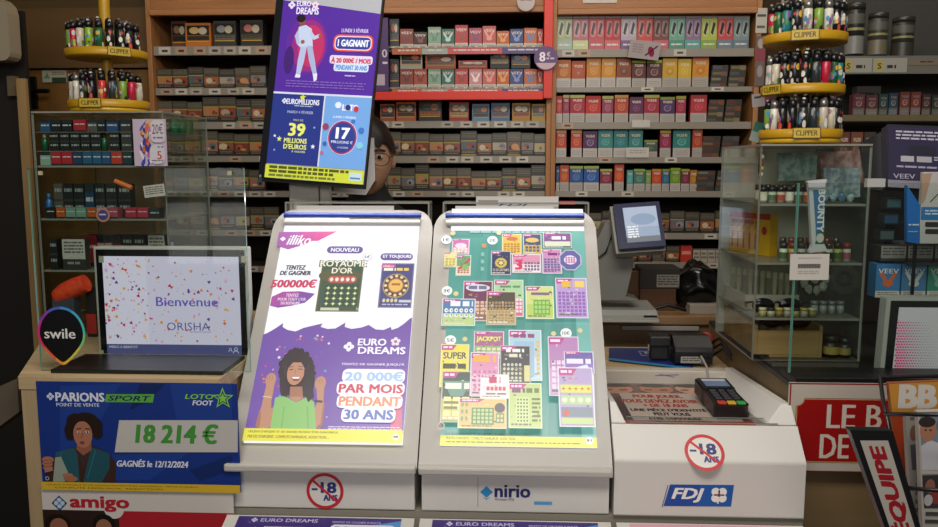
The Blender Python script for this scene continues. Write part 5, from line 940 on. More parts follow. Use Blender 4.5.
c.mb.prism([c.O, c.O+U*w, c.O+U*w+c.V*h, c.O+c.V*h], (0, .0012, 0), mat('#bab6ae')); c.lines((w*.08, h*.15, w*.92, h*.85), '#55534c', 4); tag(c.build('warning_label', loc=(X0, YA-.005, Z0)), 'white printed warning label tilted on the middle of the acrylic cabinet', 'label')
o = MB().tube([(at(115, 181, Y=YA-.012).x, YA-.012, at(115, 181, Y=YA-.012).z), (at(132, 188, Y=YA-.012).x, YA-.012, at(132, 188, Y=YA-.012).z)], .0062, mat('#c86a28', .4), 12).build('orange_tube', loc=at(124, 185, Y=YA-.012)); tag(o, 'small orange tube clipped slantwise on the acrylic cabinet', 'tube')
q = at(103, 215, Y=YA-.004); c = Canvas((q.x, YA-.004, q.z), (1, 0, 0), (0, 0, 1)); c.mb.prism([(q.x+.018*cos(2*pi*i/24), YA-.004, q.z+.018*sin(2*pi*i/24)) for i in range(24)], (0, .001, 0), mat('#3c3a7a')); c.ring(0, 0, .013, .018, '#b87a6a', 28); c.lines((-.01, -.004, .01, .003), '#c8c4d0', 1); tag(c.build('round_sticker', loc=q), 'round blue sticker with a pink rim on the acrylic cabinet front', 'sticker')
# red things beneath the cabinet, seen through the glass
o = thing('red_pouch', 'bright orange-red rolled pouch lying behind the glass above the rainbow sticker', 'pouch', (at(72, 296, Y=1.9).x, 1.9, CT))
m = MB(); zt = CT+.155
pz = [at(x, y, Y=1.9) for x, y in ((57, 297), (66, 292), (76, 287), (86, 283))]
m.tube([p for p in pz], .02, mottled('#c83014', '#d84a20', 60), 14, [.018, .024, .024, .022]); m.build('roll', o)
m = MB(); q = at(66, 310, Y=1.9); m.box(q.x-.025, q.x+.03, 1.885, 1.915, CT+.0006, pz[1].z-.012, mat('#3a3d44')); m.build('holder', o)
q = rectat(86, 287, 95, 314, 1.93); o = MB().box(q[0], q[1], 1.93, 1.95, CT+.0006, q[3], mat('#1e1a1a')).box(q[0]-.0005, q[1]+.0005, 1.9285, 1.9295, q[2]-.05, q[2], mat('#b02a1e')).build('dark_box', loc=(q[0], 1.93, CT)); tag(o, 'tall black and red box half hidden by the grey monitor frame', 'box')
# ================================================================ LIGHTER CAROUSELS
YEL = mat('#b88c12', .4); YEL2 = mat('#c89c1a', .35)
def lighter_proto(i):
    rn = random.Random(50+i); bodies = ['#191a1c', '#2c2e30', '#b81c3c', '#1e4a8a', '#c4b8a0', '#2a7a70', '#8ab020', '#b8b0a4', '#7a9a3a', '#303438', '#c03030', '#d8d0c0', '#245a30', '#101214']
    acc = ['#c8c0b0', '#7a4a90', '#e0d8c8', '#c84a3a', '#3a8aa8', '#d8b040', '#d8d8d0', '#5a7a3a', '#1c1c1c', '#8a8f94']
    b = bodies[i % 14]; r = .0098; m = MB(); m.lathe([(0, 0), (r, 0), (r, .052), (r*.85, .0535), (0, .0535)], (0, 0, 0), mat(b, .3), 12)
    for k in range(7):      # printed motif wrapped round the barrel
        a = rn.uniform(-pi, 0); z = rn.uniform(.006, .046); h = rn.uniform(.003, .008); da = rn.uniform(.25, .6); rr = r+.0002; cc = mat(acc[(i+k*3) % 10], .35); vs = []
        for j in range(5): q = a-da+2*da*j/4; s_ = h*sqrt(max(0, 1-((j-2)/2.2)**2)); vs += [(rr*cos(q), rr*sin(q), z-s_), (rr*cos(q), rr*sin(q), z+s_)]
        m.add(vs, [(2*j, 2*j+2, 2*j+3, 2*j+1) for j in range(4)], cc, True)
    m.v = [Vector((p.x, p.y, p.z*1.13)) for p in m.v]; o = m.build('lighter')
    cap = mat(['#0e0e10', '#141416', '#101012', '#8a8680'][i % 4], .3, .0 if i % 4 < 3 else .7); c = MB(); c.lathe([(0, .0538), (r*.92, .0538), (r*.95, .062), (r*.75, .069), (0, .0705)], (0, 0, 0), cap, 12)
    c.box(-.003, .003, -.0066, -.002, .062, .0725, mat('#9a958a', .3, .8)); c.v = [Vector((p.x, p.y, p.z*1.13)) for p in c.v]; c.build('valve_cap', o)
    return o, b
LN = {'#191a1c': 'black patterned', '#2c2e30': 'charcoal patterned', '#b81c3c': 'crimson', '#1e4a8a': 'blue', '#c4b8a0': 'cream', '#2a7a70': 'teal', '#8ab020': 'lime', '#b8b0a4': 'pale grey', '#7a9a3a': 'moss green', '#303438': 'slate', '#c03030': 'red', '#d8d0c0': 'off-white', '#245a30': 'dark green', '#101214': 'jet black'}
PROT = [lighter_proto(i) for i in range(14)]; used = set()
def carousel(label, xc, yb, Y, tiers, R, seq, where, ptop):
    q = at(xc, yb, Y=Y); z0 = q.z; cx = q.x
    t = thing('lighter_carousel', label, 'lighter display', (cx, Y, z0), 'yellow lighter carousels')
    m = MB(); m.lathe([(0, 0), (R*.98, 0), (R*.98, .008), (R*.9, .0125), (0, .0125)], (cx, Y, z0), YEL2, 40); m.build('base', t)
    zt = []; nn = 0
    m = MB(); m.tube([(cx, Y, z0+.0126), (cx, Y, ptop)], .014, YEL, 14); m.build('pole', t)
    for k, (ya, yt, pl) in enumerate(tiers):
        z = at(xc, ya, Y=Y-R).z; m = MB()
        m.lathe([(.0145, 0), (R, 0), (R*1.015, .003), (R*1.015, .02), (R*.985, .02), (R*.985, .006), (R*.8, .006), (R*.8, .0165), (R*.55, .0165), (R*.55, .03), (.0145, .03)], (cx, Y, z), YEL, 48)
        tr = m.build('tier_tray', t); b = at(pl, ya-4, Y=Y-R*1.02); an = math.asin(max(-.9, min(.9, (b.x-cx)/(R*1.02)))); U = Vector((cos(an), sin(an), 0)); P = Vector((cx+sin(an)*R*1.03, Y-cos(an)*R*1.03, z-.002)); c = Canvas(P-U*.029, U, (0, 0, 1)); c.mb.prism([P-U*.029, P+U*.029, P+U*.029+Vector((0, 0, .024)), P-U*.029+Vector((0, 0, .024))], c.N*-.0015, mat('#b89a28'))
        c.rect((0, 0, .058, .024), '#2a2416'); c.rect((.0015, .0015, .0565, .0225), '#c0a02c'); c.text('CLIPPER', (.006, .006, .052, .018), '#2a2416', .02); c.build('brand_plate', tr)
        for ring, rad, dz, n, off in (('outer', R*.875, .0066, 11, 0), ('inner', R*.61, .017, 8, .5)):
            for j in range(n):
                a = pi+pi*(j+.5+off*.0)/n; i = seq[(nn*3+j+k) % len(seq)]; nn += 1; loc = (cx+rad*cos(a), Y+rad*sin(a), z+dz)
                p, b = PROT[i]; lab = f"{LN[b]} lighter, {ORD[j]} along the {ring} ring, {['lowest', 'middle', 'top'][k] if len(tiers) == 3 else ['lower', 'upper'][k]} tray of the {where}"
                if i not in used: used.add(i); o = p; o.location = loc
                else: o = dup(p, loc)
                o.rotation_euler = (0, 0, a+pi/2+(j % 3-1)*.2); tag(o, lab, 'lighter', f'lighters on the {where}')
    return t
carousel('yellow two-tier lighter carousel on the acrylic cabinet near the wooden door', 110, 113, 2.13, [(106.5, 60, 90), (54, 20, 114)], .1, [7, 0, 2, 13, 3, 0, 4, 10, 4, 13, 6, 9, 11, 0, 12, 8, 1], 'carousel near the door', 2.18)
# ================================================================ RIGHT ACRYLIC CABINET
YB = 1.8; a = rectat(756, 146, 872, 372, YB); rx0, rx1, rz1 = .560, .7995, at(810, 146, Y=YB).z; RB = 1.0455; RD = .32
t = thing('accessory_cabinet', 'clear acrylic cabinet of smoking accessories under the three-tier carousel', 'display cabinet', (.68, YB+RD/2, RB))
RX0 = .607
acbox(t, rx0, rx1, YB, YB+RD, RB+.016, rz1, bk=.5)
MB().box(.607, rx1, YB+.004, YB+RD-.005, RB+.0005, RB+.0155, mat('#4a4640', .4)).build('base', t)
RL = [at(800, y, Y=YB+.02).z for y in (203.5, 262, 317)]
for z in RL: MB().box(rx0+.005, rx1-.005, YB+.006, YB+RD-.006, z-.005, z, glassy('dfe2dc', 1, .12), AEDGE).build('shelf', t)
ZB0 = RB+.0165
def xr(px, Y, y=200): return at(px, y, Y=Y).x
# level one: little jars with dark lids
def jar(name, label, x, Y, z, r, h, col, lid, group, cat='jar', bandc=None):
    o = MB().lathe([(0, 0), (r, 0), (r, h*.7), (0, h*.7)], (x, Y, z), mat(col, .35), 14)
    if bandc: o.lathe([(r+.0002, h*.15), (r+.0002, h*.5)], (x, Y, z), mat(bandc, .4), 14)
    o = o.build(name, loc=(x, Y, z)); tag(o, label, cat, group)
    MB().lathe([(0, h*.7), (r*1.06, h*.7), (r*1.06, h), (0, h)], (x, Y, z), mat(lid, .3), 14).build('lid', o)
cols = ['#a89c7c', '#8a9a7a', '#a88a70', '#b0aa98', '#7a8a80', '#a8704a', '#9aa080', '#b09a88']
for n in range(7): jar('small_tin', f"small pale tin with dark lid, {ORD[n]} of the front row on the cabinet's upper shelf", .583+n*.0195, YB+.045, RL[0]+.0006, .0092, .036, mixc(cols[n % 8], '#ffffff', .25), '#1e1c18', 'small tins on the upper shelf', 'tin', ['#d8d4c0', '#5a6a4a', '#b04a3a'][n % 3])
for n in range(6): jar('small_tin', f"small pale tin with dark lid, {ORD[n]} of the rear row on the cabinet's upper shelf", .586+n*.0195, YB+.085, RL[0]+.0006, .0085, .04, cols[(n+3) % 8], '#23201c', 'small tins on the upper shelf', 'tin', ['#c8c4b0', '#4a5a6a', '#8a7a3a'][n % 3])
rn = random.Random(31)
def faceted(name, label, cat, group, c, r, col, sc=(1, 1, 1), rough=.25):
    mb = MB(); mb.ball((0, 0, 0), (r*sc[0], r*sc[1], r*sc[2]), mat(col, rough), 8, 5, lambda d, p: p*(1+rn.uniform(-.18, .18))); mb.sm = [False]*len(mb.sm); zmin = min(p.z for p in mb.v); mb.v = [p+Vector(c)-Vector((0, 0, zmin)) for p in mb.v]
    o = mb.build(name, loc=c); return tag(o, label, cat, group)
for n in range(7): faceted('wrapped_trinket', f"crumpled bluish trinket, {ORD[n]} of the heap row on the cabinet's upper shelf", 'trinket', 'bluish trinkets on the upper shelf', (.722+(n % 4)*.019, YB+.05+(n//4)*.05, RL[0]+.0006), .0085, ['#6f8a9a', '#8aa0a8', '#5a7a94', '#a0aeb0'][n % 4], (1, 1, 1.1+.1*(n % 3)))
# blister bag hanging behind, badge on the side
o = MB().prism([(xr(x, YB+.16), YB+.16, at(x, y, Y=YB+.16).z) for x, y in ((822, 168), (858, 168), (860, 197), (824, 197))][::-1], (0, .01, 0), mottled('#8098ac', '#c4ccd0', 80, .3)).build('foil_sachet', loc=(xr(840, YB+.16), YB+.16, RL[0])); tag(o, 'silvery blue foil sachet standing at the back of the upper cabinet shelf', 'sachet')
o = MB().prism([(xr(x, YB+.2), YB+.2, at(x, y, Y=YB+.2).z) for x, y in ((818, 152), (868, 150), (868, 183), (820, 184))][::-1], (0, .012, 0), mottled('#986262', '#c4a49c', 40, .5)).build('pink_card_box', loc=(xr(845, YB+.2), YB+.2, RL[0])); tag(o, 'dull pink carton leaning at the top back of the acrylic cabinet', 'carton')
o = MB().prism([(xr(x, YB+.2), YB+.2, at(x, y, Y=YB+.2).z) for x, y in ((776, 153), (815, 152), (815, 180), (778, 181))][::-1], (0, .012, 0), mottled('#6f968c', '#b4c4bc', 50, .5)).build('teal_card_box', loc=(xr(795, YB+.2), YB+.2, RL[0])); tag(o, 'dull teal carton at the top back of the acrylic cabinet', 'carton')
q = at(751, 165, Y=YB+.012); m = MB(); m.ball((rx0+.012, YB+.04, q.z), (.004, .012, .032), mat('#1a1a18'), 14, 10)
for i, col in enumerate(('#c8c4b4', '#b83a2a', '#c8a83a', '#d0ccc0')): m.ball((rx0+.0125, YB+.0305+.003*(i % 2), q.z+.018-.013*i), (.005, .006, .006), mat(col), 8, 6)
tag(m.build('oval_badge', loc=(rx0+.012, YB+.04, q.z)), 'oval black badge with coloured spots hanging inside the cabinet side', 'badge')
# level two: yellow lighter box and row of lighters
y0, y1 = at(722, 234, Y=YB+.22).x, 0
t2 = thing('lighter_box', 'yellow counter box with red top and red torch lighters printed on it', 'box', (.6, YB+.17, RL[1]+.0006))
zt = RL[1]+.115; m = MB(); A = Vector((rx0+.014, YB+.275, RL[1]+.0007)); U = Vector((.066, -.2, 0)).normalized(); L = .165; D_ = Vector((-U.y, U.x, 0))*.022
m.prism([A, A+U*L, A+U*L+D_, A+D_], (0, 0, .1), mat('#c8940c', .4)); m.build('carton', t2)
c = Canvas(A, U, (0, 0, 1), 0, .4); c.rect((0, .086, L, .1), '#a82a18'); c.rect((L*.78, .0, L, .086), '#d0a01c')
for i in range(5): u = .012+i*.024; c.line((u+.003, .012), (u+.003, .042), .006, '#9a3a10'); c.ell(u+.003, .046, .0045, .006, '#b8451a', 10); c.line((u-.002, .06), (u+.012, .076), .003, '#a8481c')
c.lines((.01, .064, L*.7, .082), '#a04a14', 1, .5); c.text('A', (L*.83, .05, L*.95, .078), '#a82a18', .03) if False else c.ell(L*.88, .06, .01, .01, '#a82a18'); c.build('print', t2)
for n in range(8): jar('mini_lighter', f"mini patterned lighter, {ORD[n]} along the cabinet's second shelf", .629+n*.02, YB+.03, RL[1]+.0006, .0085, .042, ['#cac6b6', '#b8b05a', '#d0c8b8', '#b8b2a4', '#8a9a5a'][n % 5], ['#2a2622', '#8a3a2a', '#4a3a30'][n % 3], 'mini lighters on the second shelf', 'lighter', ['#4a6a3a', '#b05a6a', '#2c2c2a'][n % 3])
for n in range(7): jar('mini_lighter', f"mini patterned lighter, {ORD[n]} of the rear row on the cabinet's second shelf", .64+n*.02, YB+.07, RL[1]+.0006, .0075, .05, ['#8a8478', '#9a8a60', '#7a7468'][n % 3], ['#3a2a26', '#6a2c24'][n % 2], 'mini lighters on the second shelf', 'lighter')
# level three: lighters standing in a white tray, sunglasses, tins
t3 = thing('white_tray', 'white card tray holding a row of slim metal lighters', 'tray', (.62, YB+.15, RL[2]+.0006)); z3 = RL[2]+.0007
P = [(rx0+.008, YB+.285), (rx0+.012, YB+.11), (.70, YB+.11), (.70, YB+.285)]
MB().prism([(x, y, z3) for x, y in P], (0, 0, .003), mat('#b5aca0')).build('tray_base', t3)
for (x0, y0), (x1, y1) in zip(P, P[1:]+P[:1]):
    d = Vector((x1-x0, y1-y0, 0)).normalized(); nrm = Vector((-d.y, d.x, 0))*.002; A, B = Vector((x0, y0, z3+.0031)), Vector((x1, y1, z3+.0031)); MB().prism([A+d*.002+nrm*.5, B-d*.002+nrm*.5, B-d*.002+nrm*1.5, A+d*.002+nrm*1.5], (0, 0, .032), mat('#b8aea2')).build('tray_wall', t3)
for n in range(11):
    x = rx0+.024+n*.0108; y = YB+.262-n*.0128; o = MB().box(x-.0042, x+.0042, y-.0045, y+.0045, z3+.0036, z3+.066, mat(['#8c8872', '#a09a80', '#747060', '#aaa488'][n % 4], .4, .1)).box(x-.0044, x+.0044, y-.0047, y+.0047, z3+.0661, z3+.082, mat('#b4ae96', .3, .2)); o = o.build('metal_lighter', loc=(x, y, z3+.0036)); tag(o, f"slim metal lighter, {ORD[n]} from the back of the white tray", 'lighter', 'metal lighters in the white tray')
def shades(name, label, x, y, z, ang, col):
    t = thing(name, label, 'sunglasses', (x, y, z), rot=(0, 0, ang)); M0 = parent_world(t)
    for s in (-1, 1):
        m = MB(); m.ball((s*.031, 0, .018), (.027, .006, .018), mat(col, .12), 18, 10); m.v = [M0 @ p for p in m.v]; m.build('lens', t)
        m = MB(); m.tube([(s*.056, .003, .026), (s*.062, .03, .02), (s*.05, .06, .008)], .0025, mat('#0d0d0e', .3), 8); m.v = [M0 @ p for p in m.v]; m.build('temple', t)
    m = MB(); m.tube([(-.008, 0, .024), (0, -.002, .027), (.008, 0, .024)], .003, mat('#0d0d0e', .3), 8); m.v = [M0 @ p for p in m.v]; m.build('bridge', t)
shades('sunglasses', 'black sunglasses lying in front of the white tray', .63, YB+.06, RL[2]+.001, .05, '#0c0c0e')
for n in range(7): jar('flat_tin', f"flat patterned tin, {ORD[n]} along the front of the cabinet's third shelf", .586+n*.0185, YB+.022, RL[2]+.0006, .0082, .02, ['#a89a5a', '#b0a890', '#8a7a40', '#a09a84'][n % 4], ['#c0b89a', '#2a2622', '#b8a040'][n % 3], 'flat tins on the third shelf', 'tin')
for n in range(10):
    aa = 2*pi*n/9; rr = .03 if n < 9 else 0; q = at(822, 293, Y=YB+.12); faceted('white_shell', f"white shell-like piece, {ORD[n]} of the flower-shaped cluster in the cabinet", 'shell', 'white shell cluster', (.762+rr*cos(aa)*.9, YB+.185, RL[2]+.052+rr*sin(aa)), .0095, '#d0cabc', (1, .6, 1.2))
o = MB().box(.728, .794, YB+.197, YB+.204, RL[2]+.0006, RL[2]+.1, mat('#3a322a')).build('shell_backing', loc=(.7, YB+.195, RL[2])); tag(o, 'dark backing card behind the white shell cluster', 'card')
for n in range(4): jar('glass_vial', f"clear grey vial, {ORD[n]} at the outer end of the cabinet's third shelf", .716+n*.0195, YB+.06, RL[2]+.0006, .008, .03, '#8a8c88', '#6a6c6a', 'grey vials on the third shelf', 'vial')
# bottom: open wooden box with sunglasses
t4 = thing('wooden_box', 'open pale wooden box with a pair of sunglasses inside the acrylic cabinet', 'box', (.65, YB+.15, ZB0))
z0, z1 = ZB0, ZB0+.062; xa, xb, ya, yb = rx0+.012, .726, YB+.03, YB+.285; PW = wood('#8a6a40', '#a88654', 5, 0)
MB().box(max(xa, .608), xb, ya, yb, z0, z0+.006, PW).build('base', t4)
MB().box(xa+.008, xb-.008, ya, ya+.008, z0+.0065, z1, PW).build('front_side', t4); MB().box(xa+.008, xb-.008, yb-.008, yb, z0+.0065, z1, PW).build('rear_side', t4)
MB().box(xa, xa+.0075, ya, yb, z0+.0065, z1+.012, PW).build('end_side', t4); MB().box(xb-.0075, xb, ya, yb, z0+.0065, z1+.012, PW).build('end_side', t4)
for n, (x, y, r, h) in enumerate(((.62, .09, .018, .05), (.66, .12, .02, .046), (.69, .08, .016, .05), (.64, .17, .022, .06), (.695, .17, .018, .064))): faceted('paper_wrap', f"crumpled brownish paper wrap, {ORD[n]} in the pale wooden box", 'paper wrap', 'paper wraps in the wooden box', (x, YB+y, z0+.0065), r, ['#6a5a44', '#7c6a50', '#5a4c3a'][n % 3], (1, 1, 1.2), .8)
shades('sunglasses', 'second black sunglasses perched on the wraps in the pale wooden box', .652, YB+.06, z0+.062, -.05, '#120e0e')
shades('sunglasses', 'third black sunglasses lying beside the pale wooden box', .764, YB+.11, z0+.001, .3, '#101010')
jar('amber_bottle', 'squat dark jar with gold band beside the pale wooden box', .752, YB+.045, ZB0, .018, .05, '#2a2018', '#1a1612', None, 'jar', '#a8904a')
jar('amber_bottle', 'second squat dark jar with gold band near the cabinet corner', .781, YB+.042, ZB0, .014, .045, '#2c2218', '#181410', None, 'jar', '#98824a')
# right glass screen, snack bar, paper
tg, g = glass('counter_glass', 'clear green-edged glass screen standing before the accessory cabinet', (793.5, 183, 1040, 376), 1.69)
p = rectat(866, 178.5, 884, 187, 1.682); MB().box(p[0], p[1], 1.676, 1.6895, p[2], p[3], mat('#a8aaa6', .3, 0)).build('clip', tg); MB().box(g[0], g[0]+.0025, 1.6875, 1.6895, g[2], g[3], mat('#4a8074', .2)).build('polished_edge', tg)
Y = 1.705; P = [(808, 181), (827, 179), (824.5, 190), (824, 243), (827.5, 251), (809, 253), (812, 245), (809, 190)]; pts = [at(x, y, Y=Y) for x, y in P]
m = MB(); m.prism(pts[::-1], (0, .012, 0), mat('#b4b6b6', .3)); o = m.build('candy_bar', None, .002, loc=pts[7]); tag(o, 'blue and white wrapped candy bar stuck upright behind the glass', 'candy bar')
c = Canvas(Vector((pts[7].x, Y-.0002, pts[5].z)), (1, 0, 0), (0, 0, 1), 0, .3)
c.pp([(813, 190), (823.5, 190), (823, 243), (816, 243), (815.5, 225)], '#3c6890'); c.pp([(818, 232), (824, 228), (824, 244), (815, 244)], '#2c5a48'); c.ell(*c.px(820, 238), .008, .01, '#b8b6ac', 14)
b0 = c.R(817, 189, 824.5, 232); Ct = Canvas(c.p(b0[0], b0[3]), (0, 0, -1), (1, 0, 0), 0, .3); Ct.k = 6; Ct.text('BOUNTY', (0, .001, b0[3]-b0[1], b0[2]-b0[0]), '#d0d2d2', .04); c.build('wrapper_print', o); Ct.build('wrapper_lettering', o)
def bc(c, w, h): c.rect((w*.2, h*.45, w*.78, h*.62), '#3a3834'); c.grid((w*.21, h*.46, w*.77, h*.61), 14, 3, '#9a968e', .5); c.lines((w*.2, h*.8, w*.8, h*.86), '#8a867e', 1); c.lines((w*.2, h*.2, w*.75, h*.36), '#9a968e', 2)
card('paper_notice', 'white paper notice with a dark printed strip on the glass below the candy bar', 'notice', (790, 254, 829, 280), 1.686, '#bdb8b0', bc, .01)
# carousel on the right cabinet
carousel('yellow three-tier lighter carousel on the accessory cabinet', 799.5, 143.5, 1.925, [(137.5, 0, 807), (92, 0, 777), (39, 0, 806)], .09, [8, 12, 0, 9, 11, 5, 0, 7, 13, 0, 9, 4, 13, 11, 2, 0, 1], 'cabinet carousel', 2.1)
card('folded_leaflet', 'folded white and purple leaflet hanging behind the three-tier carousel', 'leaflet', (752, 92, 797, 105), 2.08, '#b0a8a8', lambda c, w, h: (c.rect((w*.28, h*.25, w*.7, h*.75), '#5a3a90'), c.rect((w*.28, h*.25, w*.4, h*.75), '#a03a7a'), c.rect((w*.78, h*.2, w, h*.9), '#6a4a80'), c.lines((w*.05, h*.5, w*.2, h*.8), '#3a4a44', 1)), .1)
card('pink_leaflet', 'dark pink strip leaflet hanging behind the three-tier carousel', 'leaflet', (812, 93, 836, 102), 2.08, '#7a3a58', lambda c, w, h: c.lines((w*.1, h*.3, w*.9, h*.7), '#b898a8', 1))
card('green_leaflet', 'green and white folded leaflet sticking out under the three-tier carousel', 'leaflet', (752, 122, 762, 142), 2.05, '#9aa8a0', lambda c, w, h: c.rect((0, h*.5, w, h), '#3a7a6a'), -.3)
# ================================================================ BACK COUNTER + TERMINAL
BT = at(650, 316, Y=2.7).z
t = thing('back_counter', 'low pale wooden back counter under the tobacco shelves', 'counter', (.6, 2.85, 0))
MB().box(-.6, 1.0, 2.7, 3.02, BT-.03, BT, wood('#8a6a48', '#9c7a54', 4, 0)).build('worktop', t, .003); MB().box(-.6, 1.0, 2.72, 3.01, 0, BT-.031, wood('#7a6044', '#8a6e4e', 3, 0)).build('drawer_front', t)
q = rectat(622, 319, 700, 323, 2.69); MB().box(q[0], q[1], 2.698, 2.7195, BT-.05, BT-.035, mat('#a09c96', .35)).build('drawer_handle', t, .002)
t = thing('lottery_terminal', 'grey terminal with small tilted blue-framed touch screen on the back counter', 'terminal', (at(625, 300, Y=2.6).x, 2.8, BT+.0005))
SY = 2.55
def sq(pts, Y): return [at(x, y, Y=Y) for x, y in pts]
m = MB(); q = [(593, 300), (597, 240), (606, 222), (622, 224), (634, 262), (626, 296), (640, 300)]; m.prism(sq(q, 2.62)[::-1], (0, .1, 0), mat('#7a7a74', .4)); m.build('stand', t, .008)
A = [at(614, 202, Y=SY+.03), at(656, 199, Y=SY+.035), at(664.5, 240.5, Y=SY-.035), at(624, 248.5, Y=SY-.045)]
U = (A[1]-A[0]).normalized(); Vv = (A[0]-A[3]); Vv = (Vv-U*Vv.dot(U)).normalized(); Nn = U.cross(Vv); Wd = ((A[1]-A[0]).length+(A[2]-A[3]).length)/2; Hd = ((A[0]-A[3]).length+(A[1]-A[2]).length)/2; O = A[3]
def rp(u0, v0, u1, v1, d, e, mt, bv=.004): return MB().prism([O+U*u0+Vv*v0+Nn*d, O+U*u1+Vv*v0+Nn*d, O+U*u1+Vv*v1+Nn*d, O+U*u0+Vv*v1+Nn*d], Nn*e, mt)
rp(-.022, -.006, Wd+.002, Hd+.004, -.06, .035, mat('#8c8c86', .4)).build('rear_shell', t, .006); rp(-.014, 0, Wd, Hd, -.0248, .024, mat('#1a2148', .35)).build('screen_frame', t, .005)
c = Canvas(O, U, Vv, .55, .2); c.rect((Wd*.1, Hd*.12, Wd*.9, Hd*.9), '#8a9ab0'); c.rect((Wd*.1, Hd*.45, Wd*.9, Hd*.9), '#9aa6bc'); c.ell(Wd*.55, Hd*.62, Wd*.3, Hd*.13, '#7f92ac'); c.rect((Wd*.1, Hd*.12, Wd*.9, Hd*.24), '#6a7078'); c.lines((Wd*.14, Hd*.2, Wd*.4, Hd*.48), '#d0d4d8', 5, .6); c.build('touch_screen', t)
m = MB(); q = rectat(596, 288, 660, 306, 2.58); m.box(q[0], q[1], 2.58, 2.685, BT+.0008, BT+.01, mat('#b0aea6', .4)); 
P = [(2.585, BT+.0105), (2.585, BT+.024), (2.61, BT+.036), (2.79, BT+.04), (2.79, BT+.0105)]; m.prism([(q[0]+.004, y, z) for y, z in P], (q[1]-q[0]-.008, 0, 0), mat('#a4a49e', .3)); m.box(q[1]-.05, q[1]-.006, 2.5835, 2.5848, BT+.017, BT+.024, BLACK); m.build('printer_base', t, .004)
MB().tube([at(x, y, Y=2.61) for x, y in ((611, 212), (612, 235), (606, 252), (598, 258))], .003, BLACK, 8).build('cable', t)
def boxat(name, label, cat, px, Y, d, col, draw=None, zb=None, ang=0):
    X0, X1, Z0, Z1 = rectat(*px, Y); Z0 = zb if zb is not None else Z0; o = MB().box(X0, X1, Y, Y+d, Z0, Z1, mat(col, .6) if isinstance(col, str) else col).build(name, None, .0015, loc=((X0+X1)/2, Y, Z0)); tag(o, label, cat)
    if draw: c = Canvas((X0, Y-.0002, Z0), (1, 0, 0), (0, 0, 1)); draw(c, X1-X0, Z1-Z0); c.build('label_print', o)
    return o
bb = BT+.0006
o1 = boxat('brown_carton', 'flat brown carton under the dark labelled box on the back counter', 'carton', (640, 289, 676, 302), 2.8, .1, '#5a3a22', None, bb); zt = rectat(640, 289, 676, 302, 2.8)[3]+.0006
boxat('dark_carton', 'dark box with a white text label stacked on the back counter', 'carton', (640, 268, 680, 289), 2.8, .12, '#2e2c26', lambda c, w, h: (c.rect((w*.42, h*.08, w*.98, h*.68), '#98928a'), c.lines((w*.45, h*.14, w*.95, h*.62), '#4a4640', 4)), zt)
boxat('kraft_box', 'small kraft box standing between the terminal and the dark box', 'carton', (627, 272, 639, 297), 2.83, .05, '#6a4c30', None, bb)
o = MB().lathe([(0, 0), (.022, 0), (.024, .02), (.024, .05), (0, .05)], (at(621, 290, Y=2.85).x, 2.86, bb), mat('#5c4630', .6), 20).build('tape_roll', loc=(at(621, 290, Y=2.85).x, 2.86, bb)); tag(o, 'brown roll behind the grey terminal base', 'roll')
# black plastic bag
m = MB(); q = at(697, 281, Y=2.84); rn = random.Random(8)
def bagf(d, p):
    f = 1+.06*sin(d.x*5+d.z*4)+.05*sin(d.z*7+d.y*5)+.025*sin(d.x*11-d.z*8); p = p*f
    if d.z > .5: p.x *= 1-.8*(d.z-.5); p.z *= 1.05
    if d.z < -.55: p.z = max(p.z, -.078)
    return p
m.ball((q.x, q.y, BT+.082), (.08, .075, .092), mat('#0c0c0d', .22), 40, 26, bagf); zm = min(p.z for p in m.v); m.v = [p-Vector((0, 0, zm-BT-.001)) for p in m.v]
o = m.build('plastic_bag', loc=(q.x, q.y, BT+.001)); tag(o, 'shiny black plastic bag on the back counter beside the cartons', 'bag')
o = boxat('paper_sheet', 'flat whitish paper lying on the back counter edge near the black bag', 'paper', (690, 305, 722, 307), 2.74, .07, '#a49a8c', None, bb)
o = boxat('note_slip', 'small white slip at the terminal end of the back counter', 'paper', (607, 311, 622, 314), 2.705, .06, '#b0a698', None, bb)
o = MB().tube([at(x, y, Y=2.73)+Vector((0, 0, .002)) for x, y in ((655, 309), (668, 305.5), (678, 308), (686, 311))], .006, BLACK, 8).build('pen_cable', loc=at(670, 308, Y=2.73)); tag(o, 'short black cable lying on the back counter below the terminal', 'cable')
# on the inner worktop: blue mat, black device
IW = .9625
P = [at(x, y, Z=IW) for x, y in ((609, 349), (700, 350), (692, 369.5), (609, 360))]
m = MB(); m.prism(P[::-1], (0, 0, .004), mat('#1e2868', .4)); o = m.build('counter_mat', loc=P[0]); tag(o, 'dark blue counter mat with light blue edge behind the white housing', 'mat')
c = Canvas(Vector((P[0].x, P[3].y, IW+.0042)), (1, 0, 0), (0, 1, 0)); c.pp([(609, 358), (692, 367.5), (692, 369.5), (609, 360)], '#2a7ab0'); c.rect(c.R(640, 351, 668, 356), '#8a8a98'); c.rect(c.R(641, 351.6, 667, 355.4), '#1e2868'); c.text('FDJ', c.R(645, 352, 663, 355), '#a8a8b4', .03); c.build('mat_print', o)
t = thing('receipt_device', 'black counter device with cables on the blue mat', 'device', (at(690, 360, Z=IW).x, 2.16, IW+.005)); xx = at(690, 360, Y=2.14).x
m = MB(); m.prism([(xx-.045, 2.12, IW+.006), (xx-.045, 2.115, IW+.05), (xx-.045, 2.16, IW+.078), (xx-.045, 2.24, IW+.07), (xx-.045, 2.24, IW+.006)], (.1, 0, 0), mat('#17171a', .35)); m.build('housing', t, .008)
m = MB(); m.box(xx-.105, xx-.047, 2.16, 2.22, IW+.045, IW+.075, mat('#1a1a1c', .4)); m.box(xx-.1, xx-.05, 2.17, 2.2, IW+.006, IW+.044, mat('#121214', .5)); m.build('scanner_head', t, .005)
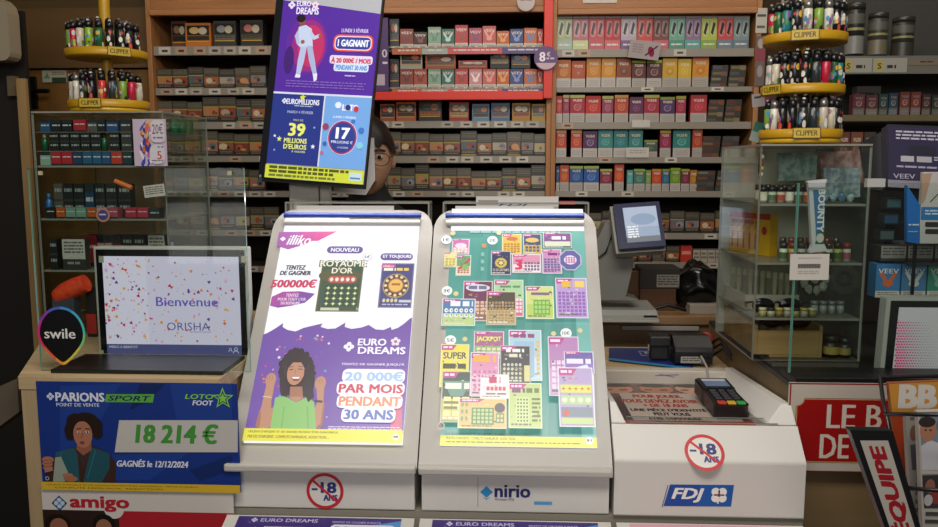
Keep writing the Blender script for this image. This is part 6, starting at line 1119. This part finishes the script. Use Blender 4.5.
c = Canvas(Vector((xx-.03, 2.1165, IW+.012)), (1, 0, 0), (0, 0, 1)); c.rect((0, .0, .055, .018), '#98948c'); c.lines((.004, .003, .05, .015), '#4a4844', 2); c.build('white_label', t)
for k in range(3): MB().tube([(xx+.056, 2.15+.02*k, IW+.02+.012*k), (xx+.085, 2.13+.02*k, IW+.05+.01*k), (xx+.11, 2.1, IW+.02+.006*k), (xx+.14, 2.08, IW+.01+.007*k)], .004, mat('#121214', .4), 8).build('cable', t)
MB().tube([(xx+.02, 2.118, IW+.03), (xx+.035, 2.09, IW+.034), (xx+.022, 2.083, IW+.025), (xx+.018, 2.08, IW+.018)], .0035, mat('#16161a', .4), 8).build('cable', t)
o = MB().ball((at(706, 338, Y=2.3).x, 2.3, IW+.03), (.025, .02, .03), mat('#a03a34', .5), 16, 10).build('red_purse', loc=(at(706, 338, Y=2.3).x, 2.3, IW)); tag(o, 'small red rounded object behind the black counter device', 'purse')
o = boxat('upright_folder', 'thin black upright folder beside the acrylic cabinet base', 'folder', (712, 325, 716.5, 350), 2.33, .02, '#141416', None, IW+.0005)
boxat('white_tag_card', 'small white card standing behind the black scanner head', 'card', (648, 340, 661, 352), 2.28, .003, '#a09c9a', None, IW+.0045)
# ================================================================ FAR RIGHT: WALL SHELF, VAPE STAND, MONITOR
t = thing('wall_shelf', 'dark wall shelf of canisters behind the glass on the cabinet side', 'shelving', (1.4, 2.8, 0)); Y = 2.62
s0, s1 = at(836, 70, Y=Y).x, at(1010, 70, Y=Y).x
MB().box(s0, s1, Y+.3, Y+.33, 0, 2.7, mat('#3a3a36', .8)).build('back_panel', t)
S2 = []
for ya, yb in ((56, 74), (115, 121), (172, 180)):
    za, zb = zy(ya, Y, 890), zy(yb, Y, 890); MB().box(s0, s1, Y+.001, Y+.299, za-.022, za-.003, mat('#4c4a44', .5)).build('shelf', t); MB().box(s0, s1, Y-.006, Y, zb, za, mat('#6c6a62' if ya < 100 else '#6a6044', .4)).build('price_strip', t); S2.append(za-.0025)
c = Canvas((s0, Y-.0065, zy(74, Y, 890)), (1, 0, 0), (0, 0, 1))
for x0, x1 in ((842, 872), (873, 907)): c.rect(c.R(x0, 58, x1, 72.5), '#98968c'); c.rr(c.R(x0+2, 60.5, x0+10.5, 71), '#a89a4a', .3); c.text('S', c.R(x0+4.5, 63, x0+8.5, 69), '#3a3824', .03); c.lines(c.R(x0+14, 65, x0+23, 69), '#2c2a26', 1, .8)
c.rect(c.R(908, 60, 938, 65), '#7a6c58'); c.lines(c.R(920, 61, 934, 64), '#3a342a', 1); c.build('price_label', t)
def canister(n, x0, x1, yt, Y, col, lab, label, zb):
    a, b = at(x0, 40, Y=Y).x, at(x1, 40, Y=Y).x; r = (b-a)/2; x = (a+b)/2; H = at((x0+x1)/2, yt, Y=Y).z-zb
    o = MB().lathe([(0, 0), (r, 0), (r, H*.86), (r*.96, H*.88), (0, H*.88)], (x, Y+r, zb+.0005), mat(col, .35), 24).lathe([(r+.0004, H*.08), (r+.0004, H*.4)], (x, Y+r, zb), mat(lab, .4), 24).lathe([(r+.0004, H*.5), (r+.0004, H*.55)], (x, Y+r, zb), mat('#8a8450', .4), 24).lathe([(r+.0004, H*.62), (r+.0004, H*.8)], (x, Y+r, zb), mat('#55544c', .5), 24).build('tobacco_canister', loc=(x, Y+r, zb)); tag(o, label, 'canister')
    MB().lathe([(0, H*.8805), (r*1.02, H*.8805), (r*1.02, H), (0, H)], (x, Y+r, zb), mat('#2c2c28', .3), 24).build('lid', o)
canister(0, 849, 867, 2, Y+.02, '#22221f', '#7a7a74', 'dark canister with grey label on the wall shelf beside the carousel', S2[0])
canister(1, 872, 891, 12, Y+.02, '#3a3a34', '#6a6452', 'greyish canister with tan label second on the wall shelf', S2[0])
canister(2, 897, 918, 16, Y+.06, '#2c2b28', '#38372f', 'plain dark canister third on the wall shelf', S2[0])
for n, (x0, x1, yt, col, lb) in enumerate([(853, 865, 102, '#7a3040', '#8a8078'), (866, 878, 103, '#6a2c38', '#a09488'), (879, 888, 102, '#1c4a44', '#6a6a60'), (889, 898, 101, '#1c4a6a', '#7a8a94'), (900, 910, 100, '#8a4038', '#a08880'), (911, 921, 100, '#943c34', '#a89088'), (922, 931, 102, '#4a2a2c', '#807068'), (932, 942, 103, '#2c3a34', '#6a7068')]):
    put(vuse(mixc(col, '#1c1c1a', .35), mixc(lb, '#2a2a28', .4), txt='#8a8278'), 'vape_refill_box', f"dim {['dark pink', 'wine', 'petrol', 'deep blue', 'brick', 'rust red', 'dark brown', 'bottle green'][n]} box, {ORD[n]} from the carousel on the wall shelf's middle board", 'vape box', 'boxes on the middle board of the wall shelf', x0, x1, yt-8, S2[1], .03, Y=Y+.02)
boxat('grey_notice_box', 'grey box with printed warning on the wall shelf behind the dim boxes', 'box', (857, 86, 881, 98), Y+.15, .04, '#6a6862', lambda c, w, h: c.lines((w*.1, h*.2, w*.9, h*.8), '#3a3834', 3), S2[1])
for n, (x0, x1, col) in enumerate([(838, 850, '#6a3a2c'), (851, 863, '#7a4a34'), (864, 876, '#4a3a30'), (893, 905, '#5a3a44')]): put(vuse(col, '#6a625a'), 'vape_refill_box', f"dim {['rusty', 'copper', 'umber', 'plum'][n]} box, {ORD[n]} from the carousel on the wall shelf's lower board", 'vape box', 'boxes on the lower board of the wall shelf', x0, x1, 132, S2[2], .03, Y=Y+.02)
# purple vape stand
YV = 1.95
t = thing('vape_stand', 'dark stepped stand with a tilted purple sign for vapes behind the glass', 'display stand', (at(915, 250, Y=YV).x, YV+.1, RB))
A = [at(888, 187, Y=YV-.02), at(890, 130, Y=YV+.03)]; U = Vector((cos(.1), -sin(.1)*.5, -.045)).normalized(); Vv = Vector((.03, .06, .2)).normalized(); O = A[0]; Ww, Hh = .2, .155
Vv = (Vv-U*Vv.dot(U)).normalized(); N_ = U.cross(Vv)
MB().prism([O, O+U*Ww, O+U*Ww+Vv*Hh, O+Vv*Hh], -N_*.03, mat('#2c2a38', .35)).build('sign_panel', t, .004)
c = Canvas(O, U, Vv, 0, .3); c.rect((.004, .02, Ww-.004, Hh-.006), '#33304a'); c.rect((0, 0, Ww, .018), '#8a8894'); c.text('VEEV', (.012, .022, .062, .034), '#a8a4b4', .02); c.lines((.02, .115, .15, .14), '#b8b4c4', 3); c.lines((.02, .045, .12, .054), '#a09cb0', 1)
c.rect((.03, .064, .06, .078), '#b0aeb4'); c.rect((.066, .064, .1, .078), '#a8a6ac'); c.rect((.05, .082, .11, .104), '#2c2c3a'); c.lines((.105, .066, .135, .078), '#b0aeb8', 2); c.ell(.145, .1, .012, .02, '#8a5a4a'); c.build('sign_print', t)
P = [(2.0, RB+.0005), (2.0, 1.36), (2.06, 1.44), (2.1, 1.44), (2.1, RB+.0005)]; x0 = at(884, 250, Y=2.0).x; MB().prism([(x0, y, z) for y, z in P], (.22, 0, 0), mat('#17181e', .4)).build('column', t)
MB().prism([O-N_*.031+U*.002, O-N_*.031-U*.03, O-N_*.031-U*.05+Vv*Hh*.75, O-N_*.031+Vv*Hh*.95], -N_*.012, mat('#131318', .4)).build('side_wing', t)
ZS = [at(905, y, Y=1.88).z for y in (298, 262)]
for z in ZS: MB().box(x0-.005, x0+.215, 1.86, 1.9995, z-.005, z-.0005, mat('#4a4c50', .3)).build('tier', t)
for k, (x, y) in enumerate(((887, 196), (884, 212), (880, 228), (877, 244))): q = at(x, y, Y=1.965); o = MB().box(q.x, q.x+.035, 1.965, 1.998, q.z-.03, q.z-.004, mat('#1c3038', .35)).box(q.x+.002, q.x+.033, 1.9642, 1.965, q.z-.027, q.z-.008, mat(['#3a5a60', '#2a4a6a', '#4a5a5a', '#2c4450'][k])).build('pod_holder', t)
VB = [('#3a7ab0', '#d06a3a', 'orange and blue'), ('#4a7ca8', '#c8ccd0', 'blue and white'), ('#3a8a78', '#7ab0a0', 'green')]
for n, (a_, b_, d_) in enumerate(VB):
    x0_, x1_ = 876+n*26, 901+n*26; put(veev(a_, b_), 'vape_pod_box', f"wide {d_} vape pod box on the stand behind the glass", 'vape box', 'wide boxes on the vape stand', x0_, x1_, 264, ZS[0], .04, Y=1.885)
    X0, X1, Z0, Z1 = rectat(881+n*27, 246, 906+n*27, 260, 1.89); o = MB().box(X0, X1, 1.89, 1.93, ZS[1]+.0005, Z1, mat('#34363a')).build('label_carton', loc=((X0+X1)/2, 1.89, ZS[1])); tag(o, f"grey carton with printed warning, {ORD[n]} on the stand's upper tier", 'carton', 'cartons on the upper tier of the vape stand'); c = Canvas((X0, 1.8895, Z0), (1, 0, 0), (0, 0, 1)); c.rect((0, .004, X1-X0, Z1-Z0), '#84827c'); c.lines((.004, .008, X1-X0-.004, Z1-Z0-.004), '#4a4844', 3); c.build('warning_print', o)
# brochure box, blue and white
t = thing('brochure_holder', 'blue and white card holder before the purple vape sign', 'holder', (at(920, 210, Y=1.8).x, 1.82, ZS[1]))
Y = 1.8; P = [at(x, y, Y=Y) for x, y in ((907, 185), (920, 205), (920, 244), (907, 242))]
MB().prism(P[::-1], (0, .012, 0), mat('#1e66b0', .4)).build('side_card', t, .001); c = Canvas(Vector((P[3].x, Y-.0006, P[3].z)), (1, 0, 0), (0, 0, 1)); c.lines(c.R(908.5, 224, 919, 227), '#c8d0d8', 1); c.lines(c.R(908.5, 231, 918, 233), '#a8b8c8', 1); c.build('side_print', t)
X0, X1, Z0, Z1 = rectat(921, 172, 960, 244, Y); MB().box(X0, X1, Y, Y+.014, Z0, Z1, mat('#b4b2ae', .4)).build('front_card', t, .002)
c = Canvas((X0, Y-.0003, Z0), (1, 0, 0), (0, 0, 1)); c.rect(c.R(921, 207, 938.5, 220), '#2c6ca8'); c.rect(c.R(938.5, 207, 960, 220), '#2c6ca8'); c.pp([(921.5, 174), (932, 173), (925, 200), (921.5, 205)], '#a88a74'); c.lines(c.R(925, 210, 938, 216), '#c0ccd8', 2); c.rr(c.R(925, 222, 946, 227), '#2c2c2c', .3); c.rr(c.R(925, 229, 946, 234), '#2c2c2c', .3); c.line(c.px(930, 202), c.px(942, 190), .002, '#2c2c30'); c.build('front_print', t)
MB().box(P[0].x, X1, Y+.015, Y+.05, P[3].z-.007, P[3].z-.001, mat('#3a3c40')).box(P[0].x+.04, P[0].x+.046, Y+.03, Y+.036, RB+.0005, P[3].z-.0072, BLACK).build('base', t); 
# pink dotted monitor
Y = 1.74; X0, X1, Z0, Z1 = rectat(884, 299, 975, 374, Y); t = thing('customer_monitor', 'white-framed monitor with pink dot pattern behind the green-edged glass', 'monitor', ((X0+X1)/2, Y+.02, RB+.0005)); Z0 = RB+.03
U = Vector((1, 0, 0)); Vv = Vector((.06, .02, 1)).normalized(); Vv = (Vv-U*Vv.dot(U)*.0).normalized(); 
O = Vector((X0-.004, Y, RB+.004)); V0 = Vector((.028, .0, .998)).normalized(); Wm, Hm = X1-X0, (Z1-RB)
def mp(u0, v0, u1, v1, y0, y1, mt, name, bv=0): MB().prism([O+U*u0+V0*v0+Vector((0, y0, 0)), O+U*u1+V0*v0+Vector((0, y0, 0)), O+U*u1+V0*v1+Vector((0, y0, 0)), O+U*u0+V0*v1+Vector((0, y0, 0))], (0, y1-y0, 0), mt).build(name, t, bv)
mp(0, 0, Wm, Hm, 0, .03, mat('#a8a8a2', .35), 'frame', .005); mp(.009, .0, Wm-.009, Hm-.008, -.003, -.0003, mat('#1a1e1c', .15), 'bezel')
c = Canvas(O+Vector((0, -.0035, 0)), U, Vector((0, 0, 1)), .3, .25); c.poly([(.024, .0), (Wm-.02, .0), (Wm-.016, Hm-.022), (.03, Hm-.022)], '#a8a6a8')
for i in range(22):
    for j in range(19):
        f = max(0, 1-((i/20)**1.1+(j/30)*.5)); u, v = .03+.004*j*.0+i*.0055+(j % 2)*.0027, .006+j*.006
        if f > .12 and u < Wm-.03: c.ell(u, v, .0024*f+.0004, .0024*f+.0004, '#c02a72' if i < 4 else '#a84a7a' if i < 8 else '#8a6a7c', 8); c.k -= 1
c.k += 1; c.build('screen', t)
# ================================================================ BELOW RIGHT: ENAMEL SIGN, NEWSPAPERS
Y = 1.646; X0, X1, Z0, Z1 = rectat(787, 383, 905, 472, Y)
c = Canvas((X0, Y, Z0), (1, 0, 0), (0, 0, 1), 0, .25); w, h = X1-X0, Z1-Z0; c.mb.box(X0, X1, Y, Y+.003, Z0, Z1, mat('#b4aca0', .25)); c.rect((.0, h-.004, w, h-.001), '#8a1c1c'); c.rect((.002, .002, .005, h-.004), '#8a1c1c'); c.rect((0, 0, w, .002), '#7a1c1c')
r = c.R(796, 400, 925, 462); q = .014; r = (r[0], r[1], r[2], r[3])
def notch(r, q): return [(r[0]+q, r[1]), (r[2], r[1]), (r[2], r[3]), (r[0]+q, r[3])]+[(r[0]+q*sin(a), r[3]-q+q*(1-cos(a))) for a in (1.57, 1.2, .8, .4, 0)][1:]+[(r[0]+q*sin(a), r[1]+q*cos(a)) for a in (0, .4, .8, 1.2, 1.57)][:4]
rr_ = lambda e: (r[0]-e, r[1]-e, w-.001, r[3]+e)
c.poly(notch(rr_(.0028), q+.002), '#6a2018'); c.poly(notch(rr_(.0018), q+.001), '#b8a06a'); c.poly(notch(rr_(0), q), '#921414')
c.text('LE B', c.R(826.5, 404.5, 882, 428.5), '#c8bfb2', .02); c.text('DE', c.R(819.5, 434, 849, 458.5), '#c8bfb2', .02)
tag(c.build('enamel_sign', loc=((X0+X1)/2, Y, Z0)), 'red enamel sign with white capitals and white border on the wooden counter front', 'sign')
# newspaper rack of black wire with its header board
YR = 1.36; zf = 0
t = thing('newspaper_rack', 'black wire newspaper rack with a slanted white header board', 'rack', (at(915, 450, Y=YR).x, YR, 0))
def wire(pts, r=.0035, Y=None): MB().tube([at(x, y, Y=YY) for x, y, YY in pts], r, mat('#0f0f10', .35), 8).build('wire', t)
wire([(880, 377, 1.45), (883, 400, 1.4), (889, 425, 1.36), (897, 470, 1.33), (905, 527, 1.31)]); wire([(880, 377.5, 1.45), (915, 376.5, 1.45), (1000, 375, 1.45)]); wire([(886, 414, 1.345), (915, 414.5, 1.25), (1000, 415, 1.25)]); wire([(897, 487, 1.27), (930, 490, 1.2), (1000, 492, 1.2)])
for x in (1.02,): 
    for y in (1.2, 1.45): MB().tube([(x, y, 0), (x, y, 1.06)], .008, BLACK, 8).build('post', t)
MB().tube([(1.04, 1.32, 0), (1.04, 1.32, .5)], .006, BLACK, 8).build('post', t)
MB().box(.66, 1.05, 1.19, 1.46, .55, .556, BLACK).build('floor_grid', t)
YH = 1.24; A = [at(x, y, Y=YH) for x, y in ((850, 430), (893, 431), (930, 560), (897, 562))]
MB().prism(A[::-1], (0, .018, 0), mat('#131316', .35)).build('header_frame', t, .003)
up = ((A[0]+A[1])/2-(A[2]+A[3])/2).normalized(); lf = Vector((-up.z, 0, up.x)).normalized(); lf = Vector((0, -1, 0)).cross(up); lf = lf if lf.x < 0 else -lf
c = Canvas((A[2]+A[3])/2+Vector((0, -.0006, 0)), up, lf, 0, .4); c.pp([(860, 440.5), (888, 440.5), (925, 560), (901, 560)], '#a8a298')
L = [c.px(*p) for p in ((874, 445), (912, 553))]; m0 = (L[0][1]+L[1][1])/2
u1 = c.px(874, 445)[0]; u0 = c.px(915, 565)[0]; v_ = c.px(874.5, 446)[1]; hw = .0165
p0, p1 = c.px(911, 556), c.px(875, 444); an = atan2(p1[1]-p0[1], p1[0]-p0[0]); Lt = sqrt((p1[0]-p0[0])**2+(p1[1]-p0[1])**2); cu, cv = (p0[0]+p1[0])/2, (p0[1]+p1[1])/2
c.text("L'ÉQUIPE", (cu-Lt/2, cv-hw*.95, cu+Lt/2, cv+hw*.95), '#8e1420', .055, .25, an); c.build('header_print', t)
# magazines and papers
def paper(name, label, pts, Y, th, col, draw):
    P = [at(x, y, Y=Y) for x, y in pts]; m = MB(); o = m.prism(P[::-1], (0, th, 0), mat(col, .55)).build(name, loc=P[0]); tag(o, label, 'newspaper' if 'paper' in name else 'magazine'); c = Canvas(Vector((P[0].x, Y-.0002, P[-1].z)), (1, 0, 0), (0, 0, 1), 0, .5); draw(c); c.build('cover_print', o)
def bbm(c): c.pp([(889, 384), (975, 380), (975, 411), (892, 413)], '#b07a28'); c.pp([(892, 414), (903, 414), (921, 560), (908, 560)], '#9c3a18'); c.pp([(903, 414), (908, 414), (924, 560), (921, 560)], '#6a2c18'); c.text('BB', c.R(898.5, 384.5, 937.5, 408.5), '#b8b4ae', .06)
paper('magazine', 'orange magazine with big white letters standing behind the newspapers', [(888, 383), (978, 379), (984, 560), (906, 560)], 1.40, .008, '#8a4a20', bbm)
def np1(c): c.rect(c.R(910, 417, 922, 420), '#5a5650'); c.pp([(909, 424), (922, 424), (926, 520), (916, 520)], '#8a8680'); c.ell(*c.px(914, 433), .007, .014, '#6a4a38'); c.pp([(910, 445), (922, 443), (923, 470), (912, 470)], '#4a4a50'); c.lines(c.R(914, 474, 926, 550), '#5a5854', 9)
paper('newspaper', 'newspaper second in the rack, mostly hidden by the front newspaper', [(906, 417), (960, 415), (966, 565), (914, 565)], 1.345, .012, '#8c8880', np1)
def np2(c):
    c.pp([(920, 415), (975, 413), (975, 470), (922, 470)], '#6a7684'); c.pp([(921, 446), (930, 440), (948, 446), (952, 470), (922, 470)], '#b0b0b4'); c.ell(*c.px(928, 430), .013, .02, '#9a6a52'); c.ell(*c.px(927, 422), .0135, .009, '#2c201a'); c.ell(*c.px(945, 425), .014, .014, '#54606e'); c.ell(*c.px(925.5, 430), .002, .0015, '#1c1410', 8); c.ell(*c.px(930.5, 430), .002, .0015, '#1c1410', 8)
    c.rect(c.R(921, 471, 975, 474), '#a8a49c'); c.pp([(922, 475), (975, 474), (975, 508), (924, 508)], '#2e2c30'); c.ell(*c.px(930, 486), .008, .012, '#8a5a4a'); c.ell(*c.px(936, 496), .009, .014, '#7a2c30'); c.ell(*c.px(928, 500), .007, .01, '#a0a0a0'); c.lines(c.R(924, 512, 970, 550), '#3a3a38', 5)
paper('newspaper', 'front newspaper with a photo of a dark-haired player in white', [(918, 412), (978, 410), (984, 565), (924, 565)], 1.3, .012, '#a09c94', np2)
# grey slab and brown board at the door side of the counter
o = MB().prism([at(x, y, Y=1.59) for x, y in ((-30, 400), (0, 386), (17, 380), (19, 412), (-30, 448))][::-1], (0, .06, 0), mat('#54493c', .7)).build('grey_chest', loc=(-1.1, 1.62, .8)); tag(o, 'dull brown-grey chest edge beside the wooden counter end', 'chest')
# ================================================================ LIGHT + CAMERA
def area(name, loc, target, sx, sy, energy, col, spread=None):
    l = bpy.data.lights.new(name, 'AREA'); l.shape = 'RECTANGLE'; l.size = sx; l.size_y = sy; l.energy = energy; l.color = col
    o = bpy.data.objects.new(name, l); COL.objects.link(o); o.location = loc; o.rotation_euler = (Vector(target)-Vector(loc)).to_track_quat('-Z', 'Y').to_euler()
    if spread: l.spread = spread
    return o
DAY = (1, .97, .93)
for x, z, sx, sy, e in ((-2.35, 1.55, .28, .5, .65), (-2.02, 1.55, .28, .5, .75), (-2.35, 1.0, .28, .45, .5), (-2.02, 1.0, .28, .45, .6), (-1.6, 1.3, .12, 1.0, .35), (.6, 2.2, 1.4, .7, 21), (-.9, 2.3, 1.2, .6, 16)):
    area('shop_window_light', (x, -2.6, z), (x*.7, 2, 1.2), sx, sy, e, DAY)
area('overhead_light', (0, .5, 2.75), (0, 1.6, .9), 1.6, .5, 36, (1, .95, .88)); area('overhead_light', (1.15, 2.35, 2.85), (1.2, 3, 1.2), .8, .3, 4, (1, .92, .8)); area('overhead_light', (-.3, 2.3, 2.85), (-.2, 3.1, 1.5), 2.2, .3, 9, (1, .84, .66))  # second one is an added, unseen lamp brightening the dark back behind the cabinet

for x0, x1 in ((-.54, -.2), (-.14, .19)):
    o = area('display_led_strip', (x0/2+x1/2, 1.93, 1.42), (x0/2+x1/2, 1.75, 1.1), x1-x0, .01, .5, (1, .99, 1))
w = bpy.data.worlds.new('room_air'); SC.world = w; w.use_nodes = True; w.node_tree.nodes['Background'].inputs[0].default_value = (.9, .82, .7, 1); w.node_tree.nodes['Background'].inputs[1].default_value = .10
cd = bpy.data.cameras.new('camera'); cd.sensor_fit = 'HORIZONTAL'; cd.sensor_width = 36; cd.lens = FPX/938*36; cd.clip_start = .05
cam = bpy.data.objects.new('camera', cd); COL.objects.link(cam); Mx = Matrix((RT, UP, -FW)).transposed().to_4x4(); Mx.translation = CAM; cam.matrix_world = Mx; SC.camera = cam
VS = SC.view_settings; VS.view_transform = 'Standard'; VS.look = 'None'; VS.gamma = 1; VS.exposure = 0; VS.use_curve_mapping = False
SC.cycles.transparent_max_bounces = 32; SC.cycles.max_bounces = 8
for i, (o, b) in enumerate(PROT):
    if i not in used:
        for ch in list(o.children): bpy.data.objects.remove(ch)
        bpy.data.objects.remove(o)
